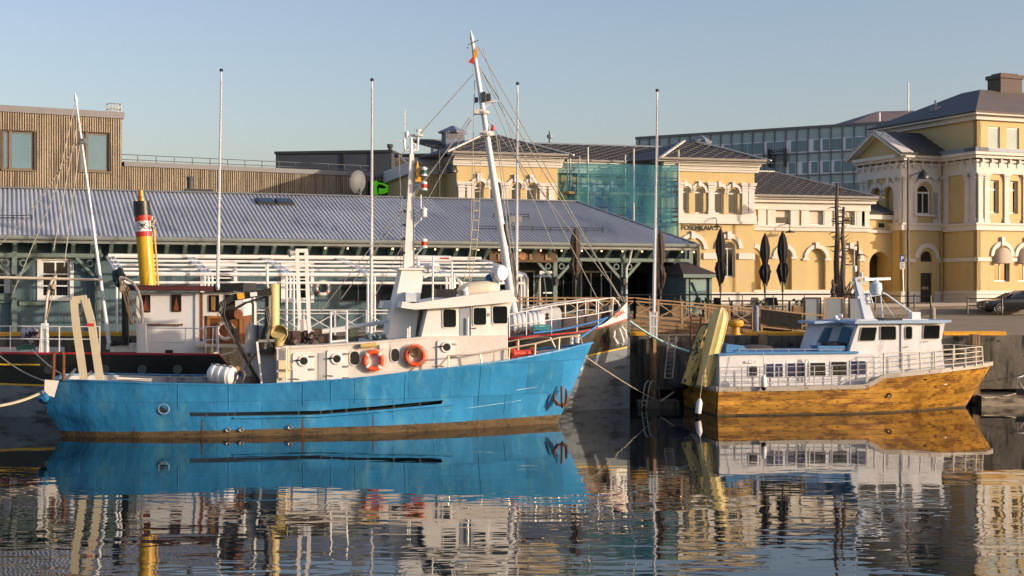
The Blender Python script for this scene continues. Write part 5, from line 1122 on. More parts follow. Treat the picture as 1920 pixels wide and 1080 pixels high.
# ---- things carried on the boat
def wp(fr, px, py, t): return fr.world(fr.P(px, py, t))
life_ring('life_ring', wp(BL, 700, 676, tH-.12), (0, -1, 0), .29, .085, orange_b, whitem, 'orange life ring with empty centre beneath the yellowed lamp tube on the blue boat deckhouse', 'orange life rings on the blue boat', BL.deg)
lr = life_ring('life_ring', wp(BL, 778, 667, tH-.12), (0, -1, 0), .3, .085, orange_b, pm('worn_white_band', c8(150, 110, 90), .6, .2), 'orange life ring with a coil of brown line in its centre, nearer the wheelhouse', 'orange life rings on the blue boat', BL.deg)
m = MB()
for i in range(5): m.torus((random.uniform(-.05, .05), -.08, .02+random.uniform(-.05, .05)), (.2*random.random(), -1, .2), .1+.02*i, .02, 12, 4)
tag(m.build('coiled_line', pm('brown_rope', c8(96, 76, 50), .9, .2, 20)), 'small coil of brown line hanging inside the life ring near the wheelhouse', 'rope').location = wp(BL, 778, 662, tH-.15)
def canister(p, ax, L_, r, label, group=None, straps=3, mat=None):
    t = thing('life_raft_canister', p, label, 'life raft', group); a = Vector(ax).normalized(); m = MB(); h = L_/2
    pr = [(0, -h), (r*.55, -h), (r*.92, -h+.1), (r, -h+.2)]
    for k in range(straps): z = -h+.25+(L_-.5)*k/max(1, straps-1); pr += [(r, z-.05), (r*1.05, z-.04), (r*1.05, z+.04), (r, z+.05)]
    pr += [(r, h-.2), (r*.92, h-.1), (r*.55, h), (0, h)]
    m.lathe(pr, (0, 0, 0), a, 22); m.build('shell', mat or whitem, t, smooth=True)
    m = MB(); q = Vector((0, 0, 1)).rotation_difference(a)
    m.path([q@Vector((r*1.02, .0, -h+.1)), q@Vector((r*1.05, 0, 0)), q@Vector((r*1.02, 0, h-.1))], .03, 5); m.path([q@Vector((-r*1.02, .0, -h+.1)), q@Vector((-r*1.05, 0, 0)), q@Vector((-r*1.02, 0, h-.1))], .03, 5); m.build('seam', steel, t)
    m = MB(); m.box((-L_*.35, -r*.7, -r*1.25), (-L_*.25, r*.7, -r*.8)); m.box((L_*.25, -r*.7, -r*1.25), (L_*.35, r*.7, -r*.8)); m.build('cradle', pm('maroon_cradle', c8(96, 44, 44), .6, .2) if 'maroon_cradle' not in MATS else MATS['maroon_cradle'], t)
    return t
canister(wp(BL, 417, 703, -1.2), (1, -.35, -.12), 1.0, .33, 'grey white life raft canister on the blue boat aft deck, beneath the black crane')
m = MB(); m.torus(BL.P(450, 706, -1.6), (.5, 1, 0), .2, .05, 18, 6, sx=.7); o = tag(m.build('hose_ring', pm('grey_rubber', c8(96, 84, 84), .7, .2)), 'grey rubber hoop hanging beside the life raft canister on the blue boat', 'hoop'); o.location = (BL.x, BL.y, 0); o.rotation_euler = (0, 0, R(BL.deg))
def place(o, fr): o.location = (fr.x, fr.y, fr.z); o.rotation_euler = (0, 0, R(fr.deg)); return o
m = MB(); random.seed(4)
for i in range(14): 
    pts = [BL.P(683+random.uniform(0, 44), random.uniform(628, 637), -1.0+random.uniform(-.3, .5)) for k in range(3)]; pts.sort(key=lambda v: v.x); pts = [pts[0]+(pts[-1]-pts[0])*k/6+Vector((0, 0, .06*math.sin(k*1.9+i))) for k in range(7)]; m.path(pts, .045, 5)
tag(place(m.build('rope_pile', pm('blue_grey_rope', c8(104, 124, 130), .9, .25, 15)), BL), 'heap of blue grey rope on the deckhouse roof in front of the mast casing', 'rope')
m = MB(); v = BL.P(897, 543, -.9); m.lathe([(0, -.78), (.1, -.74), (.24, -.55), (.29, -.3), (.29, .3), (.24, .55), (.1, .74), (0, .78)], (0, 0, 0), (1, 0, .07), 18); o = tag(m.build('boat_fender', pm('cream_fender', c8(206, 196, 174), .5, .06, 2), smooth=True), 'big cream sausage fender lying on the wheelhouse roof of the blue boat', 'fender'); o.location = BL.world(v); o.rotation_euler = (0, 0, R(BL.deg))
m = MB(); random.seed(9); m.ball((0, 0, 0), .3, 14, (.85, .7, 1.1)); m.v = [tuple(Vector(p)*(1+random.uniform(-.16, .2))) for p in m.v]; o = tag(m.build('folded_tarpaulin', pm('blue_tarpaulin', c8(40, 96, 132), .6, .15, 3)), 'crumpled blue tarpaulin bundle behind the searchlight on the blue boat roof', 'tarpaulin'); o.location = wp(BL, 921, 532, -.6)
# mooring lines of the blue boat
ROPE = []
def line(p, q, dz, r, mat, label, name='mooring_rope'):
    m = MB(); m.path(sag(p, q, dz), r, 5); tag(m.build(name, mat), label, 'rope')
line(W(80, 735, 45.5), W(-40, 764, 39), .12, .045, rope_w, 'thick pale mooring rope from the blue stern towards the left photo edge')
line(W(83, 714, 45.8), W(-20, 650, 49), .15, .022, rope_w, 'thin pale line from the blue boat stern rising left')
line(W(128, 708, 47), W(60, 655, 50.5), .1, .022, rope_w, 'pale line between the hoop on the blue stern and the dark ship rail')
line(W(1097, 668, 50.9), W(1232, 752, 56.2), .06, .016, rope_w, 'pale mooring line from the blue bow down to the ladder float')
line(W(1077, 640, 51), W(1138, 595, 55.3), .05, .04, rope_b, 'bright blue line from the blue bow bitts up to the dark ship bow')
# ================================================================ DARK STEAMSHIP BEHIND
SH = Fr(-28.0, 54.95, 2.9, 0)                          # s runs to the bow
LS = SH.S(1182, 0)
hullb = pm('black_hull_paint', c8(26, 25, 24), .28, .3, 2, .02, 3, streak=c8(44, 42, 38), sthr=.55, ssc=(2, 2, .4), bz=.5)
hullg = pm('weathered_grey_underhull', c8(112, 120, 124), .6, .22, 1, .02, 2, streak=c8(62, 66, 66), sthr=.5, ssc=(.8, .8, 2.5), spots=c8(140, 146, 144), spthr=.70, spsc=(1, 1, 6))
sp = fthing('steamship', SH, 'dark hulled steamship with yellow funnel and raked white masts moored behind the blue boat', 'ship')
hbD = [(0, 2.2), (.3, 2.75), (.75, 2.75), (.86, 2.2), (.93, 1.35), (.975, .6), (1, .06)]
hbW = [(0, 2.1), (.3, 2.7), (.72, 2.6), (.84, 1.9), (.92, 1.0), (.975, .3), (1, .05)]
ls = mk_sheer(SH, [(0, 660), (200, 661), (397, 662.5), (412, 663)], hbD, LS); sC = SH.S(415, -2.75); sD = SH.S(905, -2.6)
hs = mk_sheer(SH, [(905, 640), (953, 632.5), (1080, 622), (1130, 612), (1175, 597)], hbD, LS)
def shS(s): return ls(s) if s < sC else (ls(s)-.85*min(1, (s-sC)/.5) if s < sC+.5 else (1.7 if s < sD-2 else (1.7+(hs(sD)-1.7)*(s-sD+2)/2 if s < sD else hs(s))))
bt = mk_sheer(SH, [(0, 721), (80, 724), (500, 722), (900, 700), (1010, 684), (1100, 668), (1178, 652)], hbW, LS)
btm = lambda s: min(bt(s), shS(s)-.3)
rows = [lambda s: -.6, lambda s: 0, lambda s: btm(s)*.35, lambda s: btm(s)*.7, btm, lambda s: btm(s)+.06]+[(lambda k: (lambda s: btm(s)+.06+(shS(s)-btm(s)-.06)*k))(k) for k in (.35, .7, .94, 1)]
colS = hull(SH, None, hbD, hbW, 0, 0, 0, LS, rows, shS, lambda z: LS-.12+.0*z, lambda z: 0, 110, 1.0)
red_l = pm('red_sheer_line', c8(170, 40, 44), .5, .15, 3); yel_l = pm('yellow_boot_line', c8(214, 176, 44), .5, .15, 3)
m = hull_mesh(colS, [1, 1, 1, 1, 2, 0, 0, 0, 3]); m.build('hull', [hullb, hullg, yel_l, red_l], sp, smooth=True)
m = MB(); m.box((LS-.2, -.07, -.4), (LS-.03, .07, hs(LS)+.6)); m.build('stem_post', hullg, sp)
dkS = lambda s: shS(s)-.75 if s < sC or s > sD-1 else .95
m = MB(); v = []
for c in colS: s, h, z = c[-1]; v += [(s, -max(0, h-.05), dkS(s)), (s, max(0, h-.05), dkS(s))]
m.v = v; m.f = [(2*i, 2*i+2, 2*i+3, 2*i+1) for i in range(len(colS)-1)]; m.m = [0]*len(m.f); m.build('deck', woodg, sp)
strip([c for c in colS if c[-1][0] < sC], -1, .1, dkS, lambda s: shS(s)-.02).build('inner_bulwark', white_r, sp, smooth=True)
strip([c for c in colS if c[-1][0] > sD], -1, .1, dkS, lambda s: shS(s)-.02).build('inner_bulwark', MATS['grey_white_inner_bulwark'], sp, smooth=True)
for px in (91, 196, 266, 333): m = MB(); v = SH.P(px, 693, -2.78); m.torus(v, (0, 1, 0), .15, .03, 16, 6); m.lathe([(.14, 0), (.14, .01), (0, .01)], v, (0, -1, 0), 14); m.build('porthole', pm('dull_glass_port', c8(84, 92, 90), .25, .15, 3), sp, smooth=True)
m = MB(); pts = [SH.P(px, 683.5+(px > 40)*.8, -2.8) for px in (-60, 0, 74)]; m.path(pts, .035, 5); m.build('rubbing_strip', yel_l, sp)
# raised white bow bulwark
def ofsS(px, sg=-1):
    hb = 1.5
    for _ in range(6): s = SH.S(px, sg*hb); hb = interp(hbD, max(0, min(1, s/LS)))
    return s, hb
m = MB()
for sg in (-1, 1):
    v = []; 
    for i in range(13):
        px = 1122+(1176-1122)*i/12; s, h = ofsS(px, -1); f = (i/12)**1.6; v += [(s, sg*h, shS(s)), (s, sg*(h+.04*f), shS(s)+.05+.62*f)]
    b = len(m.v); m.v += v; m.f += [(b+2*i, b+2*i+2, b+2*i+3, b+2*i+1) for i in range(12)]; m.m += [0]*12
bwk = m.build('bow_bulwark', pm('bow_white', c8(222, 214, 200), .5, .08, 3), sp, smooth=True)
s0_, h0_ = ofsS(1150); s1_, h1_ = ofsS(1172); ang = math.atan2(h0_-h1_, s1_-s0_)
t_ = text_mesh('name_letters', 'ERDAL', .26, red_l, bwk, (0, 0, 0), (0, 0, 0), .008, .75, .006)
pa_, pb_ = Vector((s0_, -h0_-.05, shS(s0_)+.24)), Vector((s1_, -h1_-.06, shS(s1_)+.36)); X = (pb_-pa_).normalized(); Yv = Vector((0, .0, 1)); Z = X.cross(Yv).normalized(); Yv = Z.cross(X); mt = Matrix((X, Yv, Z)).transposed().to_4x4(); mt.translation = (pa_+pb_)/2+Z*.04; t_.matrix_local = mt @ Matrix.Diagonal((.7, 1, 1, 1))
# bow anchor
m = MB(); av = SH.P(1165, 633, -.75); q = lambda *p: av+Vector(p)
m.path([q(-.28, -.1, .28), q(-.34, -.14, .0), q(-.2, -.16, -.22), q(0, -.16, -.3), q(.16, -.14, -.2), q(.2, -.1, .02)], [.04, .08, .09, .1, .09, .05], 7); m.path([q(-.1, -.05, .38), q(.02, -.16, .0), q(.08, -.16, -.26)], [.06, .06, .07], 7); m.path([q(-.16, -.05, .36), q(.0, -.1, .44), q(.14, -.08, .28), q(.2, -.1, .02)], .05, 6); m.build('anchor', white_r, sp)
# superstructure
tS = -1.7
m = prof(SH, [(256, 672), (256, 548), (384, 548), (384, 672)], tS, 1.7); sh_ = m.build('deckhouse', white, sp)
m = prof(SH, [(384, 592), (384, 546), (457, 548), (457, 592)], tS, 1.7); wb = m.build('wheelhouse', white, sp)
m = prof(SH, [(384, 650), (384, 592), (457, 592), (457, 650)], tS-.02, 1.7); wp_ = m.build('wood_panelling', wood_d, wb)
m = prof(SH, [(388, 645), (388, 596), (393, 596), (393, 645)], tS-.05, tS-.02); m.build('teak_frame', pm('light_teak', c8(168, 112, 62), .5, .2, 5), wp_)
m = prof(SH, [(449, 645), (449, 596), (455, 596), (455, 645)], tS-.05, tS-.02); m.build('teak_frame', MATS['light_teak'], wp_)
m = prof(SH, [(388, 597), (388, 592), (457, 592), (457, 597)], tS-.07, tS-.0); m.build('teak_rail', MATS['light_teak'], wp_)
m = prof(SH, [(234, 545), (236, 534), (400, 536), (400, 546)], tS-.45, 2.1); rf = m.build('roof', pm('maroon_roof_edge', c8(84, 42, 40), .5, .15, 3), sh_)
m = prof(SH, [(399, 546), (400, 532), (456, 530), (456, 546)], tS-.3, 1.9); m.build('dark_roof_box', blackp, sh_)
m = MB(); v = SH.P(408, 538, tS-.35); m.lathe([(.08, -.12), (.1, 0), (.08, .12), (0, .14)], v, n=10); m.build('navigation_light', steel, sh_)
m = prof(SH, [(366, 655), (366, 549), (372, 549), (372, 655)], tS-.05, tS-.0); m.build('corner_post', white, sh_)
m = prof(SH, [(375, 640), (375, 549), (380, 549), (380, 640)], tS-.04, tS); m.build('door_jamb', wood_d, sh_)
curt = pm('rust_red_curtain', c8(130, 62, 36), .9, .15, 6)
for (x0, y0, x1, y1) in ((264, 553, 282, 586), (321, 552, 340, 585), (391, 553, 411, 585), (421, 552, 441, 580)):
    o = portlight(SH, x0, y0, x1, y1, tS, sh_, wood_d, glass, .03, .022)
    if x0 < 350: m = MB(); a = SH.P((x0+x1)/2, y0+4, tS-.025); b = SH.P(x0+4, y1-3, tS-.025); c = SH.P(x1-4, y1-3, tS-.025); m.prism([a, b, c], (0, .01, 0)); m.build('curtain', curt, o)
    elif x0 < 400: m = MB(); a = SH.P(x0+5, y0+3, tS-.03); b = SH.P(x1-7, y1-3, tS-.03); m.box((a.x, a.y, b.z), (b.x, a.y+.01, a.z)); m.build('curtain', pm('yellow_brown_curtain', c8(150, 112, 60), .9, .1, 6), o)
m = MB(); m.tube(SH.P(272, 609, tS-.1), SH.P(341, 609, tS-.1), .03); m.ball(SH.P(298, 609, tS-.1), .05, 6); m.ball(SH.P(341, 609, tS-.1), .05, 6); m.build('grab_rail', rustm, sh_)
m = prof(SH, [(310, 663), (310, 656), (324, 656), (324, 663)], tS-.03, tS); m.build('scuttle', blackp, sh_)
m = prof(SH, [(366, 650), (366, 646), (460, 647), (460, 652)], tS-.9, 1.7); m.build('deck_edge', pm('cream_deck_edge', c8(214, 198, 168), .5, .1, 2), sp)
# funnel
FB, FT = SH.P(278, 540, 0), SH.P(266, 391, 0); ax = (FT-FB); Lf = ax.length
segs = [(0, .645, 'funnel_tube', pm('funnel_yellow', c8(206, 164, 30), .38, .06, 1)), (.645, .71, 'red_ring', red_p), (.71, .838, 'white_ring', whitem), (.838, .91, 'red_ring', red_p), (.91, 1.09, 'black_cap', blackp)]
fu = None
for a, b, nm, mt_ in segs:
    m = MB(); r = .315 if nm != 'black_cap' else .325
    m.lathe([(r, Lf*a), (r, Lf*b)]+([(r+.02, Lf*b), (0, Lf*b+.03)] if nm == 'black_cap' else []), FB, ax, 28)
    o = m.build(nm, mt_, sp if fu is None else fu, smooth=True)
    if fu is None: o.name = 'funnel'; fu = o
an_ = ax.normalized(); m = MB(); m.lathe([(.12, 0), (.12, .14), (.0, .15)], FB+an_*(Lf*1.09), ax, 12); m.lathe([(.1, .0), (.12, .06), (.11, .3), (.08, .33)], FB+an_*(Lf*1.09+.12), ax, 12); m.build('bell_pipe', pm('orange_brass', c8(196, 120, 40), .35, .25, 6, metal=.5), fu)
m = MB(); cen = FB+an_*(Lf*.775)
def onf(u, v_): a = u/.335; return cen+an_*v_+Vector((math.sin(a)*.33, -math.cos(a)*.33, 0))
for sg in (-1, 1):
    m.path([onf(.06+sg*x, y) for x, y in ((.2, .1), (.12, .12), (.02, -.02), (.1, -.12), (.2, -.08))], .014, 4); m.path([onf(.06+sg*x, y) for x, y in ((.16, .0), (.09, .03), (.02, .1), (-.02, .0))], .014, 4); m.path([onf(.06+sg*x, y) for x, y in ((.22, .02), (.15, .0), (.2, -.04))], .012, 4)
m.path([onf(.06, .05), onf(.06, -.07)], .014, 4); m.path([onf(-.06, .14), onf(.0, .17), onf(.12, .17), onf(.17, .14)], .012, 4); m.build('emblem', blackp, fu)
m = MB(); m.tube(SH.P(297, 540, .1), SH.P(289, 430, .1), .04, n=8); m.build('steam_pipe', MATS['funnel_yellow'], fu); m = MB(); random.seed(2)
for i in range(7): m.ball(SH.P(287+random.uniform(-1, 4), 419+random.uniform(-12, 10), -.25), random.uniform(.03, .06), 6)
m.path([SH.P(285, 405, -.2), SH.P(284, 430, -.2)], .04, 5); m.build('whistle', pm('pale_brass_steam', c8(190, 176, 150), .5, .2, 5), fu)
m = MB()
for (x0, y0), (x1, y1) in (((288, 430), (295, 505)), ((295, 500), (291, 540))): m.tube(SH.P(x0, y0, -.4), SH.P(x1, y1, -.5), .01, n=4)
m.build('guy_wire', cable, fu)
# davits
def davit(px, arc, y0, y1, label=None):
    m = MB(); a = SH.P(px-9, y1, tS-.55); b = SH.P(px-4, y0, tS-.5)
    m.hexa([(a.x, -2.4, a.z), (a.x+.33, -2.4, a.z), (a.x+.33, -2.1, a.z), (a.x, -2.1, a.z), (a.x+.1, -2.4, b.z), (a.x+.3, -2.4, b.z), (a.x+.3, -2.1, b.z), (a.x+.1, -2.1, b.z)]); d = m.build('davit_stand', white, sp)
    m = MB(); m.path([SH.P(x, y, -2.25) for x, y in arc], .055, 8); m.build('davit_arm', pm('peeling_white_paint', c8(206, 196, 180), .5, .1, 3, spots=c8(150, 110, 60), spthr=.6) if 'peeling_white_paint' not in MATS else MATS['peeling_white_paint'], d, smooth=True)
    return d
d1 = davit(83, [(85, 608), (86, 590), (88, 560), (92, 540), (97, 527), (102, 520), (106, 517)], 606, 666)
d2 = davit(268, [(267, 608), (267, 588), (265, 566), (259, 545), (249, 530), (236, 522), (225, 520)], 606, 660)
m = MB(); m.box(tuple(SH.P(97, 542, -2.5)), tuple(SH.P(105, 533, -2.1))); m.path([SH.P(104, 520, -2.25), SH.P(101, 534, -2.25)], .03, 5); m.path([SH.P(100, 545, -2.25), SH.P(87, 600, -2.3)], .02, 5); m.path([SH.P(96, 545, -2.2), SH.P(79, 604, -2.2)], .02, 5); m.build('tackle', pm('weathered_tackle', c8(160, 140, 112), .7, .3, 6), d1)
m = MB()
for x0, y0, x1, y1 in ((226, 522, 246, 603), (230, 524, 250, 603), (224, 524, 243, 598), (233, 528, 262, 608), (236, 530, 266, 595)): m.tube(SH.P(x0, y0, -2.25), SH.P(x1, y1, -2.3), .022, n=4)
m.ball(SH.P(247, 603, -2.35), .1, 8, (1, 1, 1.3)); m.ball(SH.P(227, 541, -2.3), .1, 8, (.7, 1, 1.5)); m.build('tackle', MATS['weathered_tackle'], d2)
m = MB()
for px in (231, 235, 240): m.tube(SH.P(px, 648, -1.9), SH.P(px-1, 545, -1.9), .05, n=7)
m.build('oar_rack', blackp, sp)
m = MB(); random.seed(8)
for i in range(7): a = SH.P(random.uniform(216, 240), random.uniform(508, 532), -1.9+random.uniform(-.3, .3)); m.ball(a, random.uniform(.08, .16), 6, (1, 1, 1.3))
m.build('canvas_bundle', pm('dark_teal_canvas', c8(40, 56, 60), .8, .25, 5), sp)
m = prof(SH, [(206, 660), (208, 648), (262, 645), (262, 660)], -1.6, .5); m.build('deck_locker', white_r, sp)
m = MB(); m.path(sag(SH.P(207, 646, -1.7), SH.P(247, 637, -1.7), .05, 6), .06, 5); m.path(sag(SH.P(212, 640, -1.7), SH.P(243, 643, -1.6), .03, 6), .05, 5); m.build('tarred_rope', blackp, sp)
# rails of the aft part
def srail(pxs, ys, h, ext, name='deck_rail', mat=whitem, r=.022):
    m = MB(); tops = []
    for px in pxs:
        s, hb = ofsS(px); p = Vector((s, -hb+.08, shS(s))); tops.append(p)
    for k in h: m.path([p+Vector((0, 0, k)) for p in tops], r, 5)
    for p in tops: m.tube(p, p+Vector((0, 0, max(h))), r, n=5)
    return m.build(name, mat, sp)
srail([-40, 18, 76, 110, 186], None, (.5, .98), 0)
srail([277, 347, 385], None, (.42, .95), 0)
m = MB(); 
for px in (400, 406): m.tube(SH.P(px, 614, -2.6), SH.P(px-3 if px == 400 else px+1, 662, -2.6), .022, n=5)
m.path([SH.P(385, 613, -2.6), SH.P(408, 612, -2.6), SH.P(410, 662, -2.6), SH.P(418, 684, -2.6)], .026, 5); m.path([SH.P(385, 638, -2.6), SH.P(408, 636, -2.6)], .022, 5); m.build('gangway_rail', whitem, sp)
m = MB(); m.path([SH.P(411, 667, -2.5), SH.P(436, 661, -2.5), SH.P(441, 655, -2.5), SH.P(442, 652, -2.5)], .05, 6); m.build('boarding_bar', MATS['cream_deck_edge'], sp)
# masts
def mast(b, t, r0, r1, label=None):
    m = MB(); m.tube(b, t, r0, r1, 12); d = (t-b).normalized(); m.lathe([(r1, 0), (max(r1*1.3, .07), .1), (0, .45)], t, d, 8); return m.build('mast', whitem, sp, smooth=True)
ma = mast(SH.P(206, 655, -1.2), SH.P(143, 192, -1.2), .085, .035)
m = MB(); m.tube(SH.P(-60, 519, -1.4), SH.P(191, 524.5, -1.3), .06, .05, 8); m.build('boom', pm('cream_spar', c8(222, 208, 182), .45, .06, 2), sp)
m = MB(); v = SH.P(156, 262, -1.2); m.torus(v, (0, 0, 1), .1, .04, 10, 5); m.box((v.x-.1, v.y-.2, v.z-.15), (v.x+.15, v.y+.1, v.z-.05)); m.build('mast_band', steel, ma)
m = MB(); m.box(tuple(SH.P(199, 655, -1.5)), tuple(SH.P(213, 645, -.9))); m.build('mast_foot', white_r, ma)
mm = mast(SH.P(968, 612, -.6), SH.P(885.5, 76, -.6), .22, .07)
def on_m(y): f = (612-y)/(612-76); return SH.P(968+(885.5-968)*f, y, -.6)
m = MB()
p = on_m(82); m.tube(p+Vector((-.2, -.1, -.06)), p+Vector((.22, -.1, .12)), .02, n=5); m.ball(p+Vector((-.2, -.1, -.18)), .04, 6); m.build('flag_yard', steel, mm)
m = MB(); p = on_m(88); a = p+Vector((.18, -.1, .05)); m.prism([a, a+Vector((-.02, 0, -.45)), a+Vector((-.14, 0, -.62)), a+Vector((-.18, 0, -.3))], (0, .02, 0)); m.build('yellow_flag', yellow_p, mm)
m = MB(); p = on_m(115); m.prism([p+Vector((-.05, -.15, .22)), p+Vector((-.3, -.15, -.05)), p+Vector((-.08, -.15, -.14))], (0, .02, 0)); m.build('red_pennant', red_p, mm)
m = MB(); p = on_m(183); m.box((p.x+.02, p.y-.25, p.z-.2), (p.x+.18, p.y+.1, p.z+.2)); m.box((p.x+.2, p.y-.2, p.z-.14), (p.x+.38, p.y+.1, p.z+.14)); m.box((p.x-.25, p.y-.1, p.z-.2), (p.x-.12, p.y+.1, p.z)); m.build('floodlight', darkm, mm)
m = MB(); p = on_m(191); m.beam(p, p+Vector((.62, 0, .02)), .12, .06); m.beam(p-Vector((0, 0, .3)), p+Vector((.5, 0, 0)), .04, .04); m.build('crosstree', whitem, mm)
m = MB(); p = on_m(211); m.box((p.x-.38, p.y-.2, p.z-.07), (p.x+.16, p.y+.2, p.z+.1)); m.torus(p, (0, 0, 1), .2, .06, 12, 6); m.build('mast_collar', white_r, mm); m = MB(); p = on_m(251); m.torus(p, (0, 0, 1), .22, .08, 12, 6); m.box((p.x-.25, p.y-.2, p.z-.1), (p.x+.2, p.y+.2, p.z+.1)); m.build('mast_collar', white_r, mm)
m = MB(); p = on_m(240)+Vector((.28, -.1, 0)); m.lathe([(.03, .12), (.06, .05), (.1, -.1), (0, -.12)], p, n=10); m.build('bell', red_p, mm)
# rigging as one web
m = MB(); t_ = -.6
for A, B, r in (((887, 140), (744, 300), .014), ((890, 150), (880, 540), .012), ((881, 220), (640, 560), .014), ((884, 224), (600, 585), .012), ((884, 224), (700, 560), .010),
                ((897, 88), (1160, 556), .014), ((897, 122), (1168, 566), .016), ((897, 126), (1040, 470), .012), ((900, 126), (1120, 560), .012), ((912, 222), (1166, 560), .014), ((886, 82), (886, 140), .008),
                ((930, 250), (968, 560), .014), ((935, 260), (975, 560), .012), ((905, 90), (1000, 380), .010)): m.tube(SH.P(*A, t_), SH.P(*B, t_-.2), r*1.25, n=4)
m.build('rigging', cable, mm); m = MB()
for x0, y0, x1, y1 in ((140, 197, 104, 357), (104, 357, 20, 560), (150, 262, 60, 395), (60, 395, -30, 490), (143, 240, 100, 470), (150, 265, 120, 500)): m.tube(SH.P(x0, y0, -1.2), SH.P(x1, y1, -1.3), .02, n=4)
m.build('rigging', cable, ma)
m = MB(); m.path([SH.P(x, y, -1.0) for x, y in ((901, 300), (899, 400), (893, 470), (880, 545))], .014, 4); m.path([SH.P(x, y, -1.0) for x, y in ((891, 300), (888, 400), (881, 470), (866, 545))], .014, 4)
for i in range(13): y = 305+i*18; x = interp([(300, 896), (400, 893.5), (470, 887), (545, 873)], y); m.beam(SH.P(x-6, y, -1.0), SH.P(x+6, y, -1.0), .05, .05)
m.build('rope_ladder', rope_w, sp)
m = MB(); random.seed(6)
pts = [on_m(y)+Vector((.22+.05*math.sin(y), -.1, 0)) for y in range(420, 600, 12)]; m.path(pts, [random.uniform(.03, .09) for _ in pts], 6); m.build('coiled_halyards', cable_d, mm)
# forward rails, capstan, fo'c'sle gear
pxs = [955, 987, 1034, 1082, 1122, 1147]; tb = [Vector((ofsS(x)[0], -ofsS(x)[1]+.08, shS(ofsS(x)[0]))) for x in pxs]
tp_ = [SH.P(x, y, p.y) for (x, y), p in zip(((955, 589), (987, 583), (1034, 573), (1082, 567), (1122, 562), (1150, 558)), tb)]
m = MB(); m.path(tp_+[SH.P(1158, 566, -.4), SH.P(1163, 574, -.3)], .028, 6); m.path([p.lerp(q, .5) for p, q in zip(tb, tp_)], .022, 6)
for p, q in zip(tb, tp_): m.tube(p, q, .025, n=6)
m.build('bow_rail', whitem, sp)
m = MB(); P3 = [SH.P(x, y, 1.6) for x, y in ((960, 585), (1000, 575), (1060, 566), (1098, 560), (1118, 562), (1130, 572))]; m.path(P3, .026, 6); m.path([p-Vector((0, 0, .45)) for p in P3[:-1]], .02, 6)
for p in P3[:-1]: m.tube(p, p-Vector((0, 0, .95)), .024, n=6)
m.build('bow_rail', whitem, sp)
m = prof(SH, [(998, 617), (998, 577), (1049, 577), (1053, 585), (1053, 617)], .2, 1.2); m.build('white_locker', white, sp)
m = MB(); random.seed(12)
for i in range(9): m.ball(SH.P(random.uniform(1014, 1032), random.uniform(588, 602), .0), .08, 6)
m.build('engine_gear', MATS['dark_greasy_machinery'], sp)
m = MB(); v = SH.P(1135, 590, -.1); m.path([v-Vector((0, 0, .4)), v+Vector((0, 0, .05)), v+Vector((.06, -.1, .2)), v+Vector((.2, -.2, .22))], [.16, .16, .17, .18], 12); m.build('vent_cowl', pm('brown_grey_paint', c8(96, 86, 76), .5, .15, 3), sp, smooth=True)
m = prof(SH, [(1056, 615), (1060, 596), (1124, 588), (1124, 610)], -.6, .8); m.build('anchor_winch_base', MATS['grey_rubber'], sp)
m = MB(); m.tube(SH.P(1172, 570, 0), SH.P(1167, 556, 0), .05); random.seed(1)
for i in range(7): m.ball(SH.P(1163+random.uniform(-8, 6), 566+random.uniform(-6, 8), 0), .06, 6)
m.build('stem_head_fittings', blackp, sp)
# things on the ship
for k, (px, lb) in enumerate(((972, 'white ribbed life raft canister right behind the blue boat wheelhouse, nearer the mast'), (1001, 'white ribbed life raft canister on the dark ship, next to the white locker'))):
    canister(SH.world(SH.P(px, 606-k*2.5, -1.3)), (1, .1, .07), .86, .40, lb, 'life raft canisters on the dark ship foredeck')
lr = life_ring('life_ring', SH.world(SH.P(422, 620, tS-.2)), (0, -1, 0), .3, .06, pm('grimy_white_ring', c8(206, 200, 190), .6, .1, 4), pm('faded_orange_band', c8(176, 110, 80), .6, .15), 'big grimy white life ring with rope loops on the wood panelling of the dark ship', rz=SH.deg)
m = MB(); random.seed(5)
for i in range(8):
    a = SH.P(random.uniform(995, 1003), random.uniform(612, 619), -1.9); b = SH.P(random.uniform(1024, 1036), random.uniform(611, 617), -1.9); m.path(sag(a, b, random.uniform(-.1, .1), 6), .03, 5)
tag(place(m.build('rope_pile', pm('turquoise_rope', c8(70, 150, 160), .9, .2, 12)), SH), 'heap of turquoise rope on the dark ship deck edge by the bow rail', 'rope')
m = MB()
for i in range(8):
    a = SH.P(random.uniform(30, 36), random.uniform(650, 657), -1.9); b = SH.P(random.uniform(60, 66), random.uniform(648, 656), -1.9); m.path(sag(a, b, random.uniform(-.12, .1), 6), .035, 5)
tag(place(m.build('rope_pile', pm('green_rope', c8(80, 120, 104), .9, .2, 12)), SH), 'heap of green rope on the dark ship deck by the left davit', 'rope')
random.seed(21); m = MB(); v = SH.P(57, 628, -1.8); m.ball((0, 0, 0), .3, 12, (1.2, .5, 1)); m.v = [tuple(Vector(p)*(1+random.uniform(-.2, .25))) for p in m.v]; o = tag(m.build('draped_cloth', pm('white_and_plum_cloth', c8(190, 182, 180), .9, .1, 5, spots=c8(70, 44, 60), spthr=.5, spsc=(3, 3, 3))), 'white and plum cloth bundle draped over the rail of the dark ship', 'cloth'); o.location = SH.world(v)
line(SH.world(SH.P(1178, 600, 0)), W(1330, 666, 56.5), .28, .05, rope_t, 'thick pale teal mooring rope from the dark bow to the wooden-sided boat')
line(W(1140, 595, 55), W(1000, 624, 53), .1, .035, rope_b, 'bright blue line lying along the dark ship bow rail')
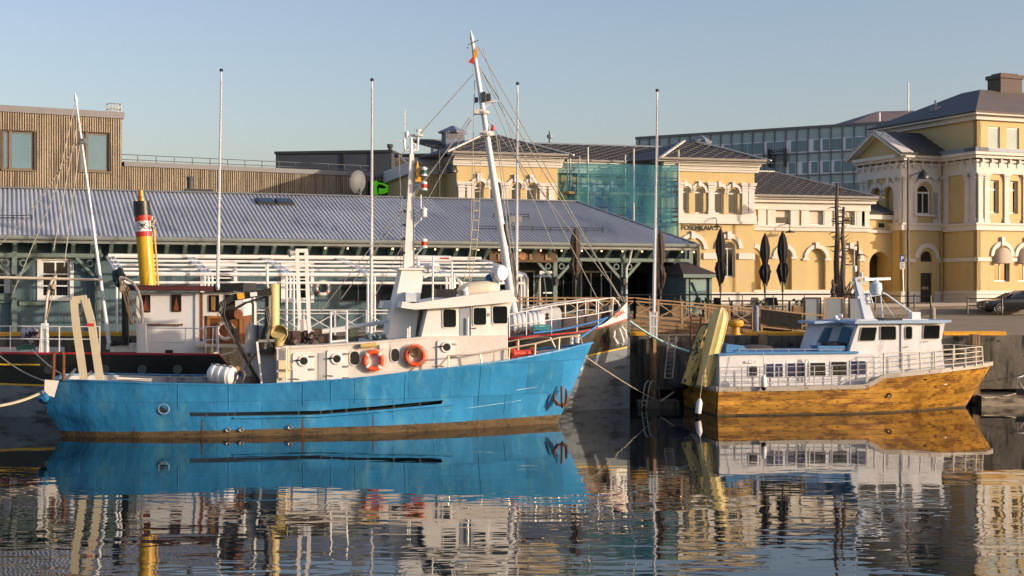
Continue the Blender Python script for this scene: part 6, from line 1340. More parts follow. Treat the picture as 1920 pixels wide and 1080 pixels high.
# ================================================================ WOODEN-SIDED BOAT
WB = Fr(7.48, 55.16, 10.0, 0); LW = 12.9
wt = fthing('wooden_passenger_boat', WB, 'former passenger boat with worn golden wooden hull, white cabins and silver railings', 'boat')
wood = pm('worn_golden_varnished_planks', c8(204, 150, 58), .42, .3, 1.3, .014, 4, streak=c8(146, 98, 44), sthr=.48, ssc=(1.6, 1.6, 4.0), spots=c8(52, 38, 26), spthr=.585, spsc=(3.2, 3.2, 22), bz=3, plates=(2.6, .2, .42, (0, 2)))
hb1 = [(0, 2.3), (.6, 2.35), (.75, 2.1), (.88, 1.35), (.95, .75), (1, .04)]; hb2 = [(0, 2.15), (.5, 2.15), (.65, 1.75), (.8, 1.0), (.92, .35), (1, .03)]
shp = [(1349, 733), (1500, 731), (1622, 727), (1634, 722), (1657, 708), (1700, 704), (1780, 696), (1858, 686)]
shW = mk_sheer(WB, shp, hb1, LW)
stW = lambda z: LW-1.55+max(0, z)*.67; snW = lambda z: 0
rows = [lambda s: -.5, lambda s: 0, lambda s: .07]+[(lambda k: (lambda s: .07+(shW(s)-.07)*k))(k) for k in (.2, .4, .6, .8, 1)]
colW = hull(WB, None, hb1, hb2, 0, 0, 0, LW, rows, shW, stW, snW, 70, .9)
hw = hull_mesh(colW, [1, 1, 0, 0, 0, 0, 0]).build('hull', [wood, boot], wt, smooth=True)
m = caprail(colW, shW, .16, .16); m.build('rubbing_strake', pm('grey_worn_strake', c8(168, 160, 148), .6, .15, 2, spots=c8(120, 104, 84), spthr=.6), hw)
m = deckm([[c[0], c[-1], c[-1]] for c in colW], lambda s: shW(s)-.02, .05); m.build('deck', pm('grey_deck', c8(120, 122, 120), .7, .1, 2), wt)
wp2 = pm('flaking_white_paint', c8(214, 214, 216), .5, .05, 2, .02, 2.5, streak=c8(186, 184, 182), sthr=.6, ssc=(2, 2, 1))
lblue = pm('light_blue_paint', c8(64, 124, 176), .5, .08, 2)
tL = -1.72
m = prof(WB, [(1349, 729), (1349, 668), (1384, 664), (1640, 662), (1640, 724)], tL, -tL); lc = m.build('lower_cabin', wp2, wt)
m = prof(WB, [(1347, 667), (1347, 664), (1384, 660), (1610, 659), (1610, 663), (1384, 665)], tL-.1, -tL+.1); m.build('cabin_roof', lblue, lc)
m = prof(WB, [(1361, 661), (1363, 645), (1394, 648), (1405, 661)], -1.5, 1.0); m.build('roof_hatch', lblue, lc)
navy = pm('navy_curtained_glass', c8(34, 42, 84), .12, .4, 3, spec=.9)
for x0, x1, y0, y1, gm in ((1403, 1421, 685, 706, glass), (1435, 1469, 681, 708, navy), (1475, 1510, 680, 707, navy), (1516, 1549, 679, 706, glass), (1557, 1589, 677, 705, glass), (1594, 1624, 676, 703, navy)):
    o = portlight(WB, x0, y0, x1, y1, tL, lc, wp2, gm, .05, .035)
    if x1-x0 > 25 and gm is navy: m = prof(WB, [((x0+x1)/2-1.2, y0), ((x0+x1)/2+1.2, y0), ((x0+x1)/2+1.2, y1), ((x0+x1)/2-1.2, y1)], tL-.05, tL-.02); m.build('mullion', wp2, o)
for px in (1514,): m = MB(); m.path([WB.P(px-4, 716, tL-.15), WB.P(px-4, 678, tL-.15), WB.P(px-2, 673, tL-.15), WB.P(px+1, 673, tL-.15), WB.P(px+3, 680, tL-.15), WB.P(px+4, 716, tL-.15)], .03, 6); m.build('grab_hoop', white, lc)
m = MB(); a = WB.P(1404, 676, tL-.1); b = WB.P(1416, 676, tL-.1); m.path([a, a-Vector((0, 0, .08)), b-Vector((0, 0, .08)), b], .03, 5); m.build('grab_handle', white, lc)
tU = -1.55
# raked-back upper cabin
P0 = lambda x, y, t: WB.P(x, y, t)
m = prof(WB, [(1591, 664), (1610, 607), (1772, 605), (1765, 640), (1775, 722), (1640, 722), (1640, 664)], tU, -tU); uc = m.build('wheelhouse', wp2, wt)
m = prof(WB, [(1603, 607), (1604, 602), (1784, 600), (1784, 604), (1772, 606)], tU-.25, -tU+.15); m.build('roof', pm('pale_blue_roof_edge', c8(150, 174, 200), .5, .08, 2), uc)
m = prof(WB, [(1606, 602.5), (1608, 599), (1740, 598.5), (1740, 601)], -1.2, 1.2); m.build('roof_panel', wp2, uc)
for x0, x1, y0, y1, ln in ((1610, 1641, 613, 640, .18), (1650, 1681, 611, 638, 0), (1730, 1762, 609, 636, .06)): portlight(WB, x0, y0, x1, y1, tU, uc, MATS['grey_worn_strake'], glass, .07, .03, lean=ln)
m = prof(WB, [(1690, 608), (1717, 607), (1717, 692), (1690, 693)], tU-.05, tU); dr = m.build('door', wp2, uc); portlight(WB, 1697, 611, 1711, 637, tU-.05, dr, MATS['grey_worn_strake'], glass, .1, .03)
m = MB(); m.tube(WB.P(1697, 651, tU-.1), WB.P(1703, 650, tU-.1), .02, n=5); m.tube(WB.P(1730, 641, tU-.06), WB.P(1740, 640, tU-.06), .015, n=5); m.build('handle', steel, dr)
# aft raked windows: on the sloping aft wall
aw0, aw1 = WB.P(1591, 662, tU), WB.P(1610, 608, tU)
def aftpt(v, u): p = aw0.lerp(aw1, v); return Vector((p.x-.02, tU+(-2*tU)*u, p.z))
for u0, u1 in ((.1, .45), (.55, .9)):
    A = [aftpt(.22, u0), aftpt(.22, u1), aftpt(.88, u1), aftpt(.88, u0)]; m = MB(); m.prism(A, (-.02, 0, .006)); m.build('aft_window', glass_b, uc)
# far-side extension of the upper cabin seen beyond the raked wall
m = MB(); c0, c1 = WB.P(1540, 607, 1.2), WB.P(1524, 657, 1.2)
m = prof(WB, [(1523, 664), (1541, 607), (1612, 606), (1600, 664)], -tU-1.5, -tU-.02); ex = m.build('saloon_block', wp2, wt)
m = prof(WB, [(1527, 607), (1528, 602.5), (1625, 601.5), (1625, 606)], -tU-1.7, -tU+.1); m.build('saloon_roof', MATS['pale_blue_roof_edge'], ex)
for pts in (((1533, 642), (1547, 614), (1562, 614), (1552, 642)), ((1568, 641), (1583, 613), (1597, 613), (1590, 641))): m = prof(WB, pts, -tU-1.53, -tU-1.5); m.build('slanted_window', glass_b, ex)
# roof gear and mast
m = MB(); A = [(1603, 522), (1610, 519), (1640, 598), (1622, 600)]; m.prism([WB.P(x, y, -.3) for x, y in A], (0, .3, 0)); mw = m.build('mast', pm('pale_blue_white_paint', c8(196, 206, 218), .4, .05, 2), wt)
m = MB(); m.beam(WB.P(1597, 530, -.2), WB.P(1626, 529, -.2), .1, .06); m.beam(WB.P(1610, 520, -.2), WB.P(1628, 519.5, -.2), .1, .05); m.beam(WB.P(1606, 558, -.2), WB.P(1650, 551, -.2), .25, .1); m.tube(WB.P(1605, 558, -.2), WB.P(1605, 528, -.2), .03); m.build('yard', MATS['pale_blue_white_paint'], mw)
m = MB(); m.tube(WB.P(1602, 500, -.2), WB.P(1602, 465, -.2), .02, n=5); m.lathe([(.07, -.12), (.09, 0), (.07, .12), (0, .14)], WB.P(1603, 504, -.2), n=10); m.lathe([(0, -.08), (.1, -.04), (.1, .04), (0, .06)], WB.P(1615, 514, -.25), (1, -.6, 0), 10); m.build('mast_lamp', whitem, mw)
m = MB(); v = WB.P(1642, 537, -.3); m.lathe([(.1, -.35), (.2, -.3), (.26, -.12), (.24, .12), (.12, .2), (.06, .3), (0, .3)], v, n=14); rd = m.build('radar_pedestal', MATS['pale_blue_white_paint'], mw, smooth=True); m = MB(); m.beam(WB.P(1620, 524, -.4), WB.P(1668, 522.5, -.1), .12, .1); m.build('scanner_bar', whitem, rd)
m = MB()
m.path([WB.P(1655, 549, -.3), WB.P(1662, 552, -.3), WB.P(1727, 599, -.3)], .035, 5); m.tube(WB.P(1651, 555, .2), WB.P(1655, 598, .2), .03, n=5); m.tube(WB.P(1652, 558, -.3), WB.P(1678, 596, -.3), .012, n=4); m.path([WB.P(1630, 549, -.4), WB.P(1636, 570, -.4), WB.P(1634, 560, -.4)], .03, 5); m.build('mast_stay', MATS['pale_blue_white_paint'], mw)
m = MB(); m.box((WB.S(1706, -.4), -.6, WB.P(1706, 600, -.4).z-.02), (WB.S(1722, -.4), -.25, WB.P(1706, 585, -.4).z)); m.build('white_roof_box', whitem, uc)
m = MB(); m.box((WB.S(1649, -1), -1.3, WB.P(1649, 602, -1).z), (WB.S(1686, -1), -1.0, WB.P(1649, 596, -1).z)); v = WB.P(1646, 599, -1.1); m.lathe([(.06, -.08), (.09, 0), (.06, .1)], v, (0, -1, 0), 10); m.build('roof_light_bar', blackp, uc)
for px, py in ((1570, 597), (1622, 598)): m = MB(); v = WB.P(px, py, .2); m.lathe([(.1, -.06), (.12, .1), (0, .14)], v, n=10); m.lathe([(0, -.1), (.08, -.06), (.09, .06), (0, .1)], v+Vector((.1, -.1, .1)), (1, -.5, 0), 10); m.lathe([(0, -.1), (.07, -.06), (.07, .06), (0, .1)], v+Vector((-.12, -.1, .06)), (-1, -.5, 0), 10); m.build('roof_lamp', whitem, uc)
# railings: aft part round the stern, along the side, and the raised bow part
def hbw(s): return interp(hb1, max(0, min(1, s/LW)))
def pt_w(px, inset=.08):
    hb = 2.2
    for _ in range(6): s = WB.S(px, -hb+inset); hb = hbw(s)
    return Vector((s, -hb+inset, shW(s)+.06))
silver = pm('silver_rail', c8(186, 186, 188), .35, .1, 2, metal=.4)
m = MB(); base = [Vector((.08, 2.2, shW(0)+.06)), Vector((.08, .8, shW(0)+.06)), Vector((.08, -.6, shW(0)+.06)), Vector((.08, -2.2, shW(0)+.06))]+[pt_w(x) for x in (1391, 1425, 1460, 1493, 1527, 1560, 1594, 1624)]
for h in (.22, .42, .62, .84): m.path([p+Vector((0, 0, h)) for p in base], .017, 5)
for p in base: m.tube(p, p+Vector((0, 0, .84)), .025, n=5)
m.build('stern_railing', silver, wt)
m = MB(); base = [pt_w(x) for x in (1626, 1657, 1692, 1726, 1754, 1787, 1810, 1830, 1843)]; hs_ = []
tops = [WB.P(x, y, p.y) for (x, y), p in zip(((1626, 680), (1657, 662), (1692, 661), (1725, 660), (1752, 658), (1787, 655), (1810, 653), (1829, 651), (1841, 650)), base)]
for f in (.25, .5, .75, 1): m.path([p.lerp(q, f) for p, q in zip(base, tops)], .018, 5)
for p, q in zip(base, tops): m.tube(p, q, .03, n=6)
m.build('bow_railing', pm('warm_white_rail_paint', c8(216, 206, 190), .4, .08, 2), wt)  # bow rails in one warm off-white
m = MB(); b2 = [Vector((p.x, -p.y, p.z)) for p in base[4:]]; t2 = [Vector((p.x, -p.y, p.z)) for p in tops[4:]]
for f in (.25, .5, .75, 1): m.path([p.lerp(q, f) for p, q in zip(b2, t2)]+[base[-1].lerp(tops[-1], f)], .018, 5)
for p, q in zip(b2, t2): m.tube(p, q, .03, n=6)
m.build('bow_railing', MATS['warm_white_rail_paint'], wt)
m = MB(); m.path([WB.P(x, 655, -1.6)+Vector((0, 0, 0)) for x in (1386, 1448, 1479, 1509, 1540, 1585)], .018, 5)
for x in (1386, 1417, 1448, 1479, 1509, 1540): m.tube(WB.P(x, 667, -1.6), WB.P(x, 655, -1.6), .018, n=5)
m.build('roof_railing', silver, wt)
m = MB(); m.torus(WB.P(1668, 741, -2.2)+Vector((0, -.0, 0)), (0, 1, .1), .07, .03, 10, 5); m.build('hull_outlet', blackp, hw)
# boat cargo
def fender(px, py, t, L_, r, label, rot=0):
    tt = thing('boat_fender', WB.world(WB.P(px, py, t)), label, 'fender', 'white fenders hanging from the wooden-sided boat'); h = L_/2
    m = MB(); m.lathe([(0, -h), (r*.5, -h+.02), (r, -h+.12), (r, h-.1), (r*.6, h), (r*.25, h+.06), (0, h+.07)], n=16); m.build('body', whitem, tt, smooth=True); m = MB(); m.lathe([(0, -h-.04), (r*.55, -h-.02), (r*.98, -h+.09), (r*.98, -h+.11)], n=14); m.build('cap', blackp, tt); m = MB(); m.tube((0, 0, h), (0, .1, h+.95 if L_ > .5 else h+.5), .012, n=4); m.build('lanyard', rope_w, tt)
    return tt
fender(1310, 765, -2.45, .62, .12, 'white fender hanging almost to the water at the wooden-sided boat stern corner').rotation_euler = (0, R(8), 0); fender(1432, 718, -2.5, .52, .11, 'white fender hanging over the rail by the small cabin window of the wooden-sided boat')
m = MB(); a = WB.P(1531, 662, -1.2); b = WB.P(1578, 648, -1.2); m.box((a.x, -1.4, a.z), (b.x, -.7, b.z-.03)); m.box((a.x-.04, -1.45, b.z-.08), (b.x+.04, -.65, b.z)); tag(place(m.build('storage_bin', lblue), WB), 'light blue storage bin on the lower cabin roof of the wooden-sided boat', 'bin')
m = MB(); random.seed(3); m.ball((0, 0, 0), .3, 12, (1.6, .8, .35)); m.v = [tuple(Vector(p)*(1+random.uniform(-.12, .15))) for p in m.v]; o = tag(m.build('dark_tarpaulin', pm('black_tarpaulin', c8(34, 36, 42), .5, .2, 4)), 'crumpled black tarpaulin on top of the blue storage bin', 'tarpaulin'); o.location = WB.world(WB.P(1562, 645, -1.0))
m = MB(); m.ball((0, 0, 0), .5, 14, (1.9, .9, .36)); m.v = [tuple(Vector(p)*(1+random.uniform(-.08, .1))) for p in m.v]; o = tag(m.build('grey_tarpaulin', pm('grey_tarpaulin', c8(76, 72, 70), .7, .2, 4)), 'grey tarpaulin mound on the cabin roof beside the blue roof hatch', 'tarpaulin'); o.location = WB.world(WB.P(1412, 655, .4))
def dinghy(c0, c1, wd, th, label, mat, pat, t, group):
    """upturned boat standing on its end: c0 foot, c1 head, in the boat frame"""
    tt = fthing('upright_skiff', WB, label, 'skiff', group); ax = (c1-c0); L_ = ax.length; a = ax.normalized(); side = Vector((.86, -.5, 0)); side = (side-a*side.dot(a)).normalized(); out = a.cross(side).normalized()
    if out.y > 0: out = -out
    N, K = 22, 10; v = []
    for i in range(N+1):
        f = i/N; hw_ = wd/2*(min(1, .72+.5*f) if f < .55 else 1)*(1-max(0, (f-.8)/.2)**2.2)**.5 if f < 1 else .01; 
        for j in range(K+1):
            x = -1+2*j/K; y = th*(1-abs(x)**3)*(.4+.6*(1-max(0, (f-.75)/.25)**2)); y += .035*(abs(x) < .12)+.02*(.5 < abs(x) < .66); v.append(c0+a*(L_*f)+side*(hw_*x)+out*y)
    m = MB(); b = 0; m.v = [tuple(p) for p in v]; m.f = [(i*(K+1)+j, i*(K+1)+j+1, (i+1)*(K+1)+j+1, (i+1)*(K+1)+j) for i in range(N) for j in range(K)]; m.m = [0]*len(m.f); m.build('shell', mat, tt, smooth=True)
    m = MB(); m.path([Vector(v[i*(K+1)]) for i in range(N+1)]+[Vector(v[i*(K+1)+K]) for i in range(N, -1, -1)], .035, 6); m.build('gunwale', pat, tt)
cream_y = pm('cream_yellow_gelcoat', c8(214, 192, 124), .4, .06, 2, streak=c8(190, 160, 84), sthr=.62, ssc=(3, 3, .6))
dinghy(WB.P(1318, 724, -1.2), WB.P(1354, 577, -1.2), .66, .26, 'cream yellow skiff standing on end at the stern of the wooden-sided boat', cream_y, cream_y, 0, None)
dinghy(WB.P(1288, 722, -.6), WB.P(1331, 607, -.6), .7, .2, 'narrow black-blotched yellow skiff standing behind the cream skiff at the wooden boat stern', pm('blotched_skiff_skin', c8(200, 170, 92), .5, .15, 3, spots=c8(38, 36, 40), spthr=.52, spsc=(5, 5, 3)), blackp, 0, None)
m = MB()
for dx in (0, .32): m.beam(WB.P(1254, 628, 1.9)+Vector((dx, 0, 0)), WB.P(1266, 714, -2.2)+Vector((dx+.05, 1.6, 0)), .05, .06)
a0, a1 = WB.P(1254, 628, 1.9), WB.P(1266, 714, -2.2)+Vector((.05, 1.6, 0))
for i in range(11): p = a0.lerp(a1, i/10); m.tube(p, p+Vector((.32, 0, 0)), .018, n=5)
tag(place(m.build('aluminium_ladder', pm('dull_ladder', c8(120, 116, 108), .5, .2, 4)), WB), 'aluminium ladder leaning from the quay to the wooden-sided boat stern', 'ladder')
for i, px in enumerate((1297, 1318)): pass
m = MB()
for px in (1296, 1314): m.tube(W(px, 590, 58.4), W(px, 715, 58.3), .04, n=6)
for y in range(600, 712, 12): m.tube(W(1296, y, 58.35), W(1314, y, 58.35), .025, n=5)
tag(m.build('quay_ladder', rustm), 'rusty vertical ladder fixed to the quay wall behind the leaning skiffs', 'ladder')
m = MB(); random.seed(14); m.ball((0, 0, 0), .34, 12, (1.25, .9, .8)); m.v = [tuple(Vector(p)*(1+random.uniform(-.1, .12))) for p in m.v]; o = tag(m.build('rubber_fender', pm('dark_rubber', c8(52, 48, 52), .8, .3, 5)), 'lumpy dark rubber fender hanging at the stern corner of the wooden-sided boat', 'fender'); o.location = W(1272, 722, 56.2)
line(W(1272, 728, 56.2), W(1238, 752, 56.3), .03, .035, rope_w, 'short pale rope from the rubber fender down to the ladder float')
# small moored boat entering at the right edge
m = MB(); NF = Fr(22.6, 58.2, 5, 0)
nb = fthing('small_motorboat', NF, 'bow of a small dark grey motorboat with thin rail at the right edge', 'boat')
m = MB(); v = []
for i in range(9):
    f = i/8; s = -1.55+4.5*f; hb = .95*(1-(1-f)**2.6); z1 = 1.95-.15*f
    v += [(s+.35*(1-f), 0, 1.0-.2*f), (s, -hb, z1), (s, hb, z1)]
m.v = v; m.f = [(3*i, 3*i+3, 3*i+4, 3*i+1) for i in range(8)]+[(3*i, 3*i+2, 3*i+5, 3*i+3) for i in range(8)]+[(3*i+1, 3*i+4, 3*i+5, 3*i+2) for i in range(8)]; m.m = [0]*24
# it floats at the pontoon, so shift the keel down to the water
m.v = [(x, y, z-1.25 if i % 3 else -.3) for i, (x, y, z) in enumerate(m.v)]; m.build('hull', pm('dark_grey_hull', c8(70, 74, 76), .5, .15, 2), nb)
m = MB(); m.path([(-1.3, -.3, .7), (-1.45, 0, 1.15), (-.6, -.75, 1.25), (1, -.9, 1.3)], .02, 5); m.path([(-1.3, .3, .7), (-1.45, 0, 1.15), (-.6, .75, 1.25), (1, .9, 1.3)], .02, 5)
for x in (-.6, .3, 1): m.tube((x, -.8, .65), (x, -.82, 1.27), .015, n=5)
m.build('pulpit_rail', whitem, nb)
# ================================================================ QUAYSIDE
# flagpoles at the quay edge
def flagpole(xt, yt, xb, d, label, sleeve=False):
    b = W(xb, 0, d); b.z = 2.9; t = W(xt, yt, d); tt = thing('flagpole', b, label, 'flagpole', 'white flagpoles along the quay'); q = t-b
    m = MB(); m.path([(0, 0, 0), q*.45, q*.45+Vector((0, 0, .01)), q], [.075, .062, .055, .03], 8); m.build('pole', whitem, tt, smooth=True)
    m = MB(); m.ball(q+Vector((0, 0, .06)), .085, 8, (1, 1, .8)); m.tube(q, q+Vector((0, 0, .02)), .07); m.build('finial', blackp, tt)
    m = MB(); m.tube(q*.97+Vector((.06, -.05, 0)), q*.1+Vector((.1, -.08, 0)), .008, n=4); m.build('halyard', cable, tt)
    if sleeve:
        m = MB()
        for dx in (-.13, .13): m.box((dx-.04, -.09, -.1), (dx+.04, .09, 1.0))
        m.box((-.16, -.1, .35), (.16, -.08, .42)); m.box((-.16, -.1, .8), (.16, -.08, .87)); m.build('tabernacle', whitem, tt)
flagpole(415, 134, 406, 59.3, 'white flagpole rising above the funnel ship wheelhouse, leftmost of the four')
flagpole(697.5, 152, 695.5, 59.6, 'white flagpole left of the blue boat mast, in front of the awning frame')
flagpole(970.5, 159, 967.5, 59.9, 'white flagpole just right of the tall raked ship mast')
flagpole(1232.5, 172, 1225, 58.25, 'white flagpole standing on its own pile at the quay edge, rightmost of the four', True)
m = MB(); b = W(1224, 0, 58.0); m.path([(b.x, b.y, -1.0), (b.x+.02, b.y, 1.2), (b.x-.01, b.y, 2.85)], [.17, .16, .15], 10); tag(m.build('mooring_pile', pm('golden_wet_timber', c8(140, 104, 62), .7, .3, 3, .01, 12, streak=c8(60, 46, 30), sthr=.5, ssc=(5, 5, .8))), 'round timber pile under the flagpole with white sleeve', 'pile')
for px, lb in ((1826, 'weathered timber fender post on the quay wall near the wooden-sided boat bow'), (1429, 'weathered timber fender post on the quay wall behind the lower cabin roof'), (1213, 'short concrete buttress of the quay wall beside the flagpole pile')):
    b = W(px, 0, 58.6); m = MB(); m.box((b.x-.16, b.y-.35, .1), (b.x+.16, b.y+.1, 2.86+(.1 if px > 1300 else -.1))); tag(m.build('fender_post', woodg if px > 1300 else conc), lb, 'fender post', 'fender posts on the quay wall')
# ladder float, pontoon
m = MB(); a, b = W(1196, 0, 56.6), W(1272, 0, 56.9); m.prism([(a.x, 56.2, -.3), (b.x, 56.5, -.3), (b.x, 57.9, -.3), (a.x, 57.6, -.3)], (0, 0, .58)); tag(m.build('concrete_float', conc), 'small concrete float with a steel ladder between the dark bow and the wooden-sided boat', 'float')
m = MB(); 
for k in (0, 1): m.path([W(1203+k*9, 765, 56.1), W(1207+k*9, 735, 56.15), W(1210+k*9, 720, 56.2), W(1215+k*8, 714, 56.3), W(1221+k*8, 716, 56.45), W(1226+k*9, 728, 56.55), W(1228+k*9, 748, 56.6)], .028, 6)
for y in (752, 760): m.tube(W(1204, y, 56.1), W(1214, y, 56.1), .022, n=5)
tag(m.build('boarding_ladder', steel), 'curved steel boarding ladder with hoop handrails on the small concrete float', 'ladder')
m = MB(); a = W(1836, 0, 57.9); m.prism([(a.x, 57.6, -.3), (60, 58.4, -.3), (60, 60, -.3), (a.x, 58.9, -.3)], (0, 0, .72)); m.mi = 0; tag(m.build('pontoon', pm('pale_pontoon_concrete', c8(150, 138, 120), .8, .15, 1.5, .01, 8, streak=c8(70, 64, 56), sthr=.5, ssc=(1, 1, 5))), 'long low pontoon at the foot of the quay wall at right', 'pontoon')
line(W(1845, 746, 57.5), W(1905, 738, 57.9), .04, .025, rope_w, 'thin pale rope lying along the pontoon at right')
# yellow mushroom bollard and posts
b = W(1380, 0, 59.6); tt = thing('mooring_bollard', (b.x, b.y, 2.9), 'yellow mushroom-headed mooring bollard on the quay edge behind the cream skiff', 'bollard')
m = MB(); m.lathe([(.22, 0), (.16, .1), (.15, .32), (.3, .38), (.34, .5), (.3, .62), (.1, .66), (0, .66)], n=16); m.build('body', yellow_p, tt, smooth=True)
def post(px, py0, py1, d, r, mat, label, dome=True):
    b = W(px, py1, d); h = (py1-py0)/FPX*d; m = MB(); m.lathe([(r, 0), (r, h-r*1.3), (r*1.12, h-r*1.3), (r*1.12, h-r*1.0), (r, h-r*.95), (r*.85, h-r*.4), (r*.4, h), (0, h+.01)], (0, 0, 0), n=14); o = tag(m.build('bollard', mat, smooth=True), label, 'bollard', 'round capped posts on the quay'); o.location = b
post(1417.5, 572, 629, 59.6, .125, pm('blue_grey_post_paint', c8(108, 118, 134), .5, .15, 3), 'blue grey round capped post at the low end of the gangway railing')
post(1748.5, 575, 610, 66, .14, pm('stone_grey_post', c8(150, 138, 122), .8, .15, 3), 'stone grey round capped post behind the wheelhouse roof of the wooden-sided boat')
# ---- timber terrace in front of the warehouse porch, and the ramp with its cross-braced railing
deckw = pm('grey_brown_deck_boards', c8(134, 112, 86), .75, .2, 2, .01, 4, streak=c8(86, 74, 60), sthr=.5, ssc=(.6, .6, 9))
gold = pm('tan_oiled_timber', c8(176, 142, 102), .6, .15, 4)  # light tan timber for the natural wood railings
rw = [(960, 596), (1190, 596.5), (1412, 616), (1560, 631)]
yR = 60.6
def rp(px, dy=0): return W(px, interp(rw, px)+dy, yR)
te = thing('timber_terrace', (W(960, 0, yR).x, yR, 2.9), 'raised timber terrace and ramp with plank sides in front of the warehouse porch', 'terrace')
loc = Vector((W(960, 0, yR).x, yR, 2.9))
m = MB(); P_ = [rp(x) for x in (955, 1190, 1412, 1550)]; m.prism([Vector((p.x, yR, p.z))-loc for p in P_]+[Vector((P_[-1].x, yR, 2.88))-loc, Vector((P_[0].x, yR, 2.88))-loc], (0, 2.2, 0)); m.build('ramp', deckw, te)
m = MB(); a, b = W(960, 0, 63), W(1640, 0, 63)
m.prism([Vector((a.x, 62.85, 2.88))-loc, Vector((b.x, 62.85, 2.88))-loc, Vector((b.x+1, 73, 2.88))-loc, Vector((a.x, 71.5, 2.88))-loc], (0, 0, .72)); m.build('platform', deckw, te)
for k in range(4):
    m = MB(); off = .12+k*.17
    pts = [rp(x)-Vector((0, .03, off)) for x in (955, 1190, 1412, 1550)]
    for p, q in zip(pts, pts[1:]):
        if p.z < 2.95: continue
        if q.z < 2.93: f = (p.z-2.93)/(p.z-q.z); q = p.lerp(q, f)
        m.beam(p-loc, q-loc, .05, .14)
    if m.v: m.build('side_plank', woodg, te)
def brace_rail(m, P0, P1, h, n, r=.045, x=True, mid=.12, top2=True):
    P0, P1 = Vector(P0), Vector(P1); u = Vector((0, 0, 1))
    for k in (h, h-.14) if top2 else (h,): m.beam(P0+u*k, P1+u*k, r*1.6, r*1.3)
    m.beam(P0+u*mid, P1+u*mid, r, r*1.3)
    for i in range(n+1):
        p = P0.lerp(P1, i/n); m.beam(p-u*.35, p+u*h, r*1.9, r*1.9)
        if i < n and x: q = P0.lerp(P1, (i+1)/n); m.beam(p+u*mid, q+u*(h-.14), r, r); m.beam(p+u*(h-.14)+Vector((0, .04, 0)), q+u*mid+Vector((0, .04, 0)), r, r)
gr1 = thing('gangway_railing', (rp(1190).x, yR, 2.9), 'long sunlit timber railing with crossed braces along the ramp', 'railing'); lo = Vector((rp(1190).x, yR, 2.9))
m = MB(); brace_rail(m, rp(972)-lo, rp(1190)-lo, .88, 5); m.build('railing_section', gold, gr1)
m = MB(); brace_rail(m, rp(1190)-lo, rp(1412)-lo, .88, 5); m.build('railing_section', gold, gr1)
m = MB(); brace_rail(m, rp(1428)-lo, rp(1545)-lo, .88, 2, top2=False); m.build('railing_section', gold, gr1)
m = MB(); a, b = rp(1426, -38), rp(1502, -36); m.hexa([a-lo+Vector((0, -.1, -.62)), b-lo+Vector((0, -.1, -.66)), b-lo+Vector((0, -.07, -.66)), a-lo+Vector((0, -.07, -.62)), a-lo+Vector((0, -.1, .0)), b-lo+Vector((0, -.1, .0)), b-lo+Vector((0, -.07, .0)), a-lo+Vector((0, -.07, .0))]); m.build('canvas_cover', pm('dark_canvas', c8(30, 28, 25), .9, .2, 3, .04, 3), gr1)
wr = thing('white_railing', W(600, 620, 59.6), 'white painted railing with crossed braces behind the blue boat deckhouse', 'railing'); lo = W(600, 620, 59.6)
m = MB(); brace_rail(m, W(452, 626, 59.4)-lo, W(745, 626, 59.9)-lo, 1.02, 5, .04); m.build('railing_section', whitem, wr)
wr = thing('white_railing', W(850, 626, 60), 'timber railing with crossed braces half hidden behind the wheelhouse of the blue boat', 'railing'); lo = W(850, 626, 60)
m = MB(); brace_rail(m, W(747, 626, 59.9)-lo, W(965, 626, 60.3)-lo, 1.05, 4, .045); m.build('railing_section', gold, wr)
# dark pipe rail behind, on the terrace
tr_ = thing('terrace_rail', W(1240, 575, 63.2), 'long dark pipe rail on thin posts at the front of the raised terrace', 'railing'); lo = W(1240, 575, 63.2); m = MB()
m.path([W(1150, 553, 63.2)-lo, W(1640, 551.5, 63.6)-lo], .04, 6)
for px in range(1160, 1640, 58): m.tube(W(px, 552, 63.3)-lo, W(px, 596, 63.3)-lo, .025, n=5)
m.path([W(1150, 566, 63.2)-lo, W(1640, 564, 63.6)-lo], .016, 5); m.build('pipe', blackp, tr_)
# grey screens
for i, (x0, x1, lb) in enumerate(((1508, 1538, 'blue grey screen panel in a black frame, leftmost of the three by the gangway'), (1546, 1583, 'grey screen panel in a pale frame, middle of the three by the gangway'), (1592, 1622, 'grey screen panel behind the radar mast of the wooden-sided boat'))):
    o0 = W(x0, 606, 61.6); tt = thing('screen_panel', o0, lb, 'screen', 'grey screen panels at the terrace end'); a = Vector(); b = W(x1, 606, 61.7)-o0; h = 46/FPX*61.6
    m = MB(); m.hexa([a+Vector((.06, 0, .1)), b+Vector((-.06, 0, .1)), b+Vector((-.06, .03, .1)), a+Vector((.06, .03, .1)), a+Vector((.06, 0, h)), b+Vector((-.06, 0, h)), b+Vector((-.06, .03, h)), a+Vector((.06, .03, h))]); m.build('sheet', pm('grey_screen_sheet', c8(112, 122, 130), .5, .08, 1) if 'grey_screen_sheet' not in MATS else MATS['grey_screen_sheet'], tt)
    m = MB()
    for p in (a, b): m.beam(p-Vector((0, 0, .55)), p+Vector((0, 0, h+.05)), .07, .07)
    m.beam(a+Vector((0, 0, h+.03)), b+Vector((0, 0, h+.03)), .06, .06); m.build('frame', gold if i == 1 else blackp, tt)
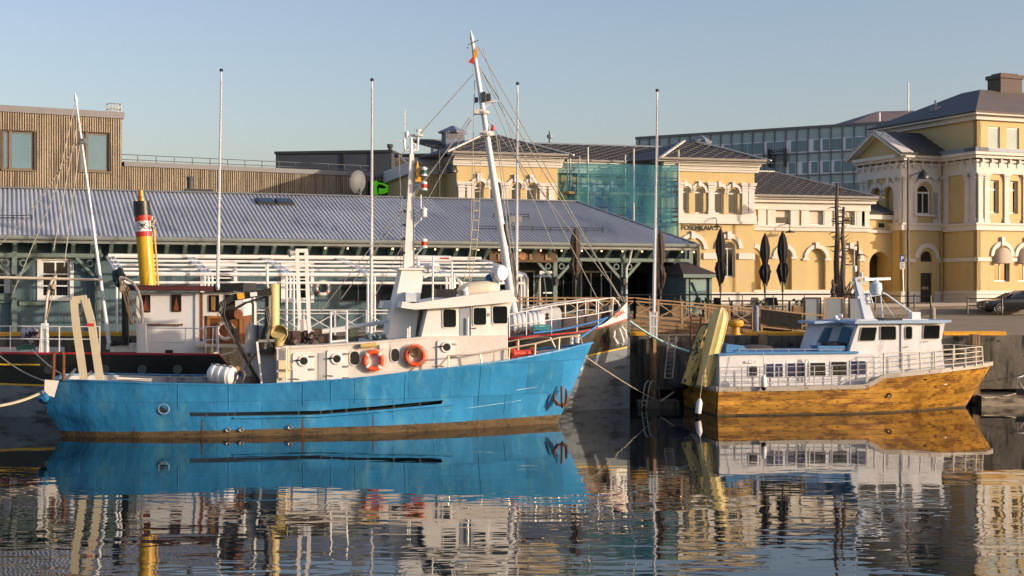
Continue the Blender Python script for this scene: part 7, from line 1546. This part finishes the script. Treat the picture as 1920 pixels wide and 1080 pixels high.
# terrace furniture: tables with chairs, planters
ptab = None
tbl = pm('dark_furniture', c8(44, 38, 34), .6, .3, 4)
lb_t = ['beneath the closed parasol by the warehouse downpipe', 'between the two left closed parasols of the yellow facade', 'near the small shed', 'at the foot of the twin closed parasols', 'behind the canvas-covered railing', 'beside the left screen panel', 'under the parasol nearest the raked mast']
for i, (px, d) in enumerate(((1262, 66.5), (1392, 65.5), (1318, 65), (1450, 65.8), (1480, 64.6), (1372, 64.2), (1105, 65))):
    b = W(px, 0, d); b.z = 3.6; t_ = thing('terrace_table', b, 'dark square terrace table '+lb_t[i], 'table', 'dark terrace tables'); m = MB(); m.box((-.4, -.4, .7), (.4, .4, .75)); m.build('tabletop', tbl, t_); m = MB(); m.box((-.04, -.04, .04), (.04, .04, .7)); m.box((-.3, -.04, 0), (.3, .04, .04)); m.box((-.04, -.3, .0), (.04, .3, .045)); m.build('pedestal', tbl, t_)
chair = None; ci = 0
spots = [(1248, 65.5), (1276, 66), (1300, 64.4), (1334, 64.6), (1378, 65.2), (1408, 65.0), (1436, 65.2), (1464, 65.3), (1494, 64.2), (1352, 64.0), (1090, 64.6), (1120, 64.9)]
names_c = ['left of the first terrace table', 'right of the first terrace table', 'in front of the shed at left', 'in front of the shed at right', 'left of the middle parasol table', 'right of the middle parasol table', 'left of the twin parasol table', 'between the twin closed parasols', 'next to the left screen panel', 'between shed and middle parasol', 'left of the table by the raked mast stays', 'right of the table by the raked mast stays']
for i, (px, d) in enumerate(spots):
    b = W(px, 0, d); b.z = 3.6
    if chair is None:
        chair = thing('terrace_chair', b, '', 'chair', 'dark terrace chairs'); m = MB(); m.box((-.22, -.22, .42), (.22, .22, .47)); m.build('seat', tbl, chair); m = MB(); m.prism([(-.22, .2, .5), (.22, .2, .5), (.2, .27, .88), (-.2, .27, .88)], (0, .03, 0)); m.build('backrest', tbl, chair)
        for sx in (-.2, .2):
            for sy in (-.2, .2): m = MB(); m.tube((sx, sy, 0), (sx*.95, sy*.95, .43), .018, n=5); m.build('leg', blackp, chair)
        o = chair
    else: o = copy_tree(chair)
    o.location = b; o.rotation_euler = (0, 0, random.uniform(0, 6)); o['label'] = 'dark terrace chair '+names_c[i]
for i, (px, d, lb) in enumerate(((1272, 64.0, 'pale timber planter box left of the shed front'), (1338, 63.8, 'pale timber planter box before the middle parasol'), (1428, 63.9, 'pale timber planter box left of the twin parasols'), (1498, 63.9, 'pale timber planter box right of the twin parasols'), (1205, 63.9, 'pale timber planter box by the flagpole sleeve'))):
    b = W(px, 0, d); b.z = 3.6; t_ = thing('planter_box', b, lb, 'planter', 'timber planter boxes on the terrace'); m = MB(); m.box((-.3, -.2, 0), (.3, .2, .5)); m.build('box', woodg, t_)
    m = MB(); random.seed(i)
    for k in range(40): c = Vector((random.uniform(-.28, .28), random.uniform(-.18, .18), random.uniform(.5, .78))); a_ = random.uniform(0, 6); u = Vector((math.cos(a_), math.sin(a_), random.uniform(0, 1)))*.1; m.add([c-u, c+Vector((0, 0, .05)), c+u, c-Vector((0, 0, .03))], [(0, 1, 2, 3)])
    m.build('foliage', pm('planter_leaves', c8(58, 62, 38), .8, .3, 5) if 'planter_leaves' not in MATS else MATS['planter_leaves'], t_, fix=False)
# pyramid patio heater
b = W(1016, 0, 66); b.z = 3.6; hh = thing('patio_heater', b, 'slim pyramid patio heater with slanted steel bars by the restaurant door', 'heater')
m = MB()
for sx in (-1, 1):
    for sy in (-1, 1): m.tube((sx*.3, sy*.3, .1), (sx*.1, sy*.1, 1.85), .025, n=5)
m.build('frame', steel, hh); m = MB(); m.lathe([(.03, 0), (.36, .0), (.3, .04), (.05, .12), (0, .12)], (0, 0, 1.86), n=14); m.build('hood', steel, hh); m = MB(); m.tube((0, 0, .5), (0, 0, 1.84), .06); m.build('glass_tube', glass, hh); m = MB(); m.box((-.33, -.33, 0), (.33, .33, .5)); m.build('base', tbl, hh)
# closed parasols: pleated canvas gathered and tied on a pole
canv = pm('charcoal_parasol_canvas', c8(40, 36, 36), .85, .2, 3, .006, 14)
canv2 = pm('faded_brown_parasol_canvas', c8(74, 62, 54), .85, .25, 3, .006, 14)
def parasol(px, yt, yb, wpx, d, mat, label, zb=3.6, seed=0, loose=1.0):
    random.seed(seed); b = W(px, 0, d); b.z = zb; top = CZ-(yt-HY)/FPX*d-zb; bot = CZ-(yb-HY)/FPX*d-zb; H = top-bot; r = wpx/2/FPX*d
    t_ = thing('closed_parasol', b, label, 'parasol', 'tall closed parasols on the quay'); m = MB(); m.tube((0, 0, 0), (0, 0, top-.05), .035, n=8); m.tube((0, 0, 0), (0, 0, .06), .3, n=12); m.tube((0, 0, bot-.45), (0, 0, bot+.2), .06, n=8); m.build('pole', blackp, t_)
    prof_ = [(0, .12), (.04, .3), (.12, .62), (.28, .92), (.42, .95), (.52, .72), (.6, .48), (.66, .78*loose), (.76, 1.05*loose), (.88, .8*loose), (.97, .5), (1.0, .42)]
    n = 32; v = []; ph = [random.uniform(0, 1) for _ in range(n)]
    for i, (f, k) in enumerate(prof_):
        for j in range(n):
            pl = .20*math.cos(j*math.pi*2/4+ph[j]*.9)*(.5 if f < .6 else 1.1)+(random.uniform(-.12, .12) if f > .6 else 0); rr = r*k*(1+pl); a_ = 2*math.pi*j/n+.35*f
            v.append((rr*math.cos(a_), rr*math.sin(a_), top-H*f+(random.uniform(-.1, .1)*H if i == len(prof_)-1 else (random.uniform(-.03, .03)*H if f > .6 else 0))))
    m = MB(); m.v = v+[(0, 0, top+.05)]; m.f = [(i*n+j, i*n+(j+1) % n, (i+1)*n+(j+1) % n, (i+1)*n+j) for i in range(len(prof_)-1) for j in range(n)]+[(j, (j+1) % n, len(v)) for j in range(n)]; m.m = [0]*len(m.f); m.build('canopy', mat, t_, smooth=True)
    m = MB(); m.torus((0, 0, top-H*.6), (0, 0, 1), r*.5, .03, 16, 5); m.build('tie', mat, t_)
parasol(1079, 428, 518, 20, 64.5, canv2, 'tall closed faded brown parasol beside the raked mast stays, leftmost of all', seed=1)
parasol(1238, 431, 545, 19, 64.5, canv2, 'closed faded brown parasol half hidden behind the flagpole with white sleeve', seed=2)
parasol(1351, 428, 530, 19, 67.5, canv, 'closed charcoal parasol in front of the round-headed ground floor window', seed=3)
parasol(1434.5, 438, 532, 19, 67.0, canv, 'closed charcoal parasol, left one of the twin pair before the arcade', seed=4)
parasol(1467.5, 434, 530, 20, 67.0, canv, 'closed charcoal parasol, right one of the twin pair before the arcade', seed=5)
# bleached tree trunks standing as ornaments
bark = pm('bleached_grey_trunk', c8(96, 82, 70), .85, .3, 3, .02, 10, streak=c8(60, 50, 42), sthr=.5, ssc=(6, 6, .5))
def trunk(px, yt, yb, r, d, seed, label, n=16):
    random.seed(seed); b = W(px, yb, d); h = (yb-yt)/FPX*d; t_ = thing('dead_tree', b, label, 'dead tree', 'bare dead tree trunks by the terrace'); m = MB(); k = 14
    pts = [Vector((.025*math.sin(i*.9+seed), .03*math.cos(i*1.3), h*i/k)) for i in range(k+1)]; m.path(pts, [r*(1.25-.75*i/k)*(1+random.uniform(-.1, .1)) for i in range(k+1)], 9); m.build('trunk', bark, t_, smooth=True)
    for i in range(n):
        z = h*random.uniform(.35, .97); a_ = random.choice([0, math.pi])+random.uniform(-.9, .9); L_ = random.uniform(.25, .7)*(1.2-z/h*.5); p = Vector((0, 0, z)); q = p+Vector((math.cos(a_)*L_*.6, math.sin(a_)*L_*.6, -.02)); s_ = q+Vector((math.cos(a_)*L_*.4, math.sin(a_)*L_*.4, random.uniform(-.15, .22))); m = MB(); m.path([p, q, s_], [.045, .03, .012], 5); m.build('branch', bark, t_)
trunk(1569.5, 343, 560, .15, 72, 1, 'tallest bleached dead tree trunk with stubby broken branches, by the screens')
trunk(1581, 388, 560, .13, 71.5, 2, 'dead tree trunk close beside the tallest one, with side twigs to the right')
trunk(1608, 452, 560, .09, 71.5, 3, 'thin dead tree trunk behind the boat radar mast', 5)
trunk(1562, 525, 560, .12, 70.5, 6, 'short broken stump at the foot of the tallest dead trunk', 2)
m = MB(); random.seed(4); lo = W(1595, 560, 71)
for k in range(9): a = W(random.uniform(1584, 1602), 558, 71)-lo; m.path([a, a+Vector((random.uniform(-.2, .2), 0, .3)), a+Vector((random.uniform(-.3, .3), 0, random.uniform(.5, .9)))], [.07, .06, .02], 6)
o = tag(m.build('driftwood_roots', bark), 'tangle of dark driftwood roots right of the dead trunks', 'driftwood'); o.location = lo
# small shed at the warehouse corner
KF = Fr(W(1290, 0, 73).x, 73, 20, 3.0); kw = Wall(KF, 'R', 0); k0_, k1_ = KF.S(1284, 0), KF.S(1334, 0); ks = fthing('garden_shed', KF, 'small teal shed with a dark hipped shingle roof at the warehouse corner', 'shed')
zk = kw.az(1310, 515)[1]; m = MB(); m.box((k0_, 0, 0), (k1_, 3, zk)); m.build('wall', teal, ks); dr = rpoly(k0_+.35, k1_-.35, .3, zk-.1)
m = MB(); m.box((k0_+.3, -.05, .3), (k1_-.35, 0, zk-.15)); d_ = m.build('door', pm('mint_grey_door', c8(112, 138, 134), .6, .1, 3), ks); m = MB()
m.beam((k0_+.4, -.07, zk*.85), (k1_-.45, -.07, zk*.25), .05, .14, (0, 1, 0)); m.box((k0_+.3, -.09, zk*.62), (k1_-.35, -.05, zk*.68)); m.build('brace', teal, d_)
for a in (k0_+.1, k1_-.1): m = MB(); m.box((a-.08, -.1, 0), (a+.08, .0, zk)); m.build('corner_post', tealp, ks)
zr2 = kw.az(1288, 490)[1]; m = MB(); e = .3; m.add([(k0_-e, -e-.1, zk), (k1_+e, -e-.1, zk), (k1_+e, 3.3, zk), (k0_-e, 3.3, zk), (k0_+.4, 1.5, zr2), (k0_+.9, 1.5, zr2)], [(0, 1, 5, 4), (1, 2, 5), (2, 3, 4, 5), (3, 0, 4), (3, 2, 1, 0)]); m.build('roof', pm('brown_black_shingles', c8(62, 54, 52), .85, .25, 5, .01, 12), ks); m = MB(); m.box((k0_-e, -e-.13, zk-.16), (k1_+e, -e-.08, zk+.02)); m.build('fascia', tealp, ks)
# ================================================================ STREET
def lamp(px, yt, yb, d, arm, ya, ylamp, label):
    b = W(px, yb, d); t_ = thing('street_lamp', b, label, 'street lamp', 'dark street lamps with bell shades'); k = d/FPX; h = (yb-yt)*k; m = MB(); m.path([(0, 0, 0), (0, 0, 1.2), (0, 0, 1.21), (0, 0, h)], [.12, .12, .085, .075], 10); m.build('pole', pm('dark_green_post', c8(44, 46, 42), .4, .2, 3) if 'dark_green_post' not in MATS else MATS['dark_green_post'], t_, smooth=True)
    A = arm*k; za = (yb-ya)*k; zl = (yb-ylamp)*k; m = MB(); m.path([(0, 0, za-.1), (A, 0, za+.25)], .035, 6); m.tube((0, 0, za+.9), (A*.8, 0, za+.2), .01, n=4); m.tube((A, 0, za+.25), (A, 0, zl+.3), .04); m.build('arm', MATS['dark_green_post'], t_)
    m = MB(); m.lathe([(.04, .55), (.1, .45), (.14, .38), (.3, .25), (.38, .05), (.38, -.05), (.34, -.05), (.3, .1), (0, .2)], (A, 0, zl), n=16); m.build('lamp_shade', MATS['dark_green_post'], t_, smooth=True)
lamp(1703, 295, 576, 90, 28, 328, 333, 'tall dark street lamp in front of the corner building bay')
lamp(823, 281, 560, 84, 24, 315, 322, 'dark street lamp rising behind the warehouse ridge before the yellow station flank')
b = W(1694.5, 574, 91); t_ = thing('parking_sign', b, 'blue square parking sign over a small white plate on a thin pole', 'sign')
m = MB(); m.tube((0, 0, 0), (-.1, 0, 95/FPX*91), .04); m.build('pole', steel, t_); m = MB(); h = 95/FPX*91; m.box((-.27, -.06, h-.42), (.05, -.03, h)); pl = m.build('sign_plate', pm('parking_blue', c8(24, 70, 150), .4, .05), t_); text_mesh('letter_p', 'P', .38, whitem, pl, (-.11, -.065, h-.21), (R(90), 0, 0), .004, 1, .012)
m = MB(); m.box((-.26, -.06, h-.9), (.08, -.03, h-.45)); pl = m.build('sign_plate', whitem, t_); m = MB()
for i in range(4): m.box((-.2, -.066, h-.55-i*.09), (.02-.06*(i % 2), -.06, h-.52-i*.09))
m.build('text_lines', blackp, pl)
def street_rail(pts, label):
    b = W(*pts[0]); t_ = thing('street_railing', b, label, 'railing', 'low black street railings'); P_ = [W(*p)-b for p in pts]
    for p in P_: m = MB(); m.path([p, p+Vector((0, 0, .95)), p+Vector((0, 0, .96)), p+Vector((0, 0, 1.04))], [.055, .055, .07, .03], 8); m.build('post', blackp, t_)
    for z in (.93, .5): m = MB(); m.path([p+Vector((0, 0, z)) for p in P_], .035, 6); m.build('bar', blackp, t_)
street_rail([(1641, 583, 86), (1714.5, 583.5, 86), (1745, 583.5, 86)], 'low black railing left of the capped stone post by the street')
street_rail([(1814, 588, 85), (1878.5, 588, 85), (1960, 588, 85)], 'low black railing in front of the parked dark car')
# mouldings of light kerb stones
m = MB(); m.prism([(17, 89.6, 3.0), (70, 91, 3.0), (70, 91.3, 3.0), (17, 89.9, 3.0)], (0, 0, .6)); tag(m.build('street_kerb', pav), kind='structure')
# ---- parked car
cx = W(1888, 0, 87.5); CFr = Fr(W(1850, 0, 87.6).x, 87.6, 4, CZ-(586-HY)/FPX*87.6)
cz0 = CFr.z
car = fthing('parked_car', CFr, 'dark navy hatchback car parked in front of the corner building', 'car')
carp = pm('dark_navy_car_paint', c8(26, 30, 38), .18, .05, 1, spec=.8); crm = pm('alloy_wheel', c8(190, 190, 190), .3, .05, metal=.8)
# body: lofted cross-sections along x (nose at x=0)
secs = [(0.0, .30, .55, .62, .72), (.12, .22, .68, .70, .80), (.6, .18, .76, .78, .86), (1.25, .18, .86, .88, .88), (1.9, .18, .92, 1.22, .89), (2.5, .18, .93, 1.40, .89), (3.2, .18, .94, 1.42, .89), (3.8, .18, .95, 1.34, .88), (4.2, .22, .95, 1.08, .84), (4.32, .32, .7, .8, .78)]
v = []; NJ = 0
for x, zb, zs, zt_, w_ in secs:
    ring_ = [(w_*.92, zb), (w_, zb+.12), (w_, zs-.12), (w_*.96, zs), (w_*(.96 if zt_-zs < .15 else .76), zt_-.06 if zt_-zs > .15 else zt_-.01), (w_*.6, zt_)]
    full = [(y, z) for y, z in ring_]+[(-y, z) for y, z in ring_[::-1]]; NJ = len(full); v += [(x, y+.9, z) for y, z in full]
m = MB(); m.v = v; ns = len(secs); m.f = [(i*NJ+j, (i+1)*NJ+j, (i+1)*NJ+(j+1) % NJ, i*NJ+(j+1) % NJ) for i in range(ns-1) for j in range(NJ)]+[tuple(range(NJ)), tuple((ns-1)*NJ+j for j in range(NJ))[::-1]]; m.m = [0]*len(m.f)
bd = m.build('body', carp, car, smooth=True)
m = MB(); m.prism([(1.42, .012, .93), (2.1, .1, 1.3), (2.45, .13, 1.34), (2.45, .012, .95)], (0, .02, 0)); m.build('side_window', glass, car)
m = MB(); m.prism([(2.53, .012, .95), (2.53, .13, 1.34), (3.2, .13, 1.35), (3.5, .08, 1.15), (3.5, .012, .97)], (0, .02, 0)); m.build('side_window', glass, car)
m = MB(); m.prism([(1.24, .22, .905), (1.24, 1.58, .905), (1.86, 1.42, 1.225), (1.86, .38, 1.225)], (-.02, 0, .02)); m.build('windscreen', glass, car)
for x in (.85, 3.5):
    for y in (-.01, 1.66):
        m = MB(); m.lathe([(.2, 0), (.31, .02), (.325, .06), (.325, .14), (.31, .18), (.2, .2)], (x, y+.1-.1*(y < 1), .325) if y > 1 else (x, .15, .325), (0, -1, 0), 22); wh_o = m.build('wheel', pm('tyre_rubber', c8(28, 28, 28), .8, .1) if 'tyre_rubber' not in MATS else MATS['tyre_rubber'], car, smooth=True)
        m = MB(); y0 = -.04 if y < 1 else 1.86; 
        for k in range(5): a_ = 2*math.pi*k/5; m.beam((x, y0, .325), (x+.21*math.cos(a_), y0, .325+.21*math.sin(a_)), .035, .06, (0, 1, 0))
        m.torus((x, y0, .325), (0, 1, 0), .215, .02, 22, 6); m.build('rim', crm, wh_o)
for y in (.22, 1.58): m = MB(); m.ball((.1, y, .64), .13, 10, (.8, 1, .5)); m.build('headlight', pm('clear_lens', c8(210, 214, 216), .08, .05, metal=.3) if 'clear_lens' not in MATS else MATS['clear_lens'], car, smooth=True)
m = MB(); m.box((-.03, .6, .5), (.05, 1.2, .68)); m.build('grille', blackp, car); m = MB(); m.ball((1.55, -.08, .98), .1, 8, (.8, 1, .6)); m.build('wing_mirror', carp, car); m = MB(); m.box((-.04, .66, .36), (.0, 1.14, .46)); m.build('number_plate', whitem, car)
m = MB(); m.torus((.85, .005, .33), (0, 1, 0), .36, .03, 18, 5, 0, 180); m.torus((3.5, .005, .33), (0, 1, 0), .36, .03, 18, 5, 0, 180); m.build('wheel_arch', blackp, bd)
